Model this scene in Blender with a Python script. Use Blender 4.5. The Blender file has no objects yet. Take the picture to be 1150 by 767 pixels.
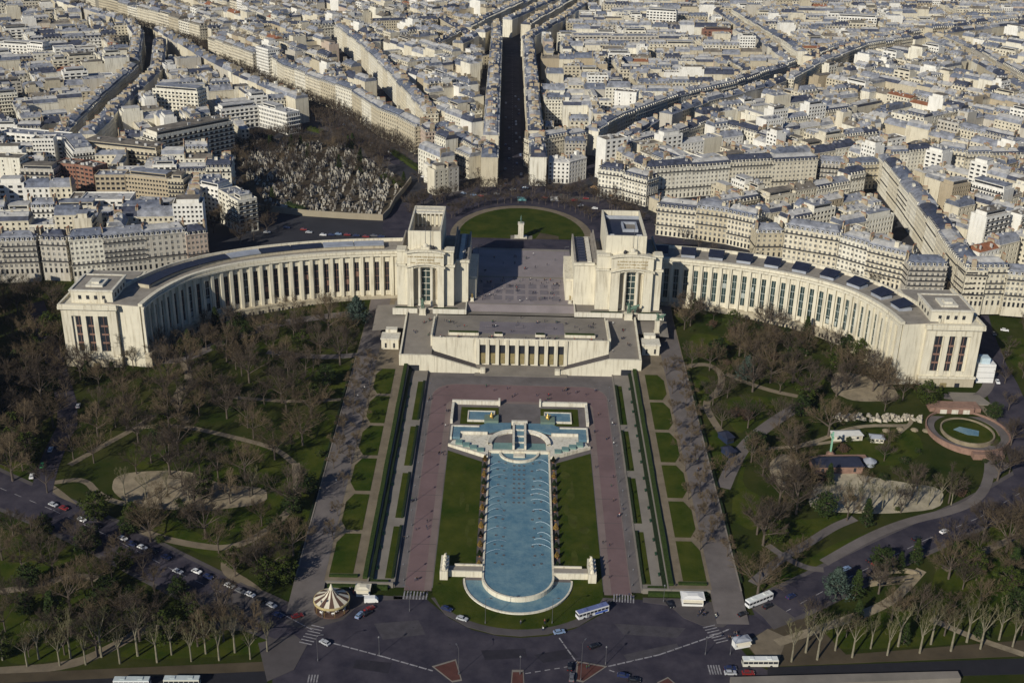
import bpy, bmesh, math, random
from mathutils import Vector, Matrix
R = math.radians
rnd = random.Random(7)
SC = bpy.context.scene
COL = SC.collection

# ------------------------------------------------------------------ camera model (the photograph's pixels, 1150 x 767)
FPX = 1320.0; PIT = R(24.1); ROL = math.asin(71/3027); CAMH = 272.0; CAMX = -4.5
def ray(x, y):
    u = x-575.0; v = y-383.5
    u0 = u*math.cos(ROL)+v*math.sin(ROL); v0 = -u*math.sin(ROL)+v*math.cos(ROL)
    return (u0, FPX*math.cos(PIT)-v0*math.sin(PIT), -FPX*math.sin(PIT)-v0*math.cos(PIT))
def at(x, y, z):
    r = ray(x, y); t = (z-CAMH)/r[2]
    return (r[0]*t+CAMX, r[1]*t)
def proj(X, Y, Z):
    X -= CAMX; Z -= CAMH
    fw = Y*math.cos(PIT)-Z*math.sin(PIT)
    if fw < 1: return (-9e3, 9e3)
    up = Y*math.sin(PIT)+Z*math.cos(PIT)
    a = FPX*X/fw; b = -FPX*up/fw
    return (575+a*math.cos(ROL)-b*math.sin(ROL), 383.5+a*math.sin(ROL)+b*math.cos(ROL))

def interp(x, t):
    if x <= t[0][0]: return t[0][1]
    for (a, b), (c, d) in zip(t, t[1:]):
        if x <= c: return b+(d-b)*(x-a)/(c-a)
    return t[-1][1]
TC = ((372, 0), (540, 8))                       # the esplanade
TS = ((360, 0), (610, 15), (660, 24))           # the gardens either side, up to the city
TP = ((372, 2), (610, 15), (660, 24))           # the raised terraces beside the esplanade
BREAKS = (360, 372, 540, 610, 660)
def T(X, Y):
    a = abs(X)
    if a < 48: return interp(Y, TC)
    if a < 58: return interp(Y, TC)+(0.9 if Y > 374 else 0)
    if a < 86: return interp(Y, TP) if Y > 374 else 0
    return interp(Y, TS)
def G(px, py):
    z = 5.0
    for _ in range(30):
        X, Y = at(px, py, z); z = 0.5*z+0.5*T(X, Y)
    return X, Y

# ------------------------------------------------------------------ materials
MATS = {}
def mat(name, col, rough=0.85, var=0.12, scale=0.25, metal=0.0, spec=0.15, col2=None, bump=0.0, emit=None):
    if name in MATS: return MATS[name]
    m = bpy.data.materials.new(name); m.use_nodes = True
    n = m.node_tree.nodes; l = m.node_tree.links
    b = n['Principled BSDF']; b.inputs['Roughness'].default_value = rough
    b.inputs['Metallic'].default_value = metal; b.inputs['Specular IOR Level'].default_value = spec
    if var > 0 or col2:
        g = n.new('ShaderNodeNewGeometry')
        nz = n.new('ShaderNodeTexNoise'); nz.inputs['Scale'].default_value = scale; nz.inputs['Detail'].default_value = 6
        nz.inputs['Roughness'].default_value = 0.65
        l.new(g.outputs['Position'], nz.inputs['Vector'])
        cr = n.new('ShaderNodeValToRGB'); e = cr.color_ramp.elements
        c2 = col2 or tuple(min(1, c*(1+var)) for c in col)
        c1 = col if col2 else tuple(c*(1-var) for c in col)
        e[0].position = 0.33; e[1].position = 0.67
        e[0].color = (*c1, 1); e[1].color = (*c2, 1)
        l.new(nz.outputs['Fac'], cr.inputs['Fac']); l.new(cr.outputs['Color'], b.inputs['Base Color'])
        if bump:
            bp = n.new('ShaderNodeBump'); bp.inputs['Strength'].default_value = bump; bp.inputs['Distance'].default_value = 0.3
            n2 = n.new('ShaderNodeTexNoise'); n2.inputs['Scale'].default_value = scale*8; l.new(g.outputs['Position'], n2.inputs['Vector'])
            l.new(n2.outputs['Fac'], bp.inputs['Height']); l.new(bp.outputs['Normal'], b.inputs['Normal'])
    else:
        b.inputs['Base Color'].default_value = (*col, 1)
    MATS[name] = m; return m

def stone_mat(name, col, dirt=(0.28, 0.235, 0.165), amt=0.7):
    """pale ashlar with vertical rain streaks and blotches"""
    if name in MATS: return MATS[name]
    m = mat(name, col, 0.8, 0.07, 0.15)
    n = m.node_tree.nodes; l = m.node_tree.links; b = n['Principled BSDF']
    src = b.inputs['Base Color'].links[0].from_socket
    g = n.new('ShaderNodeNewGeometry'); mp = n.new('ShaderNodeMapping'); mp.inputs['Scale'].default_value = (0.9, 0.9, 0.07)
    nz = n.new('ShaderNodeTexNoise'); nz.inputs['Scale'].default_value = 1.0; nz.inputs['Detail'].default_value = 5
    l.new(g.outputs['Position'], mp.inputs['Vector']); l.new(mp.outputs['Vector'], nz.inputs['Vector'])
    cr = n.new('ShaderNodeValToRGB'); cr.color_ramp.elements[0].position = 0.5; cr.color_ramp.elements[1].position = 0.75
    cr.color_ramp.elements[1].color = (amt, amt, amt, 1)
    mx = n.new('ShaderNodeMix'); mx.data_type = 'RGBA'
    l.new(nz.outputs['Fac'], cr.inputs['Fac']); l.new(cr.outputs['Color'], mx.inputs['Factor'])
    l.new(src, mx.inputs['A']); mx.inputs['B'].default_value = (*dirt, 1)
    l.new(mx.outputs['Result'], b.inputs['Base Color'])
    return m

M_ST = stone_mat('palace_stone', (0.63, 0.585, 0.465))
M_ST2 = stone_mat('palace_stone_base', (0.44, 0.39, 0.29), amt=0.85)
M_STW = stone_mat('white_stone', (0.62, 0.585, 0.49))
M_GL = mat('dark_glass', (0.025, 0.028, 0.035), 0.25, 0.0, spec=0.5)
M_GLB = mat('green_glass', (0.03, 0.05, 0.05), 0.2, 0.5, 0.35, spec=0.5)
M_FRAME = mat('window_frame', (0.22, 0.13, 0.10), 0.6, 0)
M_NAVY = mat('navy_skylight', (0.022, 0.026, 0.045), 0.5, 0.2, 0.3)
M_ZINC = mat('zinc', (0.30, 0.32, 0.36), 0.55, 0.25, 0.12)
M_ROOFG = mat('gravel_roof', (0.26, 0.235, 0.20), 0.95, 0.2, 0.2)
M_ASPH = mat('asphalt', (0.024, 0.022, 0.034), 0.9, 0, 0.11, col2=(0.060, 0.053, 0.066), bump=0.1)
M_PAVE = mat('pavement', (0.080, 0.071, 0.071), 0.9, 0.2, 0.1)
M_PARV = mat('parvis_paving', (0.235, 0.205, 0.205), 0.85, 0.14, 0.08)
M_PARV2 = mat('parvis_paving_dark', (0.165, 0.148, 0.16), 0.85, 0.14, 0.08)
M_TERR = mat('terrace_paving', (0.195, 0.175, 0.15), 0.9, 0.15, 0.1)
M_RED = mat('red_asphalt', (0.148, 0.100, 0.100), 0.9, 0.14, 0.06, bump=0.1)
M_REDL = mat('red_edge', (0.17, 0.132, 0.12), 0.9, 0.14, 0.1)
M_SAND = mat('sand_path', (0.165, 0.135, 0.095), 0.95, 0.22, 0.15)
M_SANDL = mat('pale_sand', (0.23, 0.19, 0.13), 0.95, 0.3, 0.2) if True else mat('pale_sand', (0.36, 0.30, 0.20), 0.95, 0.2, 0.1)
M_GRAV = mat('alley_gravel', (0.125, 0.110, 0.105), 0.95, 0.2, 0.1)
M_LAWN = mat('lawn', (0.018, 0.036, 0.003), 0.95, 0, 0.09, col2=(0.056, 0.062, 0.010), bump=0.3, spec=0.05)
M_GARD = mat('garden_ground', (0.015, 0.027, 0.003), 0.95, 0, 0.045, col2=(0.042, 0.044, 0.012), bump=0.4, spec=0.05)
M_GDIRT = mat('bare_earth', (0.07, 0.055, 0.035), 0.95, 0.25, 0.08)
M_CITYG = mat('street_ground', (0.034, 0.034, 0.04), 0.95, 0.2, 0.05)
M_HEDGE = mat('hedge_leaf', (0.030, 0.050, 0.010), 0.9, 0.4, 1.2, bump=0.6)
M_HEDGED = mat('dark_hedge_leaf', (0.016, 0.028, 0.010), 0.9, 0.4, 1.2, bump=0.6)
M_WHITE = mat('white_paint', (0.72, 0.71, 0.68), 0.5, 0.05, 0.5)
M_MARK = mat('road_paint', (0.25, 0.24, 0.25), 0.8, 0.4, 0.8)
M_BRICKP = mat('brick_paving', (0.085, 0.036, 0.030), 0.9, 0.2, 0.3)
M_BRICK = mat('pink_brick', (0.24, 0.15, 0.115), 0.9, 0.2, 0.4)
M_BARK = mat('grey_bark', (0.10, 0.08, 0.065), 0.95, 0.25, 0.6)
M_BARKP = mat('plane_bark', (0.19, 0.17, 0.12), 0.95, 0.3, 0.6)
M_TWIG = mat('brown_twig', (0.070, 0.054, 0.040), 0.95, 0.25, 0.1)
M_TWIG2 = mat('tan_twig', (0.105, 0.078, 0.048), 0.95, 0.25, 0.1)
M_TWIGL = mat('olive_twig', (0.11, 0.10, 0.055), 0.95, 0.25, 0.1)
M_LEAF = mat('evergreen_leaf', (0.012, 0.024, 0.006), 0.9, 0, 0.6, col2=(0.034, 0.050, 0.011))
M_LEAFB = mat('cedar_leaf', (0.030, 0.050, 0.040), 0.9, 0, 0.6, col2=(0.065, 0.090, 0.070))
M_LEAFY = mat('bright_leaf', (0.022, 0.036, 0.005), 0.9, 0, 0.6, col2=(0.048, 0.062, 0.010))
M_METAL = mat('grey_metal', (0.15, 0.15, 0.16), 0.5, 0, metal=0.5)
M_DARK = mat('dark_metal', (0.03, 0.03, 0.035), 0.6, 0)
M_BRONZE = mat('bronze', (0.10, 0.16, 0.12), 0.6, 0.2, 2.0)
M_GOLD = mat('gilded', (0.45, 0.32, 0.10), 0.4, 0.1, 2.0, metal=0.6)
M_POT = mat('terracotta', (0.35, 0.16, 0.09), 0.9, 0.2, 1.0)

def water_mat():
    m = mat('pool_water', (0.078, 0.165, 0.225), 0.2, 0, 0.22, col2=(0.155, 0.25, 0.285), spec=0.3)
    n = m.node_tree.nodes; l = m.node_tree.links; b = n['Principled BSDF']
    g = n.new('ShaderNodeNewGeometry'); nz = n.new('ShaderNodeTexNoise'); nz.inputs['Scale'].default_value = 1.3; nz.inputs['Detail'].default_value = 4
    bp = n.new('ShaderNodeBump'); bp.inputs['Strength'].default_value = 0.5; bp.inputs['Distance'].default_value = 0.2
    l.new(g.outputs['Position'], nz.inputs['Vector']); l.new(nz.outputs['Fac'], bp.inputs['Height']); l.new(bp.outputs['Normal'], b.inputs['Normal'])
    return m
M_WATER = water_mat()

WALLS = [stone_mat('wall_cream', (0.62, 0.57, 0.45)), stone_mat('wall_sand', (0.50, 0.445, 0.33)), stone_mat('wall_ivory', (0.70, 0.665, 0.56)),
         stone_mat('wall_grey', (0.47, 0.44, 0.38)), stone_mat('wall_white', (0.74, 0.72, 0.66), amt=0.4), stone_mat('wall_tan', (0.40, 0.335, 0.235)),
         stone_mat('wall_pink', (0.48, 0.39, 0.32)), stone_mat('wall_brick', (0.24, 0.12, 0.085))]
WNAME = ['cream', 'sandy', 'ivory', 'grey', 'white', 'tan', 'pinkish', 'red brick']
ROOFS = [mat('roof_zinc', (0.225, 0.235, 0.265), 0.6, 0.45, 0.22, spec=.2), mat('roof_slate', (0.055, 0.062, 0.090), 0.6, 0.4, 0.3, spec=.2), mat('roof_pale', (0.42, 0.41, 0.39), 0.7, 0.3, 0.22, spec=.2),
         mat('roof_bluegrey', (0.13, 0.145, 0.185), 0.6, 0.4, 0.3, spec=.2), mat('roof_tar', (0.17, 0.15, 0.125), 0.9, 0.4, 0.2, spec=.1), mat('roof_tile', (0.26, 0.11, 0.06), 0.9, 0.25, 0.3)]
RNAME = ['zinc', 'dark slate', 'pale zinc', 'blue grey', 'flat brown', 'red tiled']
M_CHIM = mat('chimney_render', (0.36, 0.30, 0.21), 0.9, 0.25, 0.2)

# ------------------------------------------------------------------ mesh builder
class MB:
    def __init__(s): s.v = []; s.f = []; s.m = []; s.x = None
    def add(s, vs, fs, mi=0):
        o = len(s.v)
        if s.x: cx, cy, cz, ca, sa = s.x; vs = [(cx+x*ca-y*sa, cy+x*sa+y*ca, cz+z) for x, y, z in vs]
        s.v.extend(vs); s.f.extend([tuple(i+o for i in f) for f in fs]); s.m.extend([mi]*len(fs))
    def place(s, X, Y, Z=0, a=0): s.x = (X, Y, Z, math.cos(a), math.sin(a)); return s
    def box(s, x0, y0, z0, x1, y1, z1, mi=0, bot=False):
        if x0 > x1: x0, x1 = x1, x0
        if y0 > y1: y0, y1 = y1, y0
        vs = [(x0, y0, z0), (x1, y0, z0), (x1, y1, z0), (x0, y1, z0), (x0, y0, z1), (x1, y0, z1), (x1, y1, z1), (x0, y1, z1)]
        fs = [(4, 5, 6, 7), (0, 1, 5, 4), (1, 2, 6, 5), (2, 3, 7, 6), (3, 0, 4, 7)]
        if bot: fs.append((3, 2, 1, 0))
        s.add(vs, fs, mi); return s
    def fru(s, x0, y0, x1, y1, z0, X0, Y0, X1, Y1, z1, mi=0):
        vs = [(x0, y0, z0), (x1, y0, z0), (x1, y1, z0), (x0, y1, z0), (X0, Y0, z1), (X1, Y0, z1), (X1, Y1, z1), (X0, Y1, z1)]
        s.add(vs, [(4, 5, 6, 7), (0, 1, 5, 4), (1, 2, 6, 5), (2, 3, 7, 6), (3, 0, 4, 7)], mi); return s
    def prism(s, pts, z0, z1, mi=0, cap=True):
        n = len(pts); vs = [(x, y, z0) for x, y in pts]+[(x, y, z1) for x, y in pts]
        fs = [(i, (i+1) % n, n+(i+1) % n, n+i) for i in range(n)]
        if cap: fs.append(tuple(range(n, 2*n)))
        s.add(vs, fs, mi); return s
    def lathe(s, cx, cy, prof, n=12, mi=0, a0=0.0):
        vs = []; fs = []
        for r, z in prof:
            for k in range(n):
                a = a0+2*math.pi*k/n; vs.append((cx+r*math.cos(a), cy+r*math.sin(a), z))
        for j in range(len(prof)-1):
            for k in range(n):
                k2 = (k+1) % n; fs.append((j*n+k, j*n+k2, (j+1)*n+k2, (j+1)*n+k))
        fs.append(tuple((len(prof)-1)*n+k for k in range(n)))
        s.add(vs, fs, mi); return s
    def tube(s, p, q, r0, r1, n=4, mi=0):
        p = Vector(p); q = Vector(q); d = (q-p)
        if d.length < 1e-5: return s
        d.normalize(); a = d.orthogonal().normalized(); b = d.cross(a)
        vs = []
        for c, r in ((p, r0), (q, r1)):
            for k in range(n):
                t = 2*math.pi*k/n; w = c+a*(r*math.cos(t))+b*(r*math.sin(t)); vs.append((w.x, w.y, w.z))
        fs = [(k, (k+1) % n, n+(k+1) % n, n+k) for k in range(n)]
        fs.append(tuple(range(n, 2*n)))
        s.add(vs, fs, mi); return s
    def mesh(s, name, mats):
        me = bpy.data.meshes.new(name); me.from_pydata(s.v, [], s.f)
        if not isinstance(mats, (list, tuple)): mats = [mats]
        for m in mats: me.materials.append(m)
        if len(mats) > 1: me.polygons.foreach_set('material_index', s.m)
        me.update(); return me
    def obj(s, name, mats, parent=None, loc=None, rz=0):
        o = bpy.data.objects.new(name, s.mesh(name, mats)); COL.objects.link(o)
        if parent: o.parent = parent
        if loc: o.location = loc
        o.rotation_euler.z = rz
        return o

def props(o, label=None, cat=None, group=None, kind=None):
    if label: o['label'] = label
    if cat: o['category'] = cat
    if group: o['group'] = group
    if kind: o['kind'] = kind
    return o
def thing(name, label, cat, loc=(0, 0, 0), rz=0, group=None):
    o = bpy.data.objects.new(name, None); COL.objects.link(o); o.location = loc; o.rotation_euler.z = rz
    o.empty_display_size = 0.5
    return props(o, label, cat, group)
def inst(name, me, parent=None, loc=None, rz=0, sc=None):
    o = bpy.data.objects.new(name, me); COL.objects.link(o)
    if parent: o.parent = parent
    if loc is not None: o.location = loc
    o.rotation_euler.z = rz
    if sc: o.scale = sc
    return o
ONES = 'zeroth first second third fourth fifth sixth seventh eighth ninth tenth eleventh twelfth thirteenth fourteenth fifteenth sixteenth seventeenth eighteenth nineteenth'.split()
TENS = {2: 'twent', 3: 'thirt', 4: 'fort', 5: 'fift', 6: 'sixt', 7: 'sevent', 8: 'eight', 9: 'ninet'}
def nth(n):
    if n < 20: return ONES[n]
    if n >= 100: return str(n)+'th'
    return TENS[n//10]+('ieth' if n % 10 == 0 else 'y-'+ONES[n % 10])

def drape(name, pts, mats, h=0.03, kind='structure', parent=None, thick=0.0):
    """a polygon laid on the terrain (which is made of planes between BREAKS)"""
    bm = bmesh.new(); vs = [bm.verts.new((x, y, 0)) for x, y in pts]
    try: bm.faces.new(vs)
    except ValueError: pass
    bmesh.ops.triangulate(bm, faces=bm.faces[:])
    for y in BREAKS:
        bmesh.ops.bisect_plane(bm, geom=bm.verts[:]+bm.edges[:]+bm.faces[:], plane_co=(0, y, 0), plane_no=(0, 1, 0))
    xm = sum(p[0] for p in pts)/len(pts); side = abs(xm)
    for v in bm.verts:
        xx = xm if side < 86 else math.copysign(max(abs(v.co.x), 86.01), v.co.x if abs(v.co.x) > 40 else xm)
        v.co.z = T(xx, v.co.y if v.co.y > 374.01 or side >= 86 else v.co.y)+h
    bmesh.ops.recalc_face_normals(bm, faces=bm.faces[:])
    for f in bm.faces:
        if f.normal.z < 0: f.normal_flip()
    if thick:
        r = bmesh.ops.extrude_face_region(bm, geom=bm.faces[:])
        for e in r['geom']:
            if isinstance(e, bmesh.types.BMVert): e.co.z += thick
    me = bpy.data.meshes.new(name); bm.to_mesh(me); bm.free()
    me.materials.append(mats)
    o = bpy.data.objects.new(name, me); COL.objects.link(o)
    if parent: o.parent = parent
    if kind: o['kind'] = kind
    return o
def smooth(pts, it=2):
    for _ in range(it):
        q = [pts[0]]
        for a, b in zip(pts, pts[1:]):
            q += [(a[0]*.75+b[0]*.25, a[1]*.75+b[1]*.25), (a[0]*.25+b[0]*.75, a[1]*.25+b[1]*.75)]
        pts = q+[pts[-1]]
    return pts
def offset_line(pts, d):
    out = []
    for i, p in enumerate(pts):
        a = pts[max(0, i-1)]; b = pts[min(len(pts)-1, i+1)]
        dx, dy = b[0]-a[0], b[1]-a[1]; L = math.hypot(dx, dy) or 1
        out.append((p[0]-dy/L*d, p[1]+dx/L*d))
    return out
_hh = [0.0]
def ribbon(name, pts, w, m, h=None, kind='structure'):
    """a path: quads every few metres laid on the terrain, each strip a few mm above the last one"""
    if h is None: _hh[0] += 0.004; h = 0.05+_hh[0]
    fine = [pts[0]]
    for a, b in zip(pts, pts[1:]):
        n = max(1, int(math.hypot(b[0]-a[0], b[1]-a[1])/4))
        for k in range(1, n+1): fine.append((a[0]+(b[0]-a[0])*k/n, a[1]+(b[1]-a[1])*k/n))
    Lf = offset_line(fine, w/2); Rt = offset_line(fine, -w/2)
    mb = MB(); vs = []
    for (a, b), (c, d) in zip(Lf, Rt): vs += [(c, d, T(c, d)+h), (a, b, T(a, b)+h)]
    mb.add(vs, [(2*i, 2*i+2, 2*i+3, 2*i+1) for i in range(len(fine)-1)])
    o = mb.obj(name, m); o['kind'] = kind; return o
def circ_(cx, cy, r, n=10): return [(cx+r*math.cos(6.2832*k/n), cy+r*math.sin(6.2832*k/n)) for k in range(n)]
def PX(l): return [G(x, y) for x, y in l]

# ------------------------------------------------------------------ world, sun, camera
SUN_EL = R(28); SH_AZ = R(35)                   # shadows fall forward and to the right
w = bpy.data.worlds.new('World'); SC.world = w; w.use_nodes = True
nt = w.node_tree; sky = nt.nodes.new('ShaderNodeTexSky'); sky.sky_type = 'NISHITA'; sky.sun_disc = False
sd = Vector((-math.sin(SH_AZ)*math.cos(SUN_EL), -math.cos(SH_AZ)*math.cos(SUN_EL), math.sin(SUN_EL)))
sky.sun_elevation = SUN_EL; sky.sun_rotation = math.atan2(sd.x, sd.y)
sky.air_density = 1.0; sky.dust_density = 0.6; sky.ozone_density = 10.0
bg = nt.nodes['Background']; bg.inputs['Strength'].default_value = 0.066
nt.links.new(sky.outputs['Color'], bg.inputs['Color'])
sl = bpy.data.lights.new('sun', 'SUN'); sl.energy = 4.9; sl.angle = R(0.5); sl.color = (1.0, 0.935, 0.80)
so = bpy.data.objects.new('sun', sl); COL.objects.link(so); so.rotation_euler = (-sd).to_track_quat('-Z', 'Y').to_euler()
cd = bpy.data.cameras.new('camera'); cd.sensor_width = 36; cd.lens = FPX*36/1150; cd.clip_end = 8000; cd.clip_start = 1
co = bpy.data.objects.new('camera', cd); COL.objects.link(co)
Fv = Vector((0, math.cos(PIT), -math.sin(PIT))); U0 = Vector((0, math.sin(PIT), math.cos(PIT))); R0 = Vector((1, 0, 0))
Rv = R0*math.cos(ROL)+U0*math.sin(ROL); Uv = U0*math.cos(ROL)-R0*math.sin(ROL)
mw = Matrix((Rv, Uv, -Fv)).transposed().to_4x4(); mw.translation = Vector((CAMX, 0, CAMH)); co.matrix_world = mw
SC.camera = co
vs_ = SC.view_settings; vs_.view_transform = 'Standard'; vs_.look = 'None'; vs_.gamma = 1; vs_.exposure = -0.12

def person_mesh(pose, top, bot, hair):
    me = bpy.data.meshes.new('person'); 
    if pose == 0: j = dict(lf=(-.12, -.18, .05), lk=(-.11, -.06, .5), rf=(.12, .22, .05), rk=(.1, .12, .5), le=(-.27, .08, 1.12), lh=(-.26, -.12, .9), re=(.27, -.1, 1.12), rh=(.25, .12, .9))
    elif pose == 1: j = dict(lf=(-.13, 0, .05), lk=(-.11, .02, .5), rf=(.13, .02, .05), rk=(.11, 0, .5), le=(-.27, 0, 1.12), lh=(-.24, .06, .85), re=(.27, .04, 1.12), rh=(.12, .28, 1.2))
    else: j = dict(lf=(-.14, .05, .05), lk=(-.11, .03, .5), rf=(.14, -.05, .05), rk=(.11, 0, .5), le=(-.28, .06, 1.14), lh=(-.1, .3, 1.3), re=(.28, .06, 1.14), rh=(.1, .3, 1.3))
    V = [(0, 0, .95), (0, 0, 1.2), (0, 0, 1.42), (0, .01, 1.5), (0, .02, 1.62), (0, .02, 1.74), (-.1, 0, .9), j['lk'], j['lf'], (.1, 0, .9), j['rk'], j['rf'], (-.19, 0, 1.4), j['le'], j['lh'], (.19, 0, 1.4), j['re'], j['rh'],
         (j['lf'][0], j['lf'][1]+.16, .04), (j['rf'][0], j['rf'][1]+.16, .04)]
    E_ = [(0, 1), (1, 2), (2, 3), (3, 4), (4, 5), (0, 6), (6, 7), (7, 8), (0, 9), (9, 10), (10, 11), (2, 12), (12, 13), (13, 14), (2, 15), (15, 16), (16, 17), (8, 18), (11, 19)]
    RD = [.15, .14, .13, .055, .10, .07, .1, .065, .045, .1, .065, .045, .07, .05, .035, .07, .05, .035, .035, .035]
    me.from_pydata(V, E_, []); o = bpy.data.objects.new('tmp', me); COL.objects.link(o); m = o.modifiers.new('s', 'SKIN')
    for v, r in zip(me.skin_vertices[0].data, RD): v.radius = (r, r*.85)
    me.skin_vertices[0].data[0].use_root = True
    o.modifiers.new('u', 'SUBSURF').levels = 1
    dg = bpy.context.evaluated_depsgraph_get(); out = bpy.data.meshes.new_from_object(o.evaluated_get(dg)); bpy.data.objects.remove(o)
    out.materials.clear(); out.name = 'person'
    for m_ in (top, bot, mat('skin', (.42, .26, .18), .7, 0), hair): out.materials.append(m_)
    for p in out.polygons:
        c = p.center; p.material_index = 1 if c.z < .93 else (2 if 1.47 < c.z < 1.66 and c.y > -.02 or (abs(c.x) < .3 and c.z < .93 and False) else (3 if c.z > 1.5 else 0))
    return out
TOPC = {'black': (.012, .012, .014), 'dark blue': (.02, .03, .08), 'white': (.65, .65, .62), 'red': (.35, .03, .03), 'grey': (.12, .12, .13), 'brown': (.10, .06, .04), 'green': (.04, .12, .06)}
PM = {}
for i, (n, c) in enumerate(TOPC.items()):
    for pz in range(3): PM[(n, pz)] = person_mesh(pz, mat('cloth_'+n.replace(' ', '_'), c, .9, 0), mat(('jeans', 'dark_trousers')[i % 2], ((.03, .04, .08), (.015, .015, .018))[i % 2], .9, 0), mat(('dark_hair', 'brown_hair')[i % 2], ((.01, .008, .006), (.08, .045, .02))[i % 2], .8, 0))

# ------------------------------------------------------------------ ground
def sheet(name, x0, x1, ys, m, zf, h=0.0):
    mb = MB(); vs = []
    for y in ys:
        z = zf(y)+h; vs += [(x0, y, z), (x1, y, z)]
    mb.add(vs, [(2*i, 2*i+1, 2*i+3, 2*i+2) for i in range(len(ys)-1)])
    return props(mb.obj(name, m), kind='structure')
YS = [-200, 360, 610, 660]
sheet('ground', -3000, -86, YS, M_GARD, lambda y: interp(y, TS))
sheet('ground', 86, 3000, YS, M_GARD, lambda y: interp(y, TS))
sheet('ground', -86, 86, [-200, 360, 374], M_GARD, lambda y: 0, -0.01)
sheet('terrace_ground', -86, -58, [374, 610, 660], M_SAND, lambda y: interp(y, TP))
sheet('terrace_ground', 58, 86, [374, 610, 660], M_SAND, lambda y: interp(y, TP))
for a_, b_ in ((-48, -14), (14, 48)): sheet('esplanade_ground', a_, b_, [374, 540, 600], mat('esplanade_paving', (.125, .112, .110), .9, .2, .1), lambda y: interp(y, TC))
sheet('esplanade_ground', -14, 14, [494, 540, 600], MATS['esplanade_paving'], lambda y: interp(y, TC))
sheet('parvis_base', -58, 58, [600, 660], M_CITYG, lambda y: 20)
sheet('side_path', -58, -48, [374, 540, 600], M_TERR, lambda y: interp(y, TC)+0.9)
sheet('side_path', 48, 58, [374, 540, 600], M_TERR, lambda y: interp(y, TC)+0.9)
mbc = MB(); mbc.add([(-4000, 660, 24), (4000, 660, 24), (4000, 7000, 24), (-4000, 7000, 24)], [(0, 1, 2, 3)])
props(mbc.obj('city_ground', M_CITYG), kind='structure')
# retaining walls where the levels step
def retaining(x, zt, zb, label, y0=374, y1=560, w=0.5, hh=0.25):
    mb = MB(); n = 24; vs = []; s = 1 if x > 0 else -1
    for i in range(n+1):
        y = y0+(y1-y0)*i/n; a = zb(y)-0.6; b = zt(y)+hh
        vs += [(x-s*w, y, a), (x-s*w, y, b), (x+s*0.05, y, b), (x+s*0.05, y, a)]
    fs = []
    for i in range(n):
        o = 4*i
        for k in range(3): fs.append((o+k, o+k+1, o+k+5, o+k+4))
    fs += [(0, 1, 2, 3), tuple(4*n+k for k in (3, 2, 1, 0))]
    mb.add(vs, fs); return props(mb.obj('retaining_wall', M_TERR), label, 'wall')
for s, nm in ((-1, 'left'), (1, 'right')):
    retaining(s*48, lambda y: interp(y, TC)+0.9, lambda y: interp(y, TC), f'low stone edging wall along the {nm} side of the red esplanade road')
    retaining(s*58, lambda y: interp(y, TP), lambda y: interp(y, TC), f'tall stone wall holding up the {nm} lawn terrace above the side path')
    retaining(s*86, lambda y: interp(y, TP), lambda y: interp(y, TS), f'low outer wall between the {nm} gravel alley and the park')
for s, nm in ((-1, 'left'), (1, 'right')):
    mb = MB(); mb.box(s*48, 373.6, 0, s*74, 374.4, 2.2)
    props(mb.obj('retaining_wall', M_TERR), f'front stone wall of the {nm} terrace facing the riverside crossroads', 'wall')

# ------------------------------------------------------------------ esplanade and fountain
def arc(cx, cy, r, a0, a1, n=20, ry=None):
    ry = ry or r
    return [(cx+r*math.cos(R(a0+(a1-a0)*i/n)), cy+ry*math.sin(R(a0+(a1-a0)*i/n))) for i in range(n+1)]
# red horseshoe road
def rounded(x, y0, y1, r):
    return [(-x, y0)]+[(-x+r-r*math.cos(R(a)), y1-r+r*math.sin(R(a))) for a in range(0, 91, 10)]+[(x-r+r*math.sin(R(a)), y1-r+r*math.cos(R(a))) for a in range(0, 91, 10)]+[(x, y0)]
def horseshoe(name, xo, yo, ro, xi, yi, ri, m, h, y0=372.2):
    o = rounded(xo, y0, yo, ro); i = rounded(xi, y0, yi, ri)
    n = min(len(o), len(i)); out = []
    mb = MB(); vs = []
    def dens(l):
        f = []
        for a, b in zip(l, l[1:]):
            k = max(1, int(math.hypot(a[0]-b[0], a[1]-b[1])/6)); k = 24 if k > 12 else (k if k < 5 else 14)
            f += [(a[0]+(b[0]-a[0])*j/k, a[1]+(b[1]-a[1])*j/k) for j in range(k)]
        return f+[l[-1]]
    # same topology for both edges
    def seg(l, ks):
        f = []
        for (a, b), k in zip(zip(l, l[1:]), ks): f += [(a[0]+(b[0]-a[0])*j/k, a[1]+(b[1]-a[1])*j/k) for j in range(k)]
        return f+[l[-1]]
    ks = [1]*(len(o)-1); ks[0] = ks[-1] = 24; ks[10] = 12
    a = seg(o, ks); b = seg(i, ks)
    for p, q in zip(a, b): vs += [(p[0], p[1], interp(p[1], TC)+h), (q[0], q[1], interp(q[1], TC)+h)]
    mb.add(vs, [(2*k, 2*k+1, 2*k+3, 2*k+2) for k in range(len(a)-1)])
    return props(mb.obj(name, m), kind='structure')
horseshoe('red_road', 43.5, 536, 12, 36, 519.5, 5, M_RED, 0.030)
horseshoe('road_edge_strip', 36, 519.5, 5, 33.2, 517.4, 4, M_REDL, 0.034)
horseshoe('road_seam', 43.7, 536.2, 12, 43.3, 535.8, 12, M_REDL, 0.045)
for s in (-1, 1):
    for k in range(9):
        y = 384+k*17.5
        props(drape('road_seam', [(s*33.4, y), (s*43.3, y), (s*43.3, y+.25), (s*33.4, y+.25)], M_PAVE, 0.05), kind='structure')
drape('fountain_apron', [(-33.2, 476), (33.2, 476), (33.2, 517), (-33.2, 517)], MATS['esplanade_paving'], 0.02)
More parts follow.
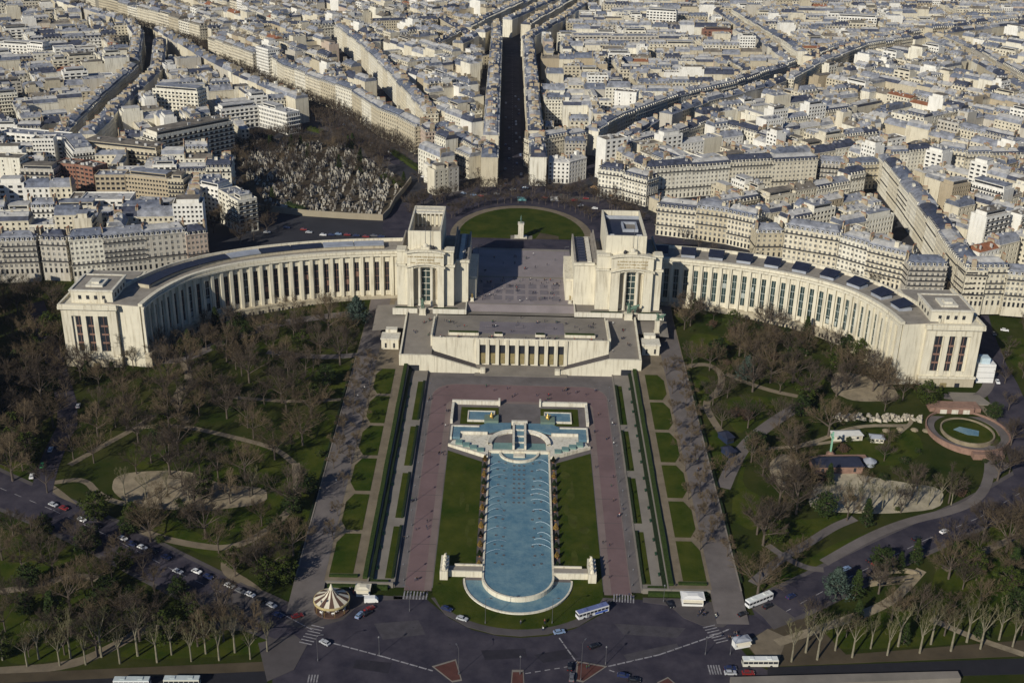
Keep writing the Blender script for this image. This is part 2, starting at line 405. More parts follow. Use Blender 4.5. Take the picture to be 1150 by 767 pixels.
# lawns either side of the basin joined round its foot
lw = [(-32.8, 473), (-32.8, 371), (-29, 362)]+arc(0, 380, 34, 213, 327, 18, 30)+[(29, 362), (32.8, 371), (32.8, 473), (16.8, 464), (16.8, 384)]+arc(0, 380, 21.6, 0, -180, 24)+[(-16.8, 384), (-16.8, 464)]
mbl = bmesh.new(); vs = [mbl.verts.new((x, y, interp(y, TC)+0.12)) for x, y in lw]; mbl.faces.new(vs); bmesh.ops.triangulate(mbl, faces=mbl.faces[:])
bmesh.ops.bisect_plane(mbl, geom=mbl.verts[:]+mbl.edges[:]+mbl.faces[:], plane_co=(0, 372, 0), plane_no=(0, 1, 0))
for v in mbl.verts: v.co.z = interp(v.co.y, TC)+0.12
for f in mbl.faces:
    if f.normal.z < 0: f.normal_flip()
me = bpy.data.meshes.new('lawn'); mbl.to_mesh(me); mbl.free(); me.materials.append(M_LAWN)
o = bpy.data.objects.new('lawn', me); COL.objects.link(o); props(o, kind='structure')
wq = random.Random(4)
M_WORN = mat('worn_grass', (0.050, 0.058, 0.012), 0.95, 0.25, 0.3, spec=0.05)
for s in (-1, 1):
    for k in range(9):
        cx = s*wq.uniform(19.5, 29.5); cy = 386+k*8.5+wq.uniform(-3, 3); rx, ry = wq.uniform(.8, 2.4), wq.uniform(2, 6)
        drape('worn_grass', [(cx+rx*math.cos(a*.628)*wq.uniform(.6, 1.2), cy+ry*math.sin(a*.628)*wq.uniform(.6, 1.2)) for a in range(10)], M_WORN, 0.135+.003*k)
for s in (-1, 1): drape('basin_walk', [(s*13.9, 386), (s*16.8, 386), (s*16.8, 470), (s*13.9, 470)], M_PAVE, 0.06)

ZW = 2.0
ft = thing('fountain', 'great stone fountain basin of blue water running down the middle of the esplanade', 'fountain', (0, 380, 0))
def FB(name, m, fn, parent=ft):
    mb = MB(); mb.place(0, -380, 0); fn(mb); return mb.obj(name, m, parent)
inner = [(13.4, 396), (-13.4, 396)]+arc(0, 380, 13.4, 180, 360, 28)
def wz(y): return ZW+max(0, min(2.5, (y-396)*.0335))
def wat(mb):
    mb.add([(x, y, ZW) for x, y in inner], [tuple(range(len(inner)))])
    mb.add([(13.4, 396, ZW), (13.4, 472, wz(472)), (-13.4, 472, wz(472)), (-13.4, 396, ZW)], [(0, 1, 2, 3)])
FB('water', M_WATER, wat)
def rim(mb):
    o = [(14.1, 473)]+[(14.1, 470-k*10) for k in range(9)]+[(14.1, 380)]+arc(0, 380, 14.1, 0, -180, 28)[1:]+[(-14.1, 390+k*10) for k in range(9)]+[(-14.1, 473)]
    i = [(13.3, 473)]+[(13.3, 470-k*10) for k in range(9)]+[(13.3, 380)]+arc(0, 380, 13.3, 0, -180, 28)[1:]+[(-13.3, 390+k*10) for k in range(9)]+[(-13.3, 473)]
    n = len(o); z1 = [max(wz(y)+0.35, interp(y, TC)+0.25) for x, y in o]
    vs = []
    for (a, b), (c, d), z in zip(o, i, z1): vs += [(a, b, -0.3), (a, b, z), (c, d, z), (c, d, ZW-0.5)]
    fs = []
    for k in range(n-1):
        for j in range(3): fs.append((4*k+j, 4*k+j+1, 4*k+j+5, 4*k+j+4))
    mb.add(vs, fs)
FB('rim', M_ST, rim)
ring_o = arc(0, 380, 20.6, 180, 360, 32); ring_i = arc(0, 380, 14.0, 180, 360, 32)
def ringw(mb): mb.add([(x, y, 0.35) for x, y in ring_o+ring_i], [(k, k+1, 33+k+1, 33+k) for k in range(32)])
FB('lower_pool_water', M_WATER, ringw)
def ringr(mb):
    a = arc(0, 380, 21.3, 180, 360, 32); b = ring_o
    for k in range(32):
        p, q, r, s = a[k], a[k+1], b[k+1], b[k]
        mb.add([(p[0], p[1], 0), (q[0], q[1], 0), (r[0], r[1], 0), (s[0], s[1], 0), (p[0], p[1], .65), (q[0], q[1], .65), (r[0], r[1], .65), (s[0], s[1], .65)], [(4, 5, 6, 7), (0, 1, 5, 4), (2, 3, 7, 6)])
FB('lower_pool_rim', M_STW, ringr)
# nozzles and water rings in the long basin
noz = MB()
noz.lathe(0, 0, [(0.55, -0.1), (0.55, 0.14), (0.42, 0.16), (0.42, 0.02)], 8)
noz_me = noz.mesh('nozzle', M_METAL)
for sx in (-9.2, -6.2, 6.2, 9.2):
    for k in range(13): inst('nozzle', noz_me, ft, (sx+0.5*math.sin(k*2.1), 388-380+k*6.3+(1 if abs(sx) > 7 else 0), wz(388+k*6.3+(1 if abs(sx) > 7 else 0))))
for k in range(9):
    for sx in (-2.2, 0, 2.2): inst('nozzle', noz_me, ft, (sx, 432-380+k*3.7, wz(432+k*3.7)))
# spray arcs thrown by the water cannons, foam white
M_FOAM = mat('foam', (0.40, 0.50, 0.56), 0.6, 0.1, 1)
for s in (-1, 1):
    for k in range(11):
        y0 = 397+k*6.4+2.6*math.sin(k*5.1+s); mb = MB(); L_ = 5+3.2*abs(math.sin(k*2.7+s))
        pts = [(s*(13.2-L_*t_), y0+2.5*t_, wz(y0)+.25+3.0*t_*(1-t_)*1.6) for t_ in [i/8 for i in range(9)]]
        for a, b in zip(pts, pts[1:]): mb.tube(a, b, .06, .1, 3)
        mb.place(0, 0); o_ = mb.obj('water_jet', M_FOAM, ft, (0, -380, 0))
# upper works
def cas(mb):
    mb.box(-3.2, 474, 2, -2.2, 497, 7.6); mb.box(2.2, 474, 2, 3.2, 497, 7.6); mb.box(-2.2, 474.5, 2, 2.2, 497, 5.0)
    mb.box(-3.8, 496.6, 5, 3.8, 498.2, 8.0)
FB('cascade_tower', M_STW, cas)
for k in range(4):
    FB('cascade_step_water', M_WATER, lambda mb: mb.box(-2.15, 476+k*5, 3.0, 2.15, 480.3+k*5, 5.3+k*0.6))
    FB('cascade_step', M_STW, lambda mb: mb.box(-2.15, 480.3+k*5, 3.0, 2.15, 480.9+k*5, 5.9+k*0.6))
FB('end_wall', M_ST, lambda mb: (mb.box(-14, 472, 1.5, 14, 473.4, 5.8), mb.box(-2.6, 468.5, 1.5, 2.6, 472.2, 5.0)))
def lip(mb):
    a = arc(0, 471.8, 9.2, 180, 360, 20, 8); b = arc(0, 471.8, 8.2, 180, 360, 20, 7)
    for k in range(20):
        p, q, r, s = a[k], a[k+1], b[k+1], b[k]
        mb.add([(*p, 1.6), (*q, 1.6), (*r, 1.6), (*s, 1.6), (*p, 5.3), (*q, 5.3), (*r, 5.3), (*s, 5.3)], [(4, 5, 6, 7), (0, 1, 5, 4), (2, 3, 7, 6)])
FB('curved_ledge', M_ST, lip)
M_WG = mat('green_water', (0.13, 0.22, 0.20), 0.15, 0, 0.3, col2=(0.20, 0.30, 0.26), spec=0.5)
for s in (-1, 1):
    FB('side_pool_water', M_WG, lambda mb: mb.prism([(s*3.3, 473.5), (s*3.3, 487)]+[(s*(3.3+9.0*math.cos(R(a))), 478+9.5*math.sin(R(a))) for a in range(80, -1, -10)]+[(s*12.6, 473.5)], 2.2, 5.2))
    def bowl(mb):
        pts = [(3.3+9.5*math.cos(R(a)), 478+11*math.sin(R(a))) for a in range(90, -1, -9)]
        po = [(3.3+11.2*math.cos(R(a)), 478+13*math.sin(R(a))) for a in range(90, -1, -9)]
        for k in range(len(pts)-1):
            p, q, r_, t_ = po[k], po[k+1], pts[k+1], pts[k]
            mb.add([(s*p[0], p[1], 3.5), (s*q[0], q[1], 3.5), (s*r_[0], r_[1], 3.5), (s*t_[0], t_[1], 3.5), (s*p[0], p[1], 6.9), (s*q[0], q[1], 6.9), (s*r_[0], r_[1], 6.2), (s*t_[0], t_[1], 6.2)], [(4, 5, 6, 7), (0, 1, 5, 4), (2, 3, 7, 6)])
    FB('curved_wall', M_STW, bowl)
    FB('channel_water', M_WATER, lambda mb: (mb.prism([(s*4, 491.5), (s*4, 498), (s*15, 498), (s*19, 494.5), (s*19, 488.3), (s*14.8, 488.3), (s*12.5, 489.2), (s*9, 491)], 5.8, 6.55), mb.box(s*19, 488.6, 5.4, s*31.5, 493.2, 6.5), mb.box(s*27.8, 483.0, 5, s*31.5, 488.6, 6.5)))
    FB('channel_kerb', M_STW, lambda mb: (mb.box(s*19.1, 493.3, 5, s*32.3, 494.0, 6.95), mb.box(s*31.6, 482.4, 4.5, s*32.4, 493.3, 6.95), mb.box(s*15, 487.6, 5, s*27.7, 488.2, 6.9)))
    FB('stepped_ramp', M_STW, lambda mb: (mb.prism([(s*12.4, 473.4), (s*12.4, 487.5), (s*27.7, 487.5), (s*27.7, 482), (s*31, 481.5), (s*32.6, 477), (s*15.5, 467.5), (s*14.2, 467.5), (s*14.2, 473.4)], 2.5, 5.6)))
    FB('ramp_kerb', M_ST, lambda mb: mb.prism([(s*15.2, 467.0), (s*33, 476.6), (s*32.7, 477.5), (s*15.0, 467.9)], 2.5, 6.3))
    for k in range(4):
        FB('water_stair', M_WG, lambda mb: (mb.box(s*(16.2+k*3.4), 471.0+k*2.1, 4.5, s*(19.4+k*3.4), 474.2+k*2.1, 6.2+0.15*k)))
    # side pools set in lawn, with gilded group
    drape('lawn', [(s*10.2, 500.5), (s*10.2, 513), (s*28.5, 513), (s*28.5, 496.8), (s*15.5, 496.8), (s*15.5, 500.5)], M_LAWN, 0.10)
    p = thing('pool', f'small rectangular pool set in grass at the upper {"left" if s < 0 else "right"} of the cascade', 'pool', (s*18.5, 504, 0))
    mb = MB(); z = 6.5
    for b in ((-6.6, -5, -6, 5), (6, -5, 6.6, 5), (-6, -5, 6, -4.4), (-6, 4.4, 6, 5)): mb.box(b[0], b[1], z-1, b[2], b[3], z+0.65)
    mb.obj('rim', M_STW, p)
    MB().add([(-6, -4.4, z+.35), (6, -4.4, z+.35), (6, 4.4, z+.35), (-6, 4.4, z+.35)], [(0, 1, 2, 3)])
    mb = MB(); mb.add([(-6, -4.4, z+.35), (6, -4.4, z+.35), (6, 4.4, z+.35), (-6, 4.4, z+.35)], [(0, 1, 2, 3)]); mb.obj('water', M_WATER, p)
    g = thing('sculpture', f'golden animal group on a green plinth in the small {"left" if s < 0 else "right"} pool', 'statue', (s*13.5, 501.5, 6.2))
    mb = MB(); mb.box(-3.4, -4, 0, 3.4, 2.4, 1.5); mb.obj('plinth', mat('green_stone', (0.14, 0.19, 0.15), 0.8), g)
    mb = MB(); mb.lathe(0, -0.5, [(0.9, 1.5), (1.0, 2.2), (0.7, 2.9), (0.45, 3.6), (0.2, 4.1)], 8)
    mb.tube((0.3, -0.5, 2.6), (1.6, 0, 3.4), .35, .12, 6); mb.tube((-0.3, -0.5, 2.6), (-1.5, -1, 3.1), .35, .12, 6); mb.tube((0, -.5, 2), (.6, -2, 1.6), .4, .2, 6)
    mb.obj('figure', M_GOLD, g)
    for nm, b in (('rear', (10.5, 515.5, 33.2, 516.9)), ('side', (32.0, 497, 33.2, 515.5))):
        mb = MB(); mb.box(s*b[0], b[1], 5, s*b[2], b[3], 8.9 if nm == 'rear' else 8.4)
        if nm == 'rear': mb.box(s*9.6, 514.6, 5, s*10.5, 517.2, 10.0)
        props(mb.obj('garden_wall', M_STW), f'pale stone {nm} wall enclosing the upper {"left" if s < 0 else "right"} fountain lawn', 'wall')
    # white arms and carved blocks at the foot of the basin
    a = thing('fountain_pier', f'white stone pier with carved block at the {"left" if s < 0 else "right"} foot of the basin', 'pier', (s*14, 383.5, 0))
    mb = MB(); mb.box(0, -2.4, -.3, s*13.2, -1.7, 3.1); mb.box(0, 2.2, -.3, s*11, 2.9, 3.1); mb.obj('arm_wall', M_ST, a)
    mb = MB(); mb.box(0, -1.7, 0, s*13.2, 2.2, 2.5); mb.obj('deck', M_ROOFG, a)
    mb = MB(); mb.box(s*13.3, -4.6, -.3, s*16.4, 6.4, 4.4); mb.obj('block', M_ST, a)
    mb = MB(); q = random.Random(3)
    for k in range(4):
        y = -3.2+k*2.7; mb.lathe(s*14.8, y, [(.9, 4.4), (.8, 5.2), (.45, 5.9), (.3, 6.3)], 7); mb.tube((s*14.8, y, 5.2), (s*14.4, y+1.3, 5.0+q.random()), .35, .2, 5)
    mb.obj('carved_group', M_ST, a)

# planted cones in tubs along the basin
def cone_tree(m, nm):
    mb = MB(); q = random.Random(5)
    for k in range(260):
        h = q.random()**1.2; rr = (1-h)*1.0*(0.75+.35*q.random())+0.05; a = q.random()*6.283; c = Vector((rr*math.cos(a), rr*math.sin(a), 0.7+h*2.4))
        d1 = Vector((q.gauss(0, 1), q.gauss(0, 1), q.gauss(0, 1))).normalized()*0.22; d2 = d1.orthogonal().normalized()*0.2
        mb.add([tuple(c-d1-d2), tuple(c+d1-d2), tuple(c+d1+d2), tuple(c-d1+d2)], [(0, 1, 2, 3)])
    return mb.mesh(nm, m)
cones = [cone_tree(M_HEDGED, 'green_cone'), cone_tree(mat('amber_leaf', (0.20, 0.13, 0.035), 0.9, 0.3, 1), 'amber_cone')]
tub = MB(); tub.lathe(0, 0, [(.55, 0), (.7, .7), (.6, .72)], 8); tub_me = tub.mesh('tub', M_POT)
for s in (-1, 1):
    for k in range(13):
        y = 388+k*6.4; amber = (k % 3 == 1) if s > 0 else (k % 2 == 0)
        t = thing('topiary', f'{"amber" if amber else "dark green"} clipped cone, {nth(k+1)} from crossroads on the {"left" if s < 0 else "right"} of the basin', 'shrub', (s*15.5, y, interp(y, TC)+.06), k*1.3, 'clipped cones beside the long basin')
        inst('foliage', cones[1 if amber else 0], t); inst('tub', tub_me, t)

# hedges, strips and lawn panels of the side terraces
def hedge_box(x0, y0, x1, y1, h, lab, m=M_HEDGE, lift=0):
    mb = MB(); n = max(1, int(abs(y1-y0)/6)); q = random.Random(int(x0*7+y0))
    if x0 > x1: x0, x1 = x1, x0
    xm = (x0+x1)/2; vs = []
    for i in range(n+1):
        y = y0+(y1-y0)*i/n; b = T(xm, max(y, 374.5))+lift; j = q.uniform(-.08, .08)
        vs += [(x0+j, y, b-.2), (x0+j+.08, y, b+h+j), (x1+j-.08, y, b+h+j), (x1+j, y, b-.2)]
    fs = []
    for i in range(n):
        for k in range(3): fs.append((4*i+k, 4*i+k+1, 4*i+k+5, 4*i+k+4))
    fs += [(0, 1, 2, 3), (4*n+3, 4*n+2, 4*n+1, 4*n)]
    mb.add(vs, fs); return props(mb.obj('hedge', m), lab, 'hedge')
SEG = [(378, 412), (418, 452), (458, 492), (498, 536)]
for s, sd_ in ((-1, 'left'), (1, 'right')):
    for k, (a, b) in enumerate(SEG):
        drape('grass_strip', [(s*49.2, a), (s*51.6, a), (s*51.6, b), (s*49.2, b)], M_LAWN, 0.10)
        hedge_box(s*48.05, a, s*49.2, b, 0.8, f'low clipped hedge beside the {sd_} grass strip, {nth(k+1)} segment up from the crossroads', M_HEDGED)
    hedge_box(s*55.9, 376, s*57.9, 556, 1.3, f'long dark hedge at the foot of the {sd_} terrace wall', M_HEDGED)
    hedge_box(s*58.1, 376, s*60.0, 556, 1.1, f'long clipped hedge on top of the {sd_} terrace wall', M_HEDGE)
    # lawn panels with a bay cut at the corners
    for k in range(6):
        y0 = 379+k*28; y1 = y0+25.5
        drape('lawn_panel', [(s*64, y0), (s*70.5 if k else s*73, y0), (s*73.2, y0+(6 if k else 0)), (s*73.2, y1-6), (s*70.5, y1), (s*64, y1)], M_LAWN, 0.10)
    mb = MB(); mb.add([(s*74, 356, .13), (s*86, 356, .13), (s*86, 374.1, 2.14), (s*74, 374.1, 2.14), (s*74, 374.1, -.1), (s*86, 374.1, -.1)], [(0, 1, 2, 3), (0, 3, 4), (1, 2, 5)]); props(mb.obj('gravel_alley', M_GRAV), kind='structure')
    mb = MB(); ys = [374, 610, 640]; vs = []
    for y in ys: vs += [(s*74.6, y, interp(y, TP)+.05), (s*85.6, y, interp(y, TP)+.05)]
    mb.add(vs, [(0, 1, 3, 2), (2, 3, 5, 4)]); props(mb.obj('gravel_alley', M_GRAV), kind='structure')
    hedge_box(s*86.3, 380, s*87.3, 548, 1.2, f'narrow hedge between the {sd_} alley and the park', M_HEDGED)
    hf = MB(); hf.box(s*50, 371.9, 0, s*73, 373.3, 1.7); props(hf.obj('hedge', M_HEDGE), f'clipped hedge along the foot of the {sd_} terrace front wall', 'hedge')
    for a, b, hh, lb in ((s*50, s*60, 0.9, 'front'), (s*62, s*73, 1.0, 'rear')):
        mb = MB(); yy = 375.0 if lb == 'front' else 376.6
        mb.box(a, yy, 0.6, b, yy+1.3, (1.0 if lb == 'front' else 2.1)+hh); props(mb.obj('hedge', M_HEDGE), f'short {lb} hedge closing the {sd_} terrace above the crossroads', 'hedge')
for s, sd_ in ((-1, 'left'), (1, 'right')):      # garden benches on the side path
    bm_ = MB(); bm_.box(-.3, -1, .42, .3, 1, .5, 0, True); bm_.box(.25, -1, .5, .32, 1, .95, 0, True); me_s = bm_.mesh('bench_slats', mat('green_paint', (.02, .06, .03)))
    lg = MB(); lg.box(-.3, -.06, 0, .3, .06, .42); lg_me = lg.mesh('bench_leg', M_DARK)
    for k in range(14):
        y = 384+k*11.3+(2 if k % 2 else 0); b = thing('park_bench', f'green park bench on the {sd_} side path, {nth(k+1)} from the crossroads', 'bench', (s*55.2, y, T(s*55, y)), 0 if s > 0 else math.pi, 'benches on the side paths')
        inst('seat', me_s, b)
        for q in (-.8, .8): inst('leg', lg_me, b, (0, q, 0))

# ------------------------------------------------------------------ lower theatre terrace and ramps
th = thing('terrace_building', 'pale stone theatre front with nine tall openings under the paved terrace', 'building', (0, 557, 8))
def TB(name, m, fn, parent=th):
    mb = MB(); mb.place(0, -557, -8); fn(mb); return mb.obj(name, m, parent)
def tw(mb):
    mb.box(-46, 557.6, 7, -22.4, 560, 23.4); mb.box(23.6, 557.6, 7, 46, 560, 23.4); mb.box(-22.4, 558.8, 7, 23.6, 560, 23.3)
    mb.box(-22.5, 557.4, 20.4, 23.7, 558.8, 23.45)
    mb.box(-46, 560, 7, -45.4, 590, 23.4); mb.box(45.4, 560, 7, 46, 590, 23.4)
TB('wall', M_ST, tw)
for k in range(10): TB('pillar', M_ST, lambda mb: mb.box(-22.3+k*5.1-0.9, 556.9, 8, -22.3+k*5.1+0.95, 558.8, 23.6))
for k in range(9):
    x = -22.3+k*5.1+2.55
    wn = TB('window', M_GL, lambda mb: mb.box(x-1.5, 558.3, 15.5, x+1.5, 558.75, 20.4))
    TB('door', mat('bronze_door', (0.22, 0.18, 0.09), 0.7, 0.2, 0.8), lambda mb: mb.box(x-1.5, 558.2, 9.5, x+1.5, 558.74, 15.3))
TB('steps', M_TERR, lambda mb: [mb.box(-23.5, 546+k*1.1, 7, 24.5, 556.9, 8.25+k*0.13) for k in range(9)])
TB('terrace_deck', M_TERR, lambda mb: mb.box(-46, 560, 22, 46, 592, 23))
for s, sd_ in ((-1, 'left'), (1, 'right')):
    rp = thing('ramp', f'long sloping ramp with white parapet wall on the {sd_} of the theatre front', 'ramp', (s*45, 553, 8))
    def RB(name, m, fn):
        mb = MB(); mb.place(-s*45, -553, -8); fn(mb); return mb.obj(name, m, rp)
    def wedge(mb, x0, x1, y0, y1, zb, z0, z1):
        mb.add([(s*x0, y0, zb), (s*x1, y0, zb), (s*x1, y1, zb), (s*x0, y1, zb), (s*x0, y0, z0), (s*x1, y0, z1), (s*x1, y1, z1), (s*x0, y1, z0)], [(4, 5, 6, 7), (0, 1, 5, 4), (1, 2, 6, 5), (2, 3, 7, 6), (3, 0, 4, 7)])
    RB('ramp_deck', M_PAVE, lambda mb: wedge(mb, 21, 46, 550, 557.5, 7, 8.6, 16.6))
    RB('parapet', M_ST, lambda mb: (wedge(mb, 20, 46, 548.7, 550, 7, 9.8, 17.6), wedge(mb, 46, 62.5, 548.7, 550, 7, 17.6, 17.6), mb.box(s*18, 547.9, 7, s*20.6, 550.6, 10.8)))
    RB('doorway', M_GL, lambda mb: mb.box(s*52.2, 548.55, 8, s*57.8, 548.8, 12.0))
    RB('side_terrace', M_TERR, lambda mb: (wedge(mb, 46, 61.6, 550, 552, 7, 16.6, 16.6), mb.add([(s*46.02, 552, 16.6), (s*61.6, 552, 16.6), (s*61.6, 591, 22.98), (s*46.02, 591, 22.98)], [(0, 1, 2, 3)])))
    RB('side_wall', M_ST, lambda mb: mb.add([(s*61.6, 550, 7), (s*62.5, 550, 7), (s*62.5, 596, 10), (s*61.6, 596, 10), (s*61.6, 550, 17.6), (s*62.5, 550, 17.6), (s*62.5, 591, 24), (s*61.6, 591, 24)], [(4, 5, 6, 7), (0, 1, 5, 4), (1, 2, 6, 5), (2, 3, 7, 6), (3, 0, 4, 7)]))
    RB('stair_wall', M_ST, lambda mb: mb.add([(s*46.1, 560, 16), (s*47, 560, 16), (s*47, 585, 20), (s*46.1, 585, 20), (s*46.1, 560, 24.3), (s*47, 560, 24.3), (s*47, 585, 24.3), (s*46.1, 585, 24.3)], [(4, 5, 6, 7), (0, 1, 5, 4), (1, 2, 6, 5), (2, 3, 7, 6), (3, 0, 4, 7)]))
    k_ = thing('gatehouse', f'small white stone pavilion beside the {sd_} terrace steps', 'building', (s*69, 570, 12))
    mb = MB(); mb.box(-4.5, -4, -2, 4.5, 4, 6.2); mb.obj('wall', M_ST, k_)
    mb = MB(); mb.box(-4.9, -4.4, 6.2, 4.9, 4.4, 6.9); mb.box(-3, 4, 6.9, 3, 8, 8.5); mb.obj('roof', M_STW, k_)
    for q in (-2.2, 2.2):
        mb = MB(); mb.box(q-.5, -4.06, 1.5, q+.5, -3.9, 4.2); mb.obj('window', M_GL, k_)
    mb = MB(); mb.add([(s*61.6, 580, 19), (s*80, 580, 17), (s*80, 604, 22), (s*61.6, 604, 23)], [(0, 1, 2, 3)])
    props(mb.obj('side_paving', M_TERR), kind='structure')
# upper parvis
mb = MB(); mb.box(-62, 590, 20, 62, 597, 23.0, bot=False); props(mb.obj('parvis_step', M_TERR), kind='structure')
mb = MB(); mb.add([(-30, 596, 23.02), (30, 596, 23.02), (30, 602, 25.02), (-30, 602, 25.02), (30, 694, 25.02), (-30, 694, 25.02)], [(0, 1, 2, 3), (3, 2, 4, 5)]); props(mb.obj('parvis', M_PARV), kind='structure')
for i in range(7):
    for j in range(3):
        mb = MB(); x = -19.5+i*6.5; y = 612+j*9; mb.box(x-2.3, y-3.3, 25.0, x+2.3, y+3.3, 25.05); props(mb.obj('paving_panel', M_PARV2), kind='structure')
mb = MB(); mb.box(-22, 566.5, 23, 23, 582, 23.04); props(mb.obj('terrace_panel', M_PARV2), kind='structure')
for x in (-16, 0, 16):
    mb = MB()
    for a, b, c, d in ((-3, -2, 3, -1.7), (-3, 1.7, 3, 2), (-3, -1.7, -2.8, 1.7), (2.8, -1.7, 3, 1.7)): mb.box(x+a, 574+b, 23.04, x+c, 574+d, 23.07)
    props(mb.obj('paving_outline', M_PARV), kind='structure')
for y in (590, 602.5):
    mb = MB(); mb.box(-29, y-.5, 22.9 if y < 600 else 24.95, 29, y+.5, 23.04 if y < 600 else 25.07); props(mb.obj('paving_band', M_TERR), kind='structure')
mb = MB(); mb.box(-30, 643, 24.9, 30, 645.5, 25.08); mb.box(-30, 691, 24.9, 30, 694.2, 25.1); props(mb.obj('paving_band', M_TERR), kind='structure')
pn = 0
for x0, x1, nm in ((-38, -22, 'long'), (-14, -9.4, 'short'), (7.6, 12.8, 'short'), (23, 39, 'long')):
    pn += 1
    p = thing('planter', f'{nm} pale stone planter at the terrace edge, {nth(pn)} from the left', 'planter', ((x0+x1)/2, 564, 23), 0, 'planters at the terrace edge')
    h = (x1-x0)/2; mb = MB(); mb.box(-h, -1, 0, h, 1.3, 1.5 if nm == 'long' else 1.2); mb.obj('box', M_ST, p)
    mb = MB(); mb.box(-h+.3, -.6, 1.2, h-.3, 1.1, 1.9 if nm == 'long' else 1.6); mb.obj('foliage', M_HEDGE if nm == 'long' else M_HEDGED, p)
mb = MB(); mb.box(-46, 557.5, 23, 46, 557.9, 24.0); mb.obj('balustrade', M_ST, th, (0, -557, -8))

# ------------------------------------------------------------------ figures on plinths
def figure_mesh(name, m, h=2.6, raise_arm=True, beast=False):
    mb = MB(); k = h/2.6
    mb.tube((-.22*k, 0, 0), (-.16*k, 0, 1.2*k), .15*k, .2*k, 7); mb.tube((.25*k, .15*k, 0), (.16*k, 0, 1.2*k), .15*k, .2*k, 7)
    mb.lathe(0, 0, [(.3*k, 1.1*k), (.28*k, 1.5*k), (.38*k, 1.9*k), (.34*k, 2.05*k), (.12*k, 2.15*k), (.12*k, 2.25*k), (.19*k, 2.35*k), (.19*k, 2.5*k), (.08*k, 2.62*k)], 8)
    mb.tube((-.36*k, 0, 2*k), (-.65*k, -.1*k, (2.7 if raise_arm else 1.4)*k), .12*k, .07*k, 6); mb.tube((.36*k, 0, 2*k), (.6*k, .2*k, 1.5*k), .12*k, .07*k, 6)
    if beast:
        mb.tube((.2*k, .5*k, 1.0*k), (1.9*k, .6*k, 1.3*k), .5*k, .55*k, 9); mb.tube((1.8*k, .6*k, 1.4*k), (2.5*k, .5*k, 2.0*k), .35*k, .22*k, 8)
        for a, b in ((.5, .3), (.5, .8), (1.6, .35), (1.6, .85)): mb.tube((a*k, b*k, 0), (a*k, b*k, 1.0*k), .12*k, .18*k, 6)
    return mb.mesh(name, m)
def statue(X, Y, Z, m, label, h, ph, pr, raise_arm=True, beast=False, pm=M_ST, rz=0):
    t = thing('statue', label, 'statue', (X, Y, Z), rz)
    mb = MB(); mb.box(-pr, -pr, 0, pr, pr, ph*.9); mb.box(-pr-.15, -pr-.15, ph*.9, pr+.15, pr+.15, ph); mb.box(-pr-.3, -pr-.3, -.2, pr+.3, pr+.3, .35); mb.obj('plinth', pm, t)
    inst('figure', figure_mesh('figure', m, h, raise_arm, beast), t, (0, 0, ph)); return t
statue(-53.5, 590.8, 23, M_BRONZE, 'green bronze standing figure on a plinth before the left pavilion door', 6.0, 3.2, 1.6)
statue(58.5, 590.8, 23, M_BRONZE, 'green bronze group of a man and bull before the right pavilion door', 6.0, 3.2, 2.0, True, True)
statue(73.5, 583, 19, M_BRONZE, 'green bronze figure with raised arm above the right alley', 4.5, 6.5, 1.2, True, True)
for s, sd_ in ((-1, 'left'), (1, 'right')):
    for k in range(4): statue(s*27.2, 606+k*12, 25, M_GOLD, f'gilded figure on a plinth on the {sd_} of the parvis, {nth(k+1)} from terrace', 2.6, 2.0, .8, k % 2 == 0)
# mounted marshal on the round green
m_ = thing('statue', 'equestrian bronze on a tall pale column plinth at the edge of the round green', 'statue', (-0.5, 717, 24.6))
mb = MB(); mb.box(-4, -2.5, 0, 4, 3, .6); mb.box(-1.7, -2.2, .6, 1.7, 2.2, 9.2); mb.box(-2, -2.5, 9.2, 2, 2.5, 9.8); mb.obj('plinth', M_STW, m_)
mb = MB(); mb.tube((0, -1.4, 12.0), (0, 1.3, 12.0), .62, .7, 10); mb.tube((0, -1.3, 12.2), (0, -2.1, 13.4), .42, .28, 8); mb.tube((0, -2.1, 13.4), (0, -2.8, 12.9), .3, .15, 8)
for a, b in ((-.35, -1.2), (.35, -1.2), (-.35, 1.2), (.35, 1.2)): mb.tube((a, b, 9.8), (a, b*.95, 11.8), .13, .25, 6)
mb.tube((0, 1.4, 12.2), (0, 2.1, 10.9), .18, .06, 6); mb.lathe(0, -.1, [(.45, 12.3), (.42, 13.2), (.5, 13.8), (.15, 14.0), (.24, 14.3), (.2, 14.7), (.3, 14.75), (.1, 15)], 8)
mb.obj('rider_and_horse', M_BRONZE, m_)

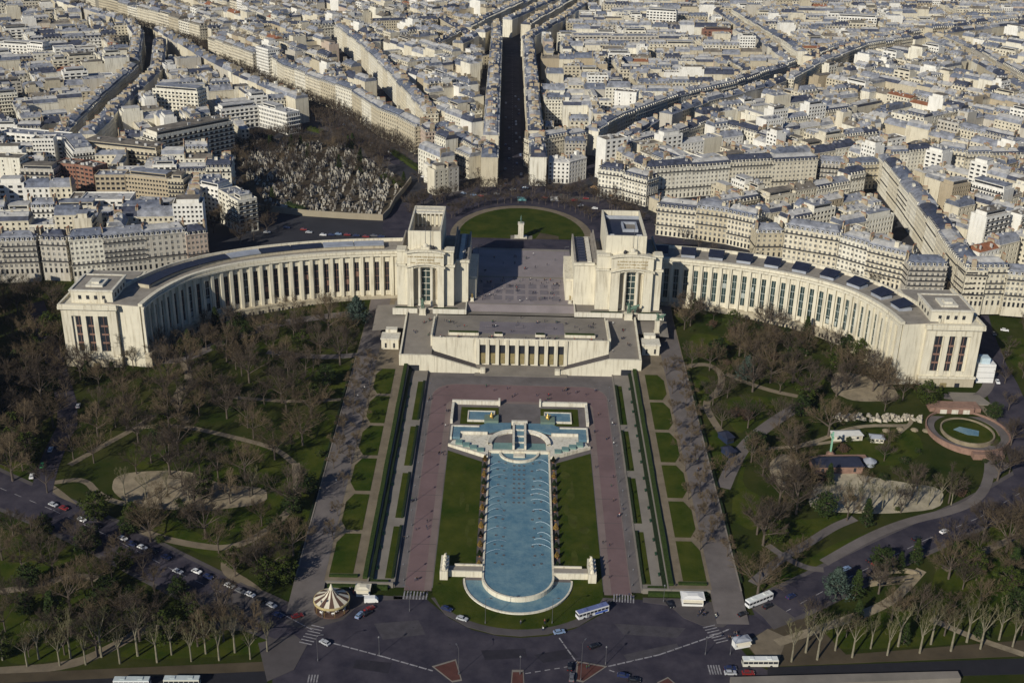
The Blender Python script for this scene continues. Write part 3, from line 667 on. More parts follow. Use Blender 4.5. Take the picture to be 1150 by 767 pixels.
# ------------------------------------------------------------------ the palace: two head pavilions
def pavilion(s, outer, a1, a0, step, inner, sd_):
    t = thing('pavilion', f'tall pale stone palace pavilion with arched front on the {sd_} of the parvis', 'building', (s*(a0+a1)/2, 600, 25))
    CX_, CY_, CZ_ = s*(a0+a1)/2, 600, 25
    def P(name, m, fn, par=t):
        mb = MB(); mb.place(-CX_, -CY_, -CZ_); fn(mb); return mb.obj(name, m, par)
    mid = (a0+a1)/2; hw = 6.6
    def b(mb, x0, y0, z0, x1, y1, z1): mb.box(s*x0, y0, z0, s*x1, y1, z1)
    def walls(mb):
        b(mb, a0, 596, 20, mid-hw, 603, 48.2); b(mb, mid+hw, 596, 20, a1, 603, 48.2)      # arch piers
        b(mb, mid-hw, 599.6, 20, mid-2.3, 603, 47); b(mb, mid+2.3, 599.6, 20, mid+hw, 603, 47); b(mb, mid-2.3, 600.4, 45.5, mid+2.3, 603, 48); b(mb, mid-2.3, 599.6, 20, mid+2.3, 603, 27)
        b(mb, a1, 598.5, 20, outer, 606, 48.0); b(mb, step, 598.5, 20, a0, 606, 48.0)
        b(mb, step, 606, 20, outer, 650, 47.5)
        b(mb, inner, 604.5, 20, step, 650, 49)
    P('wall', M_ST, walls)
    def attic(mb):
        b(mb, a1+.02, 598.9, 48.8, outer-.3, 605, 56.5); b(mb, step+.3, 598.9, 48.8, a0-.02, 605, 56.5)
        n = 16; pts = []
        for i in range(n+1):                      # shallow segmental arch, opening and crown
            x = a0+(a1-a0)*i/n; q = 1-((x-mid)/((a1-a0)/2))**2
            xin = max(-1, min(1, (x-mid)/hw)); pts.append((x, 46.6+1.5*(1-xin*xin)**.5 if abs(x-mid) < hw else 46.6, 55.2+2.2*q))
        vs = []
        for x, za, zb in pts: vs += [(s*x, 596.4, za), (s*x, 596.4, zb), (s*x, 605, zb), (s*x, 605, za)]
        fs = []
        for i in range(n):
            for k in range(3): fs.append((4*i+k, 4*i+k+1, 4*i+k+5, 4*i+k+4))
            fs.append((4*i+3, 4*i, 4*i+4, 4*i+7))
        fs += [(0, 1, 2, 3), (4*n+3, 4*n+2, 4*n+1, 4*n)]
        mb.add(vs, fs)
    P('attic', M_ST, attic)
    def corn(mb):
        for z0, d in ((47.6, 1.0), (56.2, .8)):
            n = 16; vs = []
            for i in range(n+1):
                x = a0-.8+(a1-a0+1.6)*i/n; q = max(0, 1-((x-mid)/((a1-a0)/2))**2)
                z = z0+(2.0*q if z0 < 50 else 1.1*q-.3)
                vs += [(s*x, 596-d, z), (s*x, 596-d, z+.8), (s*x, 597.2, z+.8), (s*x, 597.2, z)]
            fs = []
            for i in range(n):
                for k in range(3): fs.append((4*i+k, 4*i+k+1, 4*i+k+5, 4*i+k+4))
                fs.append((4*i+3, 4*i, 4*i+4, 4*i+7))
            fs += [(0, 1, 2, 3), (4*n+3, 4*n+2, 4*n+1, 4*n)]
            mb.add(vs, fs)
        b(mb, a1+.8, 597.8, 47.7, outer+.7, 606.5, 48.75); b(mb, step-.6, 597.8, 47.7, a0-.8, 604, 48.75)
        b(mb, a1+.8, 598.2, 56.0, outer+.1, 605.4, 56.9); b(mb, step-.1, 598.2, 56.0, a0-.8, 605.4, 56.9)
        b(mb, inner-.6, 603.7, 48.3, step-.7, 605.5, 49.6)
    P('cornice', M_ST, corn)
    for k, x in enumerate((mid-3.3, mid+3.3)):
        P('column', M_STW, lambda mb: mb.lathe(s*x, 598.0, [(.95, 25), (.95, 25.6), (.78, 25.8), (.72, 46.4), (.95, 46.8), (.95, 47.3)], 12))
    P('window', M_GLB, lambda mb: b(mb, mid-2.3, 600.0, 27.2, mid+2.3, 600.38, 45.4))
    P('window_frame', M_STW, lambda mb: ([b(mb, mid-2.3, 599.8, 30+q*3.6, mid+2.3, 599.97, 30.3+q*3.6) for q in range(5)], b(mb, mid-.12, 599.78, 27.2, mid+.12, 599.96, 45.4)))
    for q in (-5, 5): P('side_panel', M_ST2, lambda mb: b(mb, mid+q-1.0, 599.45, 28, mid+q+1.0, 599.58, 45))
    # frieze lettering, three gilded lines as on the building
    lines = ['IL DEPEND DE CELUI QUI PASSE', 'QUE JE SOIS TOMBE OU TRESOR', 'QUE JE PARLE OU ME TAISE'] if s > 0 else ['TOUT HOMME CREE SANS LE SAVOIR', 'COMME IL RESPIRE', 'MAIS L ARTISTE SE SENT CREER']
    for k, tx in enumerate(lines):
        c = bpy.data.curves.new('lettering', 'FONT'); c.body = tx; c.size = 1.15; c.extrude = 0.05; c.align_x = 'CENTER'
        oo = bpy.data.objects.new('tmp', c); COL.objects.link(oo); dg = bpy.context.evaluated_depsgraph_get()
        me = bpy.data.meshes.new_from_object(oo.evaluated_get(dg)); bpy.data.objects.remove(oo); me.materials.clear(); me.materials.append(mat('letter_gold', (0.34, 0.25, 0.10), 0.6, 0))
        lo = inst('lettering', me, t, (0, -3.72, 53.4-1.7*k-25)); lo.rotation_euler = (R(90), 0, 0)
    # upper hall box with sunk roof
    x0, x1 = (44.2, 62.0) if s < 0 else (45.2, 67.0)
    def box(mb):
        b(mb, x0, 602, 48, x1, 603, 66.5); b(mb, x0, 646, 48, x1, 647, 66.5); b(mb, x0, 603, 48, x0+.9, 646, 66.5); b(mb, x1-.9, 603, 48, x1, 646, 66.5)
        b(mb, x0+.9, 603, 48, x1-.9, 605.5, 65.3)
    P('upper_hall', M_ST, box)
    if s < 0:
        P('sunk_roof', M_ROOFG, lambda mb: b(mb, x0+.9, 605.5, 48, x1-.9, 646, 57.5))
        P('roof_colonnade_wall', M_ST, lambda mb: b(mb, x0+.9, 640, 57, x1-.9, 646, 66.3))
        for k in range(6): P('roof_column', M_STW, lambda mb: mb.lathe(s*(x0+3.2+k*2.4), 637.2, [(.45, 57.5), (.42, 65.3)], 8))
        P('roof_beam', M_STW, lambda mb: b(mb, x0+1, 636.6, 65.0, x1-1, 640, 65.9)); P('roof_housing', M_STW, lambda mb: b(mb, x0+3, 605.4, 57, x1-2, 608, 64.2))
    else:
        P('sunk_roof', M_NAVY, lambda mb: (b(mb, x0+.9, 605.5, 48, x1-.9, 646, 63.6)))
        P('roof_light', M_ZINC, lambda mb: (b(mb, mid-4.5, 617, 63.6, mid+4, 618, 65.2), b(mb, mid-4.5, 630, 63.6, mid+4, 631, 65.2), b(mb, mid-4.5, 618, 63.6, mid-3.5, 630, 65.2), b(mb, mid+3, 618, 63.6, mid+4, 630, 65.2), b(mb, x0+1, 639.5, 63.6, x1-1, 640, 65.6)))
        P('roof_light_floor', M_TERR, lambda mb: b(mb, mid-3.5, 618, 63.6, mid+3, 630, 63.8))
        P('roof_vent', M_WHITE, lambda mb: (b(mb, x0+2, 607, 63.6, x0+4.6, 609, 65), b(mb, x1-5, 607, 63.6, x1-2, 609, 65)))
    # side roofs
    def strips(mb):
        b(mb, inner+1, 606, 48.9, step-1, 649, 49.2); b(mb, inner, 605, 48.9, inner+.9, 650, 50.6); b(mb, step-.9, 606, 48.9, step, 650, 51.5)
        b(mb, step, 605, 47.4, x0-.1, 650, 47.9); b(mb, x1+.1, 605, 47.4, outer, 650, 48.3); b(mb, outer-.8, 606.4, 48.2, outer, 650, 50.5); b(mb, step+.1, 606, 47.8, step+.8, 650, 53.5)
    P('side_roof', M_ROOFG, strips)
    for k in range(9):
        P('roof_light', M_NAVY if s > 0 else M_ZINC, lambda mb: mb.fru(s*(inner+2.2), 608.2+k*4.4, s*(step-5), 611.0+k*4.4, 49.2, s*(inner+2.6), 608.8+k*4.4, s*(step-5.4), 610.6+k*4.4, 50.4))
    P('roof_walk', M_STW, lambda mb: b(mb, step-4.6, 606.5, 49.2, step-2.2, 648, 49.8))
    # low colonnade and stair facing the parvis
    def col(mb):
        b(mb, inner-4.2, 611, 24, inner-3.4, 648, 27); b(mb, inner-4.4, 611, 36.4, inner, 648, 37.6); b(mb, inner-4.2, 610.2, 24, inner, 611, 36.4)
        for z in (27.9, 32.2): b(mb, inner-4.0, 611, z, inner, 648, z+.6)
    P('colonnade', M_ST, col)
    for k in range(9): P('pillar', M_ST, lambda mb: b(mb, inner-4.3, 611.5+k*4.3, 27, inner-3.3, 612.7+k*4.3, 36.4))
    P('colonnade_glass', M_GL, lambda mb: b(mb, inner-.4, 611, 25, inner-.02, 648, 36.3))
    # flagpole, crowning block, planted forecourt
    P('flagpole', M_METAL, lambda mb: mb.tube((s*mid, 598.5, 57), (s*mid, 598.5, 74), .18, .08, 6))
    P('crowning_block', M_ST, lambda mb: (b(mb, mid-2.2, 597, 57.0, mid+2.2, 599.6, 59.2), mb.lathe(s*mid, 598.3, [(1.5, 59.2), (1.3, 60.2), (.5, 60.9)], 10)))
    P('crowning_urn', M_DARK, lambda mb: mb.lathe(s*(mid-4), 600, [(.8, 56.8), (1.1, 58), (.5, 59)], 8))
    P('forecourt_wall', M_STW, lambda mb: (b(mb, inner+1, 591.3, 22, mid-4.2, 592.3, 25.6), b(mb, mid+4.2, 591.3, 22, outer+2, 592.3, 25.6), b(mb, mid-4.2, 592.8, 22, mid+4.2, 593.8, 25.2), b(mb, inner+.4, 591.3, 22, inner+1, 604, 25.6)))
    P('forecourt', M_TERR, lambda mb: b(mb, inner+1, 592.3, 22, outer+1.5, 604.5, 24.9))
    for q0, q1 in ((step-1.5, mid-5), (mid+5, outer)): P('grass_bed', M_LAWN, lambda mb: b(mb, q0, 592.5, 24, q1, 595.4, 25.1))
    for q0, q1 in ((step-2.5, mid-4.6), (mid+4.6, outer+.5)): P('hedge', M_HEDGED, lambda mb: b(mb, q0, 592.3, 24.5, q1, 592.9, 26.1))
    return t
pavilion(-1, 68.0, 62.3, 42.3, 37.0, 29.4, 'left')
pavilion(1, 76.0, 71.0, 48.3, 40.5, 28.8, 'right')

# ------------------------------------------------------------------ curved wings
WC = [(66, 629.5), (74, 628.5), (95, 625.5), (118, 620), (141, 611), (160, 600), (174, 587), (182, 574), (188, 558), (191, 541)]
def cat(pts, n=12):
    out = []
    for i in range(len(pts)-1):
        p0 = pts[max(0, i-1)]; p1 = pts[i]; p2 = pts[i+1]; p3 = pts[min(len(pts)-1, i+2)]
        for k in range(n):
            t = k/n
            out.append(tuple(.5*((2*b)+(-a+c)*t+(2*a-5*b+4*c-d)*t*t+(-a+3*b-3*c+d)*t**3) for a, b, c, d in zip(p0, p1, p2, p3)))
    return out+[pts[-1]]
WL = cat(WC); WS = [0]
for a, b in zip(WL, WL[1:]): WS.append(WS[-1]+math.hypot(b[0]-a[0], b[1]-a[1]))
WLEN = WS[-1]
def wp(u, off=0):
    """point at arc length u, off metres towards the garden"""
    u = max(0, min(WLEN-1e-6, u)); i = 0
    while i < len(WS)-2 and WS[i+1] < u: i += 1
    a, b = WL[i], WL[i+1]; d = (u-WS[i])/(WS[i+1]-WS[i]); x = a[0]+(b[0]-a[0])*d; y = a[1]+(b[1]-a[1])*d
    j0 = max(0, i-5); j1 = min(len(WL)-1, i+6); tx, ty = WL[j1][0]-WL[j0][0], WL[j1][1]-WL[j0][1]; L = math.hypot(tx, ty)
    return (x+ty/L*off, y-tx/L*off)
def wing(s, sd_, u0):
    t = thing('palace_wing', f'long curved colonnaded stone wing of the palace on the {sd_}', 'building', (s*130, 612, 16))
    def P(name, m, mb, par=t): return mb.obj(name, m, par)
    def cb(mb, ua, ub, oa, ob, z0, z1, n=None):
        n = n or max(1, int((ub-ua)/3)); vs = []
        for i in range(n+1):
            u = ua+(ub-ua)*i/n; a = wp(u, oa); b = wp(u, ob)
            vs += [(s*a[0], a[1], z0), (s*a[0], a[1], z1), (s*b[0], b[1], z1), (s*b[0], b[1], z0)]
        fs = []
        for i in range(n):
            for k in range(3): fs.append((4*i+k, 4*i+k+1, 4*i+k+5, 4*i+k+4))
        fs += [(0, 1, 2, 3), (4*n+3, 4*n+2, 4*n+1, 4*n)]
        mb.add(vs, fs)
    def N(): return MB().place(-s*130, -612, -16)
    nb = 28; ustart = u0; pitch = (WLEN-1-ustart)/nb
    mb = N(); cb(mb, 0, WLEN, 0, -19, 6, 44.2); cb(mb, 0, ustart, 1.2, 0, 6, 43.4)
    for k in range(nb):
        ua = ustart+k*pitch; c = ua+pitch/2
        cb(mb, ua, c-1.22, .75, 0, 19, 42.9, 1); cb(mb, c+1.22, ua+pitch, .75, 0, 19, 42.9, 1); cb(mb, c-1.22, c+1.22, .75, 0, 39.2, 42.9, 1); cb(mb, c-1.22, c+1.22, .75, 0, 19, 21.6, 1)
    P('wall', M_ST, mb)
    mb = N(); cb(mb, 0, WLEN, 2.4, .76, 42.9, 44.0); cb(mb, 0, WLEN, 1.7, -.6, 44.2, 45.7); P('cornice', M_ST, mb)
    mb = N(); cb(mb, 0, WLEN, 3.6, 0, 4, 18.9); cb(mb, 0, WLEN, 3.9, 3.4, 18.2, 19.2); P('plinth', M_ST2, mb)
    for k in range(nb+1):
        u = ustart+k*pitch; mb = N(); cb(mb, u-.85, u+.85, 1.95, .7, 18.9, 42.9, 1); P('pilaster', M_ST, mb)
    q = random.Random(11)
    for k in range(nb):
        c = ustart+k*pitch+pitch/2
        mb = N(); cb(mb, c-1.2, c+1.2, .2, 0.0, 21.6, 39.2, 1); w_ = P('window', M_GL if s < 0 else M_GLB, mb)
        mb = N()
        for z in (26, 30.4, 34.8): cb(mb, c-1.2, c+1.2, .30, .21, z, z+.3, 1)
        cb(mb, c-.08, c+.08, .30, .21, 21.6, 39.2, 1)
        if q.random() < .35: z = q.choice((22, 26.4, 30.8)); cb(mb, c-1.0, c+(1.0 if q.random() < .5 else 0), .29, .22, z, z+2.6, 1)
        P('window_frame', M_FRAME if s < 0 and q.random() < .8 else mat('pale_blind', (.35, .38, .36), .8, 0), mb, w_)
        mb = N(); cb(mb, c-.55, c+.55, 3.75, 3.5, 14.6, 16.6, 1); cb(mb, c-2.4+.0, c-1.5, 3.75, 3.5, 14.6, 16.6, 1); P('basement_window', M_GL, mb)
    mb = N(); cb(mb, 0, WLEN, -.6, -18.4, 44.2, 44.6); P('roof', M_ROOFG if s > 0 else M_ROOFG, mb)
    mb = N(); cb(mb, 0, WLEN, -18.4, -19.3, 44, 46.4); P('rear_parapet', M_ST, mb)
    if s < 0:
        mb = N(); cb(mb, 12, WLEN-22, -6.5, -13, 44.6, 46.4); P('lantern_wall', M_ST2, mb)
        for k in range(8):
            ua = 12+k*(WLEN-34)/8; mb = N(); cb(mb, ua+.2, ua+(WLEN-34)/8-.3, -6.0, -13.6, 46.4, 46.9); P('roof_panel', M_NAVY if k in (2, 3, 7, 6, 5) else M_ZINC, mb)
    else:
        for k in range(10):
            ua = 8.8+k*15.2; mb = N(); cb(mb, ua, ua+7.6, -4.9, -12, 44.6, 46.0, 2); sb = P('skylight_box', M_ZINC, mb)
            mb = N(); n = 3; vs = []
            for i in range(n+1):
                u = ua-.3+(8.2)*i/n; a = wp(u, -4.4); b = wp(u, -12.6); vs += [(s*a[0], a[1], 46.5), (s*a[0], a[1], 46.8), (s*b[0], b[1], 48.4), (s*b[0], b[1], 48.1)]
            fs = []
            for i in range(n):
                for kk in range(4): fs.append((4*i+kk, 4*i+(kk+1) % 4, 4*i+4+(kk+1) % 4, 4*i+4+kk))
            fs += [(0, 1, 2, 3), (4*n+3, 4*n+2, 4*n+1, 4*n)]
            mb.add(vs, fs); P('skylight', M_NAVY, mb)
    return t
wing(-1, 'left', 8); wing(1, 'right', 14)

def end_pavilion(s, sd_):
    t = thing('end_pavilion', f'square stone pavilion with set-back top storey at the {sd_} tip of the palace', 'building', (s*217, 560, 8))
    def P(name, m, fn, par=t):
        mb = MB(); mb.place(-s*217, -560, -8); fn(mb); return mb.obj(name, m, par)
    def b(mb, x0, y0, z0, x1, y1, z1): mb.box(s*x0, y0, z0, s*x1, y1, z1)
    def walls(mb):
        b(mb, 203, 541.6, 16, 230.5, 590, 42.6)
        b(mb, 203, 540.6, 16, 207.4, 541.6, 42.4); b(mb, 225.6, 540.6, 16, 230.5, 541.6, 42.4)
        b(mb, 207.4, 540.6, 38.6, 225.6, 541.6, 42.4)
        for k in range(2): x = 212.2+k*6.1; b(mb, x, 540.2, 17, x+2.4, 541.6, 38.6)
        b(mb, 207.4, 540.7, 16, 225.6, 541.6, 19.2)
        b(mb, 195, 546.6, 16, 203, 580, 42.4)
    P('wall', M_ST, walls)
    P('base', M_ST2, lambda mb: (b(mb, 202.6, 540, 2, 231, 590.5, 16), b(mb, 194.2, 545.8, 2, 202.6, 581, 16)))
    P('cornice', M_ST, lambda mb: (b(mb, 202, 539.2, 42.4, 231.6, 591, 44), b(mb, 193.8, 545.2, 42.4, 202, 581, 43.9), b(mb, 202.2, 539.4, 15.6, 231.3, 541, 16.6)))
    for k in range(3):
        x = (207.5+212.1)/2+k*6.1+(0 if k == 0 else .2); w_ = P('window', M_GL, lambda mb: b(mb, x-1.7, 541.3, 19.3, x+1.7, 541.55, 38.5))
        P('window_frame', M_FRAME, lambda mb: ([b(mb, x-1.7, 541.1, z, x+1.7, 541.28, z+.9) for z in (23.4, 28.0, 32.6)], b(mb, x-.1, 541.08, 19.3, x+.1, 541.27, 38.5)), w_)
    for k in range(4): P('window', M_GL, lambda mb: b(mb, 198.2, 546.4, 19+k*5.4, 200, 546.58, 22.6+k*5.4))
    P('door', mat('bronze_door', (0, 0, 0)), lambda mb: b(mb, 214, 539.7, 6, 217.2, 539.97, 13))
    for k in (-1, 1): P('base_window', M_GL, lambda mb: b(mb, 215.6+k*7-1.2, 539.7, 9, 215.6+k*7+1.2, 539.96, 13))
    P('top_storey', M_ST, lambda mb: b(mb, 205.3, 545, 44, 226.2, 567, 50.2))
    P('top_cornice', M_STW, lambda mb: (b(mb, 204.7, 544.4, 50.2, 226.8, 545.6, 51), b(mb, 204.7, 566.6, 50.2, 226.8, 567.6, 51), b(mb, 204.7, 545.6, 50.2, 205.9, 566.6, 51), b(mb, 225.6, 545.6, 50.2, 226.8, 566.6, 51)))
    for k in range(4): P('top_window', M_GL, lambda mb: b(mb, 209+k*4.0, 544.82, 46, 210.5+k*4.0, 545.02, 48))
    for k in range(4): P('side_window', M_GL, lambda mb: b(mb, 205.1, 549+k*4.4, 46, 205.32, 550.4+k*4.4, 48))
    P('roof', M_ROOFG, lambda mb: b(mb, 205.9, 545.6, 50.2, 225.6, 566.6, 50.5))
    P('roof_hatch', M_STW, lambda mb: (b(mb, 211.5, 550, 50.5, 220, 560, 51.6), b(mb, 213.8, 552, 51.6, 217.6, 556.5, 52.6)))
    P('terrace_roof', M_ROOFG, lambda mb: (b(mb, 203.5, 567.7, 44, 230, 589.5, 44.3), b(mb, 195, 547, 43.9, 201.8, 580, 44.1)))
    P('roof_parapet', M_ST, lambda mb: (b(mb, 202.2, 539.4, 44, 231.4, 540.4, 45.1), b(mb, 230.4, 540.4, 44, 231.4, 590.8, 45.1)))
end_pavilion(-1, 'left'); end_pavilion(1, 'right')

# ------------------------------------------------------------------ occupancy grid for the city
GX0, GY0, GS = -1300, 480, 2.0; GW, GH = 1300, 950
occ = bytearray(GW*GH)
def cells(cx, cy, hx, hy, a):
    ca, sa = math.cos(a), math.sin(a); ex = abs(hx*ca)+abs(hy*sa); ey = abs(hx*sa)+abs(hy*ca)
    i0 = int((cx-ex-GX0)/GS); i1 = int((cx+ex-GX0)/GS)+1; j0 = int((cy-ey-GY0)/GS); j1 = int((cy+ey-GY0)/GS)+1
    for j in range(max(0, j0), min(GH, j1+1)):
        for i in range(max(0, i0), min(GW, i1+1)):
            x = GX0+i*GS-cx; y = GY0+j*GS-cy
            if abs(x*ca+y*sa) <= hx and abs(-x*sa+y*ca) <= hy: yield j*GW+i
def mark(cx, cy, hx, hy, a, v=1):
    for c in cells(cx, cy, hx, hy, a): occ[c] = v
def free(cx, cy, hx, hy, a):
    n = 0
    for c in cells(cx, cy, hx-1.2, hy-1.2, a):
        n += 1
        if occ[c]: return False
    return n > 0
def mark_line(pts, w):
    for a, b in zip(pts, pts[1:]):
        L = math.hypot(b[0]-a[0], b[1]-a[1]); mark((a[0]+b[0])/2, (a[1]+b[1])/2, L/2+w*.3, w/2, math.atan2(b[1]-a[1], b[0]-a[0]))
def inside(x, y, poly):
    r = False; n = len(poly)
    for i in range(n):
        (x1, y1), (x2, y2) = poly[i], poly[i-1]
        if (y1 > y) != (y2 > y) and x < (x2-x1)*(y-y1)/(y2-y1)+x1: r = not r
    return r
def mark_poly(poly):
    xs = [p[0] for p in poly]; ys = [p[1] for p in poly]
    for j in range(max(0, int((min(ys)-GY0)/GS)), min(GH, int((max(ys)-GY0)/GS)+1)):
        for i in range(max(0, int((min(xs)-GX0)/GS)), min(GW, int((max(xs)-GX0)/GS)+1)):
            if inside(GX0+i*GS, GY0+j*GS, poly): occ[j*GW+i] = 1
def P24(l): return [at(x, y, 24) for x, y in l]

MANDEL = [at(x, y, 46) for x, y in ((60, -22), (110, -2), (177, 16), (224, 29), (284, 60), (319, 76), (395, 104), (426, 125), (447, 133), (480, 150))]
MAND_C = offset_line(MANDEL, -21)
ST_MAIN = [(-6, 815), (-7, 900), (-9, 1060), (-12, 1340), (-14, 1440)]
BROW = [at(x, y, 46) for x, y in ((375, 30), (405, 52), (440, 88), (476, 128))]
ST_B = offset_line(BROW, -8)
ST_D1 = P24([(500, 70), (551, 44), (603, 19), (640, 2), (690, -20)]); ST_D2 = P24([(577, 64), (620, 38), (668, 5), (690, -15)])
KLEB = P24([(640, 212), (672, 184), (712, 160), (770, 138), (835, 120), (900, 95), (960, 72), (1040, 56), (1160, 40)])
WILS = P24([(700, 236), (735, 262), (800, 292), (880, 312), (960, 326), (1040, 332), (1090, 343)])
LROW = [at(x, y, 46) for x, y in ((985, 176), (1010, 206), (1030, 232), (1064, 279), (1085, 303))]
ST_L = offset_line(LROW, -8)
ST_P = P24([(78, 190), (125, 140), (165, 100), (170, 60), (150, 30)])
for l, w_ in ((MAND_C, 40), (ST_MAIN, 22), (ST_B, 13), (ST_D1, 16), (ST_D2, 15), (KLEB, 17), (WILS, 34), (ST_L, 14), (ST_P, 10)): mark_line(l, w_)
EXIT_R = P24([(1085, 335), (1100, 345), (1125, 380), (1160, 430)]); mark_line(EXIT_R, 30)
def circ(cx, cy, r, n=24): return [(cx+r*math.cos(6.2832*k/n), cy+r*math.sin(6.2832*k/n)) for k in range(n)]
mark_poly(circ(0, 745, 84))
mark_poly([(-74, 600), (92, 600), (92, 740), (-74, 740)]); mark_poly([(80, 600), (150, 600), (150, 690), (128, 706), (80, 716)])
CEM = P24([(262, 168), (300, 158), (345, 150), (400, 168), (452, 200), (456, 214), (440, 236), (430, 247), (318, 239), (300, 238), (270, 200)])
mark_poly(CEM)
HOTL = [at(x, y, 44) for x, y in ((728, 192), (820, 185), (919, 180))]; mark_line(offset_line(HOTL, -12), 22)
TREEZONE = P24([(236, 300), (232, 255), (262, 240), (262, 168), (300, 238), (318, 242), (432, 250), (452, 240), (470, 215), (440, 290), (330, 282)]); mark_poly(TREEZONE)
PALB = [(s_*x, y) for s_ in (1,) for x, y in ()]
for s in (-1, 1):
    for u in range(0, int(WLEN), 8):
        a = wp(u, -14); mark(s*a[0], a[1], 16, 16, 0)
mark(-217, 560, 22, 60, 0); mark(217, 560, 22, 60, 0); mark(0, 500, 240, 95, 0)
ROADB = [(-60, 664), (-110, 663), (-150, 655), (-185, 640)]; mark_line(ROADB, 26)

# ------------------------------------------------------------------ Parisian houses
def facade(mb, x0, x1, y, out, h, fl, pitch, ax, lod, mi=0, gf=4.0, ww=1.15, bal=None, sill=0.95):
    """piers and spandrels standing 0.35 proud of the dark core along one wall; ax=0 along x (facing y), ax=1 along y (facing x)"""
    def bx(a0, a1, d0, d1, z0, z1, m=mi):
        p0, p1 = y+out*d0, y+out*d1
        if ax == 0: mb.box(a0, min(p0, p1), z0, a1, max(p0, p1), z1, m)
        else: mb.box(min(p0, p1), a0, z0, max(p0, p1), a1, z1, m)
    L = x1-x0; n = max(1, int(round(L/pitch))); p = L/n
    for k in range(n+1):
        a = x0+k*p-(p-ww)/2; b = a+(p-ww)
        bx(max(x0, a), min(x1, b), -.36, 0, -5, h)
    fh = (h-gf)/fl
    for j in range(fl+1):
        z = gf+j*fh; bx(x0, x1, -.36, -.03, z-(1.0 if j else .6), min(h, z+(sill*.6 if j < fl else 0)) if j < fl else h)
    bx(x0, x1, -.36, -.03, -5, .5)
    if bal:
        for j in bal:
            z = gf+j*fh; bx(x0, x1, -.02, .65, z-.2, z)
            if lod == 0: bx(x0, x1, .58, .64, z, z+.85, 2)
    return n, p, fh
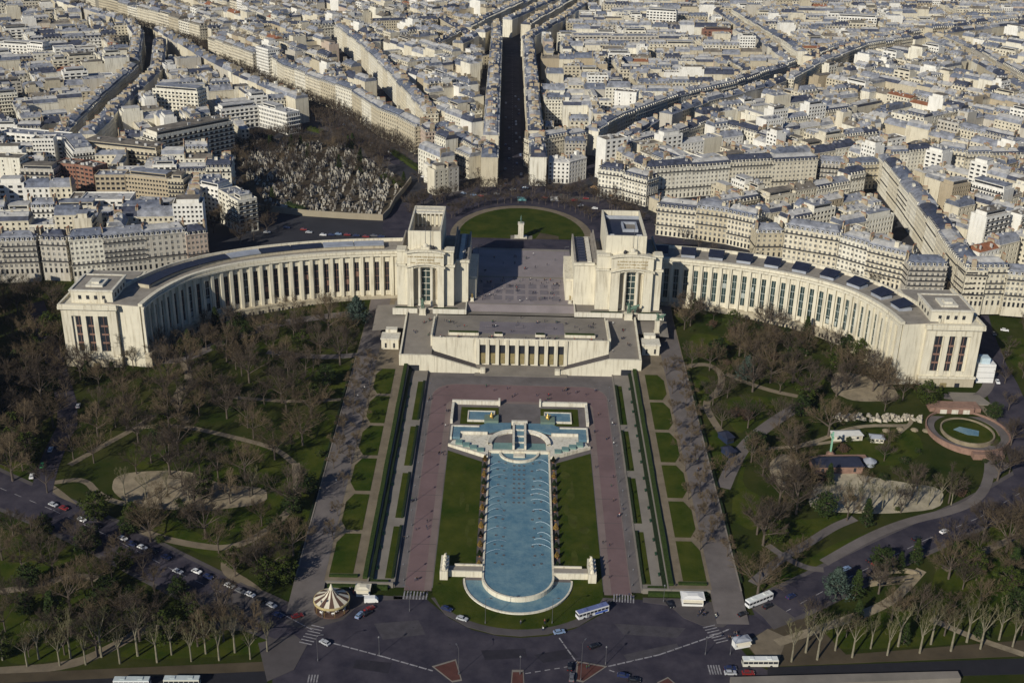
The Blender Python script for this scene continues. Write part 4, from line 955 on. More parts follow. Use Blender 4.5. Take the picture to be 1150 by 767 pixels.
def house(w, d, h, style, q, lod, ends=(False, False)):
    """local frame: facade towards -y, centred; returns builders for wall, glass, roof, chimneys, dormers"""
    Wl, Gl, Rf = MB(), MB(), MB(); ch = []; do = []
    fl = max(2, int(round((h-4)/3.1))); hx, hy = w/2, d/2
    e0, e1 = ends; mod = style in ('modern', 'terraced', 'blank')
    pitch = q.choice((2.6, 2.9, 3.2)) if not mod else q.choice((2.2, 3.4, 4.4)); ww = 1.34 if not mod else pitch*.62
    if lod >= 2: pitch *= 1.35; ww *= 1.3
    Gl.box(-hx+.36, -hy+.36, -5, hx-.36, hy-.36, h-.1)
    bal = None
    if style == 'mansard': bal = q.choice(((1, fl-1), (1, fl-1), (1,), (1, 2, 3, fl-1), (2, fl-1)))
    if style in ('modern', 'terraced'): bal = tuple(range(1, fl)) if q.random() < .6 else None
    if style == 'blank': facade(Wl, -hx, hx, -hy, -1, h, fl, 8, 0, 2, ww=.9)
    else: facade(Wl, -hx, hx, -hy, -1, h, fl, pitch, 0, lod, bal=bal, ww=ww)
    if lod < 2: facade(Wl, -hx, hx, hy, 1, h, fl, pitch*1.2, 0, 2, ww=ww)
    else: Wl.box(-hx, hy-.4, -5, hx, hy, h)
    for e, sx in ((e0, -1), (e1, 1)):
        if e: facade(Wl, -hy, hy, sx*hx, sx, h, fl, pitch, 1, lod, bal=bal, ww=ww)
        else: Wl.box(sx*hx, -hy+.01, -5, sx*(hx-.4), hy-.01, h+.0)
    if style == 'mansard':
        Wl.box(-hx-.3*e0, -hy-.45, h-.15, hx+.3*e1, hy+.3, h+.25)
        m = q.uniform(2.6, 3.4); ins = q.uniform(1.3, 1.9); i0 = ins if e0 else 0; i1 = ins if e1 else 0
        Rf.fru(-hx+.05, -hy+.2, hx-.05, hy-.2, h+.25, -hx+i0+.05, -hy+ins, hx-i1-.05, hy-ins, h+m)
        Rf.fru(-hx+i0+.05, -hy+ins, hx-i1-.05, hy-ins, h+m, -hx+i0*2+.3, -hy+d*.42, hx-i1*2-.3, hy-d*.42, h+m+1.5, 0 if q.random() < .5 else 1)
        n = max(2, int(round(w/(2.9 if lod < 2 else 4)))); 
        for k in range(n):
            x = -hx+(k+.5)*w/n; do.append((x, -hy+.55, h+.35, 0))
        if e0 or e1:
            for k in range(max(1, int(d/3.4))):
                y = -hy+(k+.5)*d/max(1, int(d/3.4))
                if e0: do.append((-hx+.55, y, h+.35, -math.pi/2))
                if e1: do.append((hx-.55, y, h+.35, math.pi/2))
        top = h+m+1.4
    elif style == 'gable':
        Wl.box(-hx, -hy-.3, h-.15, hx, hy+.2, h+.1)
        mm = q.uniform(1.8, 3.2); Rf.fru(-hx, -hy, hx, hy, h+.1, -hx, -hy+d*.47, hx, hy-d*.47, h+mm)
        top = h+mm
        for k in range(q.randint(1, 4)): x = q.uniform(-hx+1, hx-1.5); Rf.box(x, -hy+1.4, h+.3, x+1.0, -hy+2.6, h+1.3, 1)
    else:
        Wl.box(-hx, -hy-.01, h, hx, -hy+.35, h+.8); Wl.box(-hx, hy-.35, h, hx, hy, h+.8); Wl.box(-hx, -hy+.35, h, -hx+.35, hy-.35, h+.8); Wl.box(hx-.35, -hy+.35, h, hx, hy-.35, h+.8)
        Rf.box(-hx+.35, -hy+.35, h-.1, hx-.35, hy-.35, h+.15)
        if style == 'terraced' or q.random() < .5:
            a = q.uniform(1.4, 2.6); Wl.box(-hx+a, -hy+a*1.2, h+.1, hx-a, hy-a*.8, h+3.0); Rf.box(-hx+a-.25, -hy+a*1.2-.4, h+3.0, hx-a+.25, hy-a*.8+.2, h+3.3)
            Gl.box(-hx+a+.6, -hy+a*1.2-.04, h+.9, hx-a-.6, -hy+a*1.2+.1, h+2.4)
        if q.random() < .3: Rf.box(-hx+.5, -hy+.5, h, hx-.5, -hy+1.2, h+.9, 1)
        for k in range(q.randint(3, 8)):
            x = q.uniform(-hx+1.5, hx-3.5); y = q.uniform(-hy+1.5, hy-3.5); z = h+(3.3 if style == 'terraced' else .1); Rf.box(x, y, z, x+q.uniform(.8, 2.6), y+q.uniform(.8, 2.2), z+q.uniform(.7, 2.2), 1)
        top = h+1.4
    if style in ('mansard', 'gable'):
        for sx in (-1, 1):
            for k in range(q.choice((1, 1, 2))):
                c = MB(); y = q.uniform(-hy+1.6, hy-4.6); l = q.uniform(2.2, 5.0); zz = top+q.uniform(.3, 2.2); x = sx*(hx-.42)
                c.box(x-.33, y, h-.5, x+.33, y+l, zz, 0)
                if lod < 2:
                    npot = int(l/.55)
                    for j in range(npot): c.box(x-.13, y+.25+j*.55, zz, x+.13, y+.5+j*.55, zz+.55, 1)
                ch.append(c)
        if q.random() < .5:
            c = MB(); x = q.uniform(-hx*.5, hx*.5); c.box(x-.7, -.3, h, x+.7, .35, top+q.uniform(.6, 1.3), 0); ch.append(c)
        for k in range(q.randint(1, 5)): x = q.uniform(-hx+1.2, hx-2); y = q.uniform(-hy+1.8, hy-2.6); Rf.box(x, y, h, x+q.uniform(.5, 1.8), y+q.uniform(.6, 1.8), top+q.uniform(-.4, .9), 1)
        if q.random() < .35:
            x = q.uniform(-hx+1, hx-3.4); y = q.uniform(-hy+2.2, hy-4.2); Wl.box(x, y, h, x+q.uniform(2, 3.4), y+q.uniform(1.6, 2.6), top+q.uniform(.6, 2.4))
    return Wl, Gl, Rf, ch, do
# a dormer window, shared
dm = MB(); dm.box(-.62, -.75, 0, .62, 1.0, 1.75, 0); dm.box(-.78, -.9, 1.75, .78, 1.3, 1.95, 1); dm.box(-.42, -.78, .35, .42, -.751, 1.5, 2)
def big(mb, src, mi_map):
    pass
HOUSES = []
def add_house(front_x, front_y, w, d, h, a, style, wi, ri, tag, ends=(False, False), force=False, z=24):
    """front_x, front_y: middle of the facade at ground; a: direction of the facade line"""
    cx = front_x-math.sin(a)*d/2; cy = front_y+math.cos(a)*d/2
    if not force and not free(cx, cy, w/2, d/2, a): return False
    mark(cx, cy, w/2, d/2, a)
    HOUSES.append(dict(cx=cx, cy=cy, w=w, d=d, h=h, a=a, style=style, wi=wi, ri=ri, tag=tag, ends=ends, z=z)); return True
def turn(a, b):
    return abs(math.atan2(a[1][1]-a[0][1], a[1][0]-a[0][0])-math.atan2(b[1][1]-b[0][1], b[1][0]-b[0][0])) > .25
def row(pxs, ze, tag, d=13, styles=('mansard',), walls=(0, 1, 2, 3), roofs=(0, 1, 3), zg=24, wr=(17, 26), endl=True, endr=True, jit=1.3, seed=0, force=True, world=False):
    pts = pxs if world else [at(x, y, ze) for x, y in pxs]; q = random.Random(seed+int(pts[0][0]*3))
    segs = list(zip(pts, pts[1:])); first = True
    for si, (a, b) in enumerate(segs):
        L = math.hypot(b[0]-a[0], b[1]-a[1]); n = max(1, int(round(L/q.uniform(*wr)))); ang = math.atan2(b[1]-a[1], b[0]-a[0]); u = 0
        ws = [q.uniform(.8, 1.2) for _ in range(n)]; sm = sum(ws)
        for k in range(n):
            ww = L*ws[k]/sm; m = (u+ww/2)/L; u += ww
            add_house(a[0]+(b[0]-a[0])*m, a[1]+(b[1]-a[1])*m, ww-.05, d+q.uniform(-.6, .6), ze-zg+q.uniform(-jit, jit), ang, q.choice(styles), q.choice(walls), q.choice(roofs), tag, ((endl and si == 0 and k == 0) or (k == 0 and si > 0 and turn(segs[si-1], segs[si])), (endr and si == len(segs)-1 and k == n-1) or (k == n-1 and si < len(segs)-1 and turn(segs[si], segs[si+1]))), force, z=zg)
# rows picked off the photograph along their eaves
row([(-60, 275), (0, 272), (40, 271)], 44, 'at the far left above the dark trees', walls=(3, 1), seed=1)
row([(44, 272), (74, 273)], 43, 'in shade left of the long cream row', walls=(1, 3), d=11, seed=2)
row([(77, 271), (115, 268), (209, 259)], 46, 'in the cream row above the left wing', walls=(0, 2, 0, 3), roofs=(3, 0), seed=3, wr=(19, 25))
row([(209, 266), (233, 263)], 43, 'at the right end of the cream row above the left wing', walls=(6, 2), roofs=(1,), wr=(20, 30))
row([(90, 224), (146, 224)], 44, 'set behind the cream row on the left', styles=('modern',), walls=(4,), roofs=(2,), wr=(60, 60), d=16)
row([(148, 233), (193, 235)], 38, 'set behind the cream row on the left', styles=('terraced',), walls=(4,), roofs=(2, 4), wr=(40, 50), d=14)
row([(-30, 178), (22, 180)], 54, 'at the left edge of the photo', styles=('blank',), walls=(2,), roofs=(4,), wr=(40, 50))
row([(22, 191), (60, 192)], 48, 'near the left edge of the photo', styles=('modern',), walls=(3,), roofs=(4,), wr=(40, 50))
row([(61, 184), (84, 186), (104, 190)], 49, 'near the left edge of the photo', styles=('modern',), walls=(7,), roofs=(4,), wr=(14, 18))
row([(106, 198), (140, 198), (188, 203), (206, 204)], 48, 'left of the cemetery', styles=('modern',), walls=(5, 1, 5), roofs=(4, 0), wr=(20, 30))
row([(222, 209), (245, 214), (267, 226)], 46, 'beside the cemetery trees', styles=('terraced', 'modern'), walls=(4, 2), roofs=(2, 3), wr=(16, 20))
row([(92, 164), (176, 173)], 46, 'left of the cemetery', styles=('terraced',), walls=(1,), roofs=(4,), wr=(40, 60), d=17)
row([(176, 156), (262, 139)], 52, 'above the cemetery on the left', styles=('terraced',), walls=(2,), roofs=(4,), wr=(50, 60), d=18)
row([(171, 102), (222, 106)], 52, 'above the cemetery on the left', styles=('modern',), walls=(2,), roofs=(0,), wr=(50, 60), d=15)
row([(248, 124), (290, 119), (322, 128)], 42, 'at the top of the cemetery', styles=('modern',), walls=(4,), roofs=(2,), wr=(20, 30))
row([(0, 150), (69, 156), (82, 172)], 47, 'near the left edge of the photo', styles=('modern', 'terraced'), walls=(4,), roofs=(0, 3), wr=(35, 45), d=15)
row([(110, -2), (177, 16), (224, 29)], 47, 'on the far side of the tree-lined avenue', walls=(0, 2, 1), styles=('mansard', 'modern'), roofs=(0, 4), seed=5)
row([(233, 44), (284, 62)], 46, 'on the far side of the tree-lined avenue', walls=(0,), styles=('mansard',), roofs=(0, 4), seed=5)
row([(287, 52), (301, 56)], 56, 'on the far side of the tree-lined avenue', styles=('modern',), walls=(4,), roofs=(2,), wr=(30, 40))
row([(303, 66), (319, 76), (395, 104), (426, 125), (447, 133), (466, 143)], 46, 'on the far side of the tree-lined avenue', walls=(0, 0, 2, 1), roofs=(0, 3), seed=6)
row([(466, 140), (478, 150)], 44, 'at the corner where the tree-lined avenue ends', walls=(7, 6), roofs=(1,), wr=(14, 20))
row([(375, 30), (405, 52), (440, 88), (476, 128)], 45, 'along the narrow diagonal street', walls=(2, 0), roofs=(0, 2, 3), seed=7)
row([(489, 143), (510, 155), (532, 168), (554, 167)], 43, 'in the wedge-shaped corner block at the junction', walls=(0, 6, 0), roofs=(1, 3), seed=8)
row([(-262, 640), (-272, 575)], 54, 'x', world=True, zg=14) if False else None
for (x_, y_, a_) in ((-266, 452, 75), (-270, 474, 78), (-277, 497, 74), (-284, 520, 72), (-292, 543, 70), (-302, 566, 68), (-312, 590, 68)):
    add_house(x_, y_, 23, 14, 27, R(a_)+math.pi, 'modern' if y_ % 2 else 'mansard', 1, 0, None, (True, True), True, z=T(x_, y_))
def line_rows(line, wd, seed, sides=(1, -1), h=21, d=12.5, zc=24, ymax=2050, walls=(0, 1, 2, 3), roofs=(0, 3, 1), step=(15, 24)):
    q = random.Random(seed)
    for sd in sides:
        L = offset_line(line, sd*wd/2)
        for a, b in zip(L, L[1:]):
            D = math.hypot(b[0]-a[0], b[1]-a[1]); u = 0; an = math.atan2(b[1]-a[1], b[0]-a[0]); hb = h+q.uniform(-1, 1)
            while u < D-7:
                w = min(q.uniform(*step), D-u); m = (u+w/2)/D
                x, y = a[0]+(b[0]-a[0])*m, a[1]+(b[1]-a[1])*m
                add_house(x, y, w-.05, d, hb+q.uniform(-.8, .8), an+(0 if sd > 0 else math.pi), q.choice(('mansard', 'mansard', 'mansard', 'gable')), q.choice(walls), q.choice(roofs), None, (False, False)); u += w
X1 = P24([(1030, 52), (1085, 78), (1170, 128)]); X2 = P24([(815, 30), (860, 62), (905, 96)]); X3 = P24([(-20, 98), (50, 66), (118, 22)]); X4 = P24([(930, 150), (1000, 128), (1080, 118), (1170, 110)])
for l in (X1, X2): mark_line(l, 11)
# right of the main street
row([(598, 162), (613, 160)], 44, 'right corner of the long dark street', walls=(0,), roofs=(3,), wr=(14, 20))
row([(616, 182), (640, 183), (659, 178)], 40, 'small corner block right of the long dark street', walls=(2, 4), roofs=(2,), styles=('gable',), wr=(16, 22))
row([(613, 158), (660, 150)], 44, 'behind the white corner block', walls=(1, 0), roofs=(3, 1), wr=(18, 24))
row([(672, 192), (700, 196), (727, 203)], 43, 'angled end of the long slate-roofed block', walls=(2,), roofs=(1,), wr=(26, 30))
row([(728, 192), (820, 185), (919, 180)], 46, 'in the long slate-roofed block', walls=(2, 0), roofs=(1,), wr=(34, 40), seed=9)
row([(703, 166), (760, 152), (800, 138)], 44, 'behind the long slate-roofed block', walls=(0,), roofs=(1,), seed=10)
row([(800, 138), (850, 152), (870, 158)], 44, 'behind the long slate-roofed block', walls=(2,), roofs=(1,), seed=10)
row([(919, 182), (951, 184)], 43, 'right of the long slate-roofed block', walls=(3,), roofs=(0, 3))
row([(953, 186), (991, 184)], 43, 'right of the long slate-roofed block', walls=(1, 0), roofs=(3,))
row([(991, 173), (1021, 172), (1051, 169), (1085, 174), (1145, 173), (1210, 172)], 46, 'in the far right row above the zinc roofs', walls=(1, 2, 0), roofs=(1, 3), seed=12)
row([(738, 231), (782, 236), (818, 241), (850, 248)], 44, 'behind the right wing of the palace', walls=(0, 1), roofs=(0, 3, 1), seed=13)
row([(850, 262), (881, 262)], 40, 'behind the right wing of the palace', walls=(1,), roofs=(0,), seed=13)
row([(881, 258), (943, 268), (975, 277), (1021, 288)], 46, 'behind the right wing of the palace', walls=(0, 2, 0), roofs=(0, 3), seed=14)
row([(1021, 301), (1064, 302)], 42, 'at the right end of the row behind the right wing', walls=(3, 1), roofs=(3, 1), wr=(16, 24))
row([(985, 176), (1010, 206), (1030, 232), (1064, 279), (1085, 303)], 46, 'lining the street down the right side', walls=(0, 2), roofs=(3, 0, 1), seed=15)
row([(1086, 303), (1132, 303)], 46, 'at the foot of the street down the right side', walls=(0,), roofs=(3,), wr=(40, 40))
row([(1132, 308), (1190, 312)], 44, 'at the right edge of the photo', walls=(0,), roofs=(0,))
row([(892, 89), (928, 70), (975, 52), (1025, 44)], 46, 'far off along the right-hand avenue', walls=(0, 1), roofs=(0, 3), seed=16)
row([(650, 12), (766, 14)], 54, 'tall slab far off at the top', styles=('modern',), walls=(4, 2), roofs=(2,), wr=(60, 80)) if False else row([(726, 12), (760, 14)], 54, 'far off at the top of the photo', styles=('modern',), walls=(4,), roofs=(2,), wr=(50, 60))
row([(645, 42), (740, 42)], 46, 'in the long dark glass slab at the top', styles=('modern',), walls=(3,), roofs=(0,), wr=(60, 70), d=18)
row([(690, 102), (715, 104)], 54, 'blank-walled tall block above the slate roofs', styles=('blank',), walls=(4,), roofs=(4,), wr=(30, 40))
row([(262, 26), (345, 28)], 44, 'in the long school building at the top left', styles=('gable',), walls=(1,), roofs=(1,), wr=(40, 50), jit=.1)
row([(418, 24), (492, 22)], 44, 'in the long school building at the top', styles=('gable',), walls=(1,), roofs=(1,), wr=(40, 50), jit=.1)
row([(492, 20), (524, 40)], 44, 'in the long school building at the top', styles=('gable',), walls=(1,), roofs=(1,), wr=(40, 50), jit=.1)
row([(941, 20), (985, 22)], 50, 'far off at the top right', styles=('modern',), walls=(4,), roofs=(2,), wr=(60, 80))
row([(30, 50), (48, 52)], 48, 'near the top left corner', styles=('modern',), walls=(4,), roofs=(2,), wr=(30, 40))
row([(0, 50), (47, 53)], 46, 'near the top left corner', styles=('modern',), walls=(4,), roofs=(2,), wr=(50, 60))

line_rows(offset_line(MANDEL, -41)[:7], .1, 41, (-1,)); line_rows(ST_MAIN, 23, 42, walls=(0, 2, 1)); line_rows(ST_D1, 17, 43); line_rows(ST_D2, 16, 44); line_rows(KLEB[1:], 18, 45, roofs=(1, 3, 0)); line_rows(ST_B, 14, 46, (1,)); line_rows(ST_P, 11, 47)
for i_, l in enumerate((X1, X2)): line_rows(l, 12, 50+i_)
# the fabric in between: blocks of houses round small courts
def ang(l): return math.atan2(l[-1][1]-l[0][1], l[-1][0]-l[0][0])
A_MAN = ang(MANDEL); A_KL = ang(KLEB[3:7])
def crossx(line, y):
    for a, b in zip(line, line[1:]):
        if (a[1]-y)*(b[1]-y) <= 0 and a[1] != b[1]: return a[0]+(b[0]-a[0])*(y-a[1])/(b[1]-a[1])
    return None
def sector(x, y):
    mx = crossx(MAND_C, y)
    if mx is None: mx = -520 if y > 1400 else -70
    if y > 800 and x < mx: return 0 if y > 905 else 3
    if y <= 800 and x < -75: return 3
    if x < -8: return 1
    k = None
    for a, b in zip(KLEB, KLEB[1:]):
        if a[0] <= x < b[0]: k = a[1]+(b[1]-a[1])*(x-a[0])/(b[0]-a[0])
    if k is None: k = 800 if x < KLEB[0][0] else 1500
    if y > k: return 2
    return 4 if x < 300 else 5
ANG = {0: R(28), 1: A_MAN, 2: R(4), 3: R(8), 4: A_KL*.6, 5: R(-52)}
qf = random.Random(21)
def zone_style(q, far):
    r = q.random()
    if r < .54: return 'mansard'
    if r < .74: return 'gable'
    if r < .86: return 'flat'
    return q.choice(('modern', 'terraced'))
HALF = math.tan(math.atan(575/FPX))+.035
for sec, A0 in ANG.items():
    ca, sa = math.cos(A0), math.sin(A0); ox, oy = (0, 900)
    v = -1500; rowi = 0
    while v < 1500:
        blockd = qf.uniform(50, 68); u = -1600+qf.uniform(0, 30); street = qf.uniform(10, 13)
        while u < 1600:
            bl = qf.uniform(80, 150)
            cxm, cym = ox+(u+bl/2)*ca-(v+blockd/2)*sa, oy+(u+bl/2)*sa+(v+blockd/2)*ca
            if 600 < cym < 2150 and abs(cxm) < cym*HALF/math.cos(PIT)*1.12+80:
                hb = qf.uniform(17.5, 21.5); wall_bias = qf.choice(((0, 0, 2), (0, 2, 4), (0, 1, 3), (2, 2, 0), (0, 1, 5)))
                spots = []
                x = 0
                dd = qf.uniform(11, 13)
                while x < bl-8:
                    ww = qf.uniform(14, 25)
                    if bl-(x+ww) < 9: ww = bl-x
                    spots.append((x+ww/2, 0, ww, dd, 0)); spots.append((x+ww/2, blockd, ww, dd, math.pi)); x += ww
                y = dd
                while y < blockd-dd-6:
                    hh = min(qf.uniform(11, 16), blockd-dd-y)
                    spots.append((0, y+hh/2, hh, 10, -math.pi/2)); spots.append((bl, y+hh/2, hh, 10, math.pi/2)); y += hh
                for k in range(int(bl/27)): spots.append((14+k*27+qf.uniform(-2, 6), dd+.5, qf.uniform(7, 11), (blockd-2*dd-1)*qf.choice((1, 1, .5)), 9))
                for (lx, ly, ww, dpt, ra) in spots:
                    low = ra == 9
                    if low: ra = 0
                    px_ = ox+(u+lx)*ca-(v+ly)*sa; py_ = oy+(u+lx)*sa+(v+ly)*ca; a = A0+ra
                    mx_, my_ = px_-math.sin(a)*dpt/2, py_+math.cos(a)*dpt/2
                    if sector(mx_, my_) != sec: continue
                    if my_ < 655 or abs(mx_) > my_*.495+60 or my_ > 2080: continue
                    st = zone_style(qf, my_ > 1100)
                    if low: st = qf.choice(('gable', 'flat', 'gable', 'mansard'))
                    hh = (hb if not (85 < mx_ < 230 and 735 < my_ < 825) else 14.5)+qf.gauss(0, 1.3)+(qf.uniform(-6, 4) if qf.random() < .12 else 0)-(qf.uniform(2, 9) if low else 0)+(qf.uniform(2, 8) if st in ('modern', 'terraced') else 0)
                    wi = qf.choice(wall_bias) if qf.random() < .92 else qf.randrange(8)
                    if wi == 7 and qf.random() < .7: wi = 1
                    if st in ('modern', 'terraced') and qf.random() < .6: wi = 4
                    ri = qf.choice((0, 0, 3, 1)) if st == 'mansard' else qf.choice((0, 2, 2, 3, 4, 5) if st == 'gable' and qf.random() < .5 else (0, 2, 2, 4, 4))
                    add_house(px_, py_, ww-.03, dpt, max(9, hh), a, st, wi, ri, None, (qf.random() < .3, qf.random() < .3) if low else (lx-ww/2 < .5 and ra in (0, ), False))
            u += bl+qf.choice((9, 11, 13))
        v += blockd+street; rowi += 1

# which of them are objects of their own: the 300 that show largest
def score(b):
    X, Y, Z = b['cx']-CAMX, b['cy'], CAMH-b['z']-b['h']
    px_, py_ = proj(b['cx'], b['cy'], b['z']+b['h'])
    if not (-15 < px_ < 1165 and -8 < py_ < 767): return 0
    return b['w']*(b['h']*.5+b['d'])/(X*X+Y*Y+Z*Z)*(2.0 if b['tag'] else 1.0)
HOUSES.sort(key=lambda b: -score(b))
SECN = {0: 'left of the tree-lined avenue', 1: 'between the tree-lined avenue and the long dark street', 2: 'between the long dark street and the right-hand avenue', 3: 'beyond the left wing', 4: 'beyond the right wing', 5: 'in the quarter at the right edge'}
solo = HOUSES[:298]; rest = HOUSES[298:]
def visname(b): return f"{WNAME[b['wi']]}-walled"
groups = {}
for b in solo:
    b['key'] = b['tag'] or SECN[sector(b['cx'], b['cy'])]; groups.setdefault(b['key'], []).append(b)
for k, l in groups.items():
    l.sort(key=lambda b: (proj(b['cx'], b['cy'], 44)[0]))
    for i, b in enumerate(l):
        stn = {'mansard': f"{RNAME[b['ri']]} mansard house", 'gable': f"{RNAME[b['ri']]} low-roofed house", 'flat': 'flat-roofed house', 'modern': 'modern flats', 'terraced': 'flats with set-back top', 'blank': 'blank-walled block'}[b['style']]
        if len(l) == 1: b['label'] = f"{WNAME[b['wi']]} {stn} {k}"
        else: b['label'] = f"{WNAME[b['wi']]} {stn} {k}, {nth(i+1)} from left"
        wds = b['label'].split()
        if len(b['label'].split()) > 16 and len(l) == 1: b['label'] = f"{WNAME[b['wi']]} house {k}"
        if len(b['label'].split()) > 16: b['label'] = f"{WNAME[b['wi']]} house {k}, {nth(i+1)} from left"
        if len(b['label'].split()) > 16: print('LONG', b['label'])
        if False: b['label'] = f"{WNAME[b['wi']]} {stn.split()[-1]} {k}, {nth(i+1)} from left"
dormer_me = {}
def dormer_for(ri, wi):
    if (ri, wi) not in dormer_me: dormer_me[(ri, wi)] = dm.mesh('dormer', [WALLS[2] if wi not in (7,) else WALLS[1], ROOFS[ri], M_GL])
    return dormer_me[(ri, wi)]
nwin = 0
wp_ = MB(); wp_.box(-.6, 0, 0, .6, .04, 1, 0, True); 
winm = MB(); winm.box(-.5, -.02, 0, .5, .02, 1, 0, True); winm.box(-.03, -.05, 0, .03, -.021, 1, 1); winm.box(-.5, -.05, .62, .5, -.021, .66, 1)
win_me = [winm.mesh('window', [M_GL, M_WHITE]), winm.mesh('window', [mat('pale_curtain_glass', (.16, .16, .15), .4, 0), M_WHITE])]
for bi, b in enumerate(solo):
    q = random.Random(bi*31+5); near = b['cy'] < 900
    Wl, Gl, Rf, ch, do = house(b['w'], b['d'], b['h'], b['style'], q, 0 if near else 1, b['ends'])
    t = thing('apartment_building', b['label'], 'building', (b['cx'], b['cy'], b['z']), b['a'], 'apartment buildings of the city quarter')
    Wl.obj('wall', [WALLS[b['wi']], WALLS[b['wi']], M_DARK], t)
    Gl.obj('window_glass', M_GL, t)
    rf = Rf.obj('roof', [ROOFS[b['ri']], ROOFS[2] if b['ri'] != 2 else ROOFS[0]], t)
    for c in ch: c.obj('chimney', [M_CHIM, M_POT], rf)
    for x, y, z, ra in do: inst('dormer', dormer_for(b['ri'], b['wi']), rf, (x, y, z), ra)
    if near and b['tag'] and b['style'] == 'mansard' and nwin < 2600 and abs(b['a']) < 1.2:
        # panes set in the openings of the street front
        pq = random.Random(bi*31+5); pitch = pq.choice((2.6, 2.9, 3.2)); n = max(1, int(round(b['w']/pitch))); p = b['w']/n; fl = max(2, int(round((b['h']-4)/3.1))); fh = (b['h']-4)/fl
        for j in range(fl):
            for k in range(n):
                z0 = 4+j*fh+.6; z1 = 4+(j+1)*fh-1.0
                inst('window', win_me[1 if q.random() < .3 else 0], t, (-b['w']/2+(k+.5)*p, -b['d']/2+.26, z0), 0, (1.3, 1, z1-z0)); nwin += 1
# everything smaller and farther: one mass of roofs
sm = {}
ALLM = WALLS+[M_GL]+ROOFS+[M_CHIM, M_POT, M_DARK]
NW = len(WALLS); NR = len(ROOFS)
def merge(dst, src, mm, X, Y, Z, a):
    ca, sa = math.cos(a), math.sin(a); o = len(dst.v)
    dst.v.extend([(X+x*ca-y*sa, Y+x*sa+y*ca, Z+z) for x, y, z in src.v])
    dst.f.extend([tuple(i+o for i in f) for f in src.f]); dst.m.extend([mm[i] for i in src.m])
mass = MB()
for bi, b in enumerate(rest):
    sx_, sy_ = proj(b['cx'], b['cy'], b['z']+b['h'])
    q = random.Random(bi*17+3); lod = 1 if b['cy'] < 900 else 2
    Wl, Gl, Rf, ch, do = house(b['w'], b['d'], b['h'], b['style'], q, lod, b['ends'])
    A = (b['cx'], b['cy'], b['z'], b['a']); r2 = NW+1+(2 if b['ri'] != 2 else 0)
    merge(mass, Wl, {0: b['wi'], 2: len(ALLM)-1}, *A); merge(mass, Gl, {0: NW}, *A); merge(mass, Rf, {0: NW+1+b['ri'], 1: r2}, *A)
    for c in ch: merge(mass, c, {0: NW+1+NR, 1: NW+2+NR}, *A)
    for x, y, z, ra in do:
        d_ = MB(); merge(d_, dm, {0: 2, 1: NW+1+b['ri'], 2: NW}, x, y, z, ra); merge(mass, d_, {k: k for k in range(len(ALLM))}, *A)
o = mass.obj('distant_rooftops', ALLM); props(o, 'mass of smaller and farther Paris houses filling the city beyond', 'buildings', kind='stuff')
print('HOUSES', len(HOUSES), 'faces', len(mass.f), 'windows', nwin)

# ------------------------------------------------------------------ streets and squares of the city
def flat(name, pts, m, h, kind='structure', z0=24):
    mb = MB(); mb.add([(x, y, z0+h) for x, y in pts], [tuple(range(len(pts)))])
    o = mb.obj(name, m); me = o.data
    if me.polygons[0].normal.z < 0: me.flip_normals()
    return props(o, kind=kind)
flat('place_road', [(x, y) for x, y in circ(0, 745, 92, 48)], M_ASPH, 0.02)
gp = [(-40, 716)]+[(-41*math.cos(R(a)), 722+58*math.sin(R(a))) for a in range(0, 181, 8)]+[(40, 716)]
flat('round_pavement', [(x*1.13, 716+(y-716)*1.09) for x, y in gp], M_SAND, 0.12)
flat('round_green', gp, M_LAWN, 0.2)
flat('statue_forecourt', [(-7, 714), (7, 714), (7, 722), (-7, 722)], M_TERR, 0.24)
flat('earth_patch', [(9, 716), (24, 716), (24, 722), (12, 728)], M_GDIRT, 0.24)
def road24(name, pts, w, m=M_ASPH, h=0.03, sub=None):
    Lf = offset_line(pts, w/2); Rt = offset_line(pts, -w/2); mb = MB(); vs = []
    for a, b in zip(Lf, Rt): vs += [(b[0], b[1], 24+h), (a[0], a[1], 24+h)]
    mb.add(vs, [(2*i, 2*i+2, 2*i+3, 2*i+1) for i in range(len(pts)-1)]); return props(mb.obj(name, m), kind='structure')
road24('avenue', MAND_C, 14, h=.06); road24('avenue_pavement', MAND_C, 39, M_PAVE, .04)
road24('avenue', ST_MAIN, 15, h=.08); road24('avenue', KLEB, 11, h=.09); road24('avenue', WILS, 14, h=.10)
for c_, s_ in ((ST_MAIN, 7), ):
    mk = MB()
    for k in range(60):
        y = 830+k*9; x = interp(y, [(p[1], p[0]) for p in c_]); mk.box(x-.12, y, 24.09, x+.12, y+3, 24.095)
    props(mk.obj('lane_marking', M_MARK), kind='structure')
# island mounds of pavement north of the green
for pts in (((-58, 806), (-30, 800), (-24, 812), (-52, 822)), ((18, 806), (52, 796), (60, 806), (24, 818)), ((-70, 770), (-55, 790), (-64, 796), (-78, 776))): flat('traffic_island', pts, M_PAVE, .15)

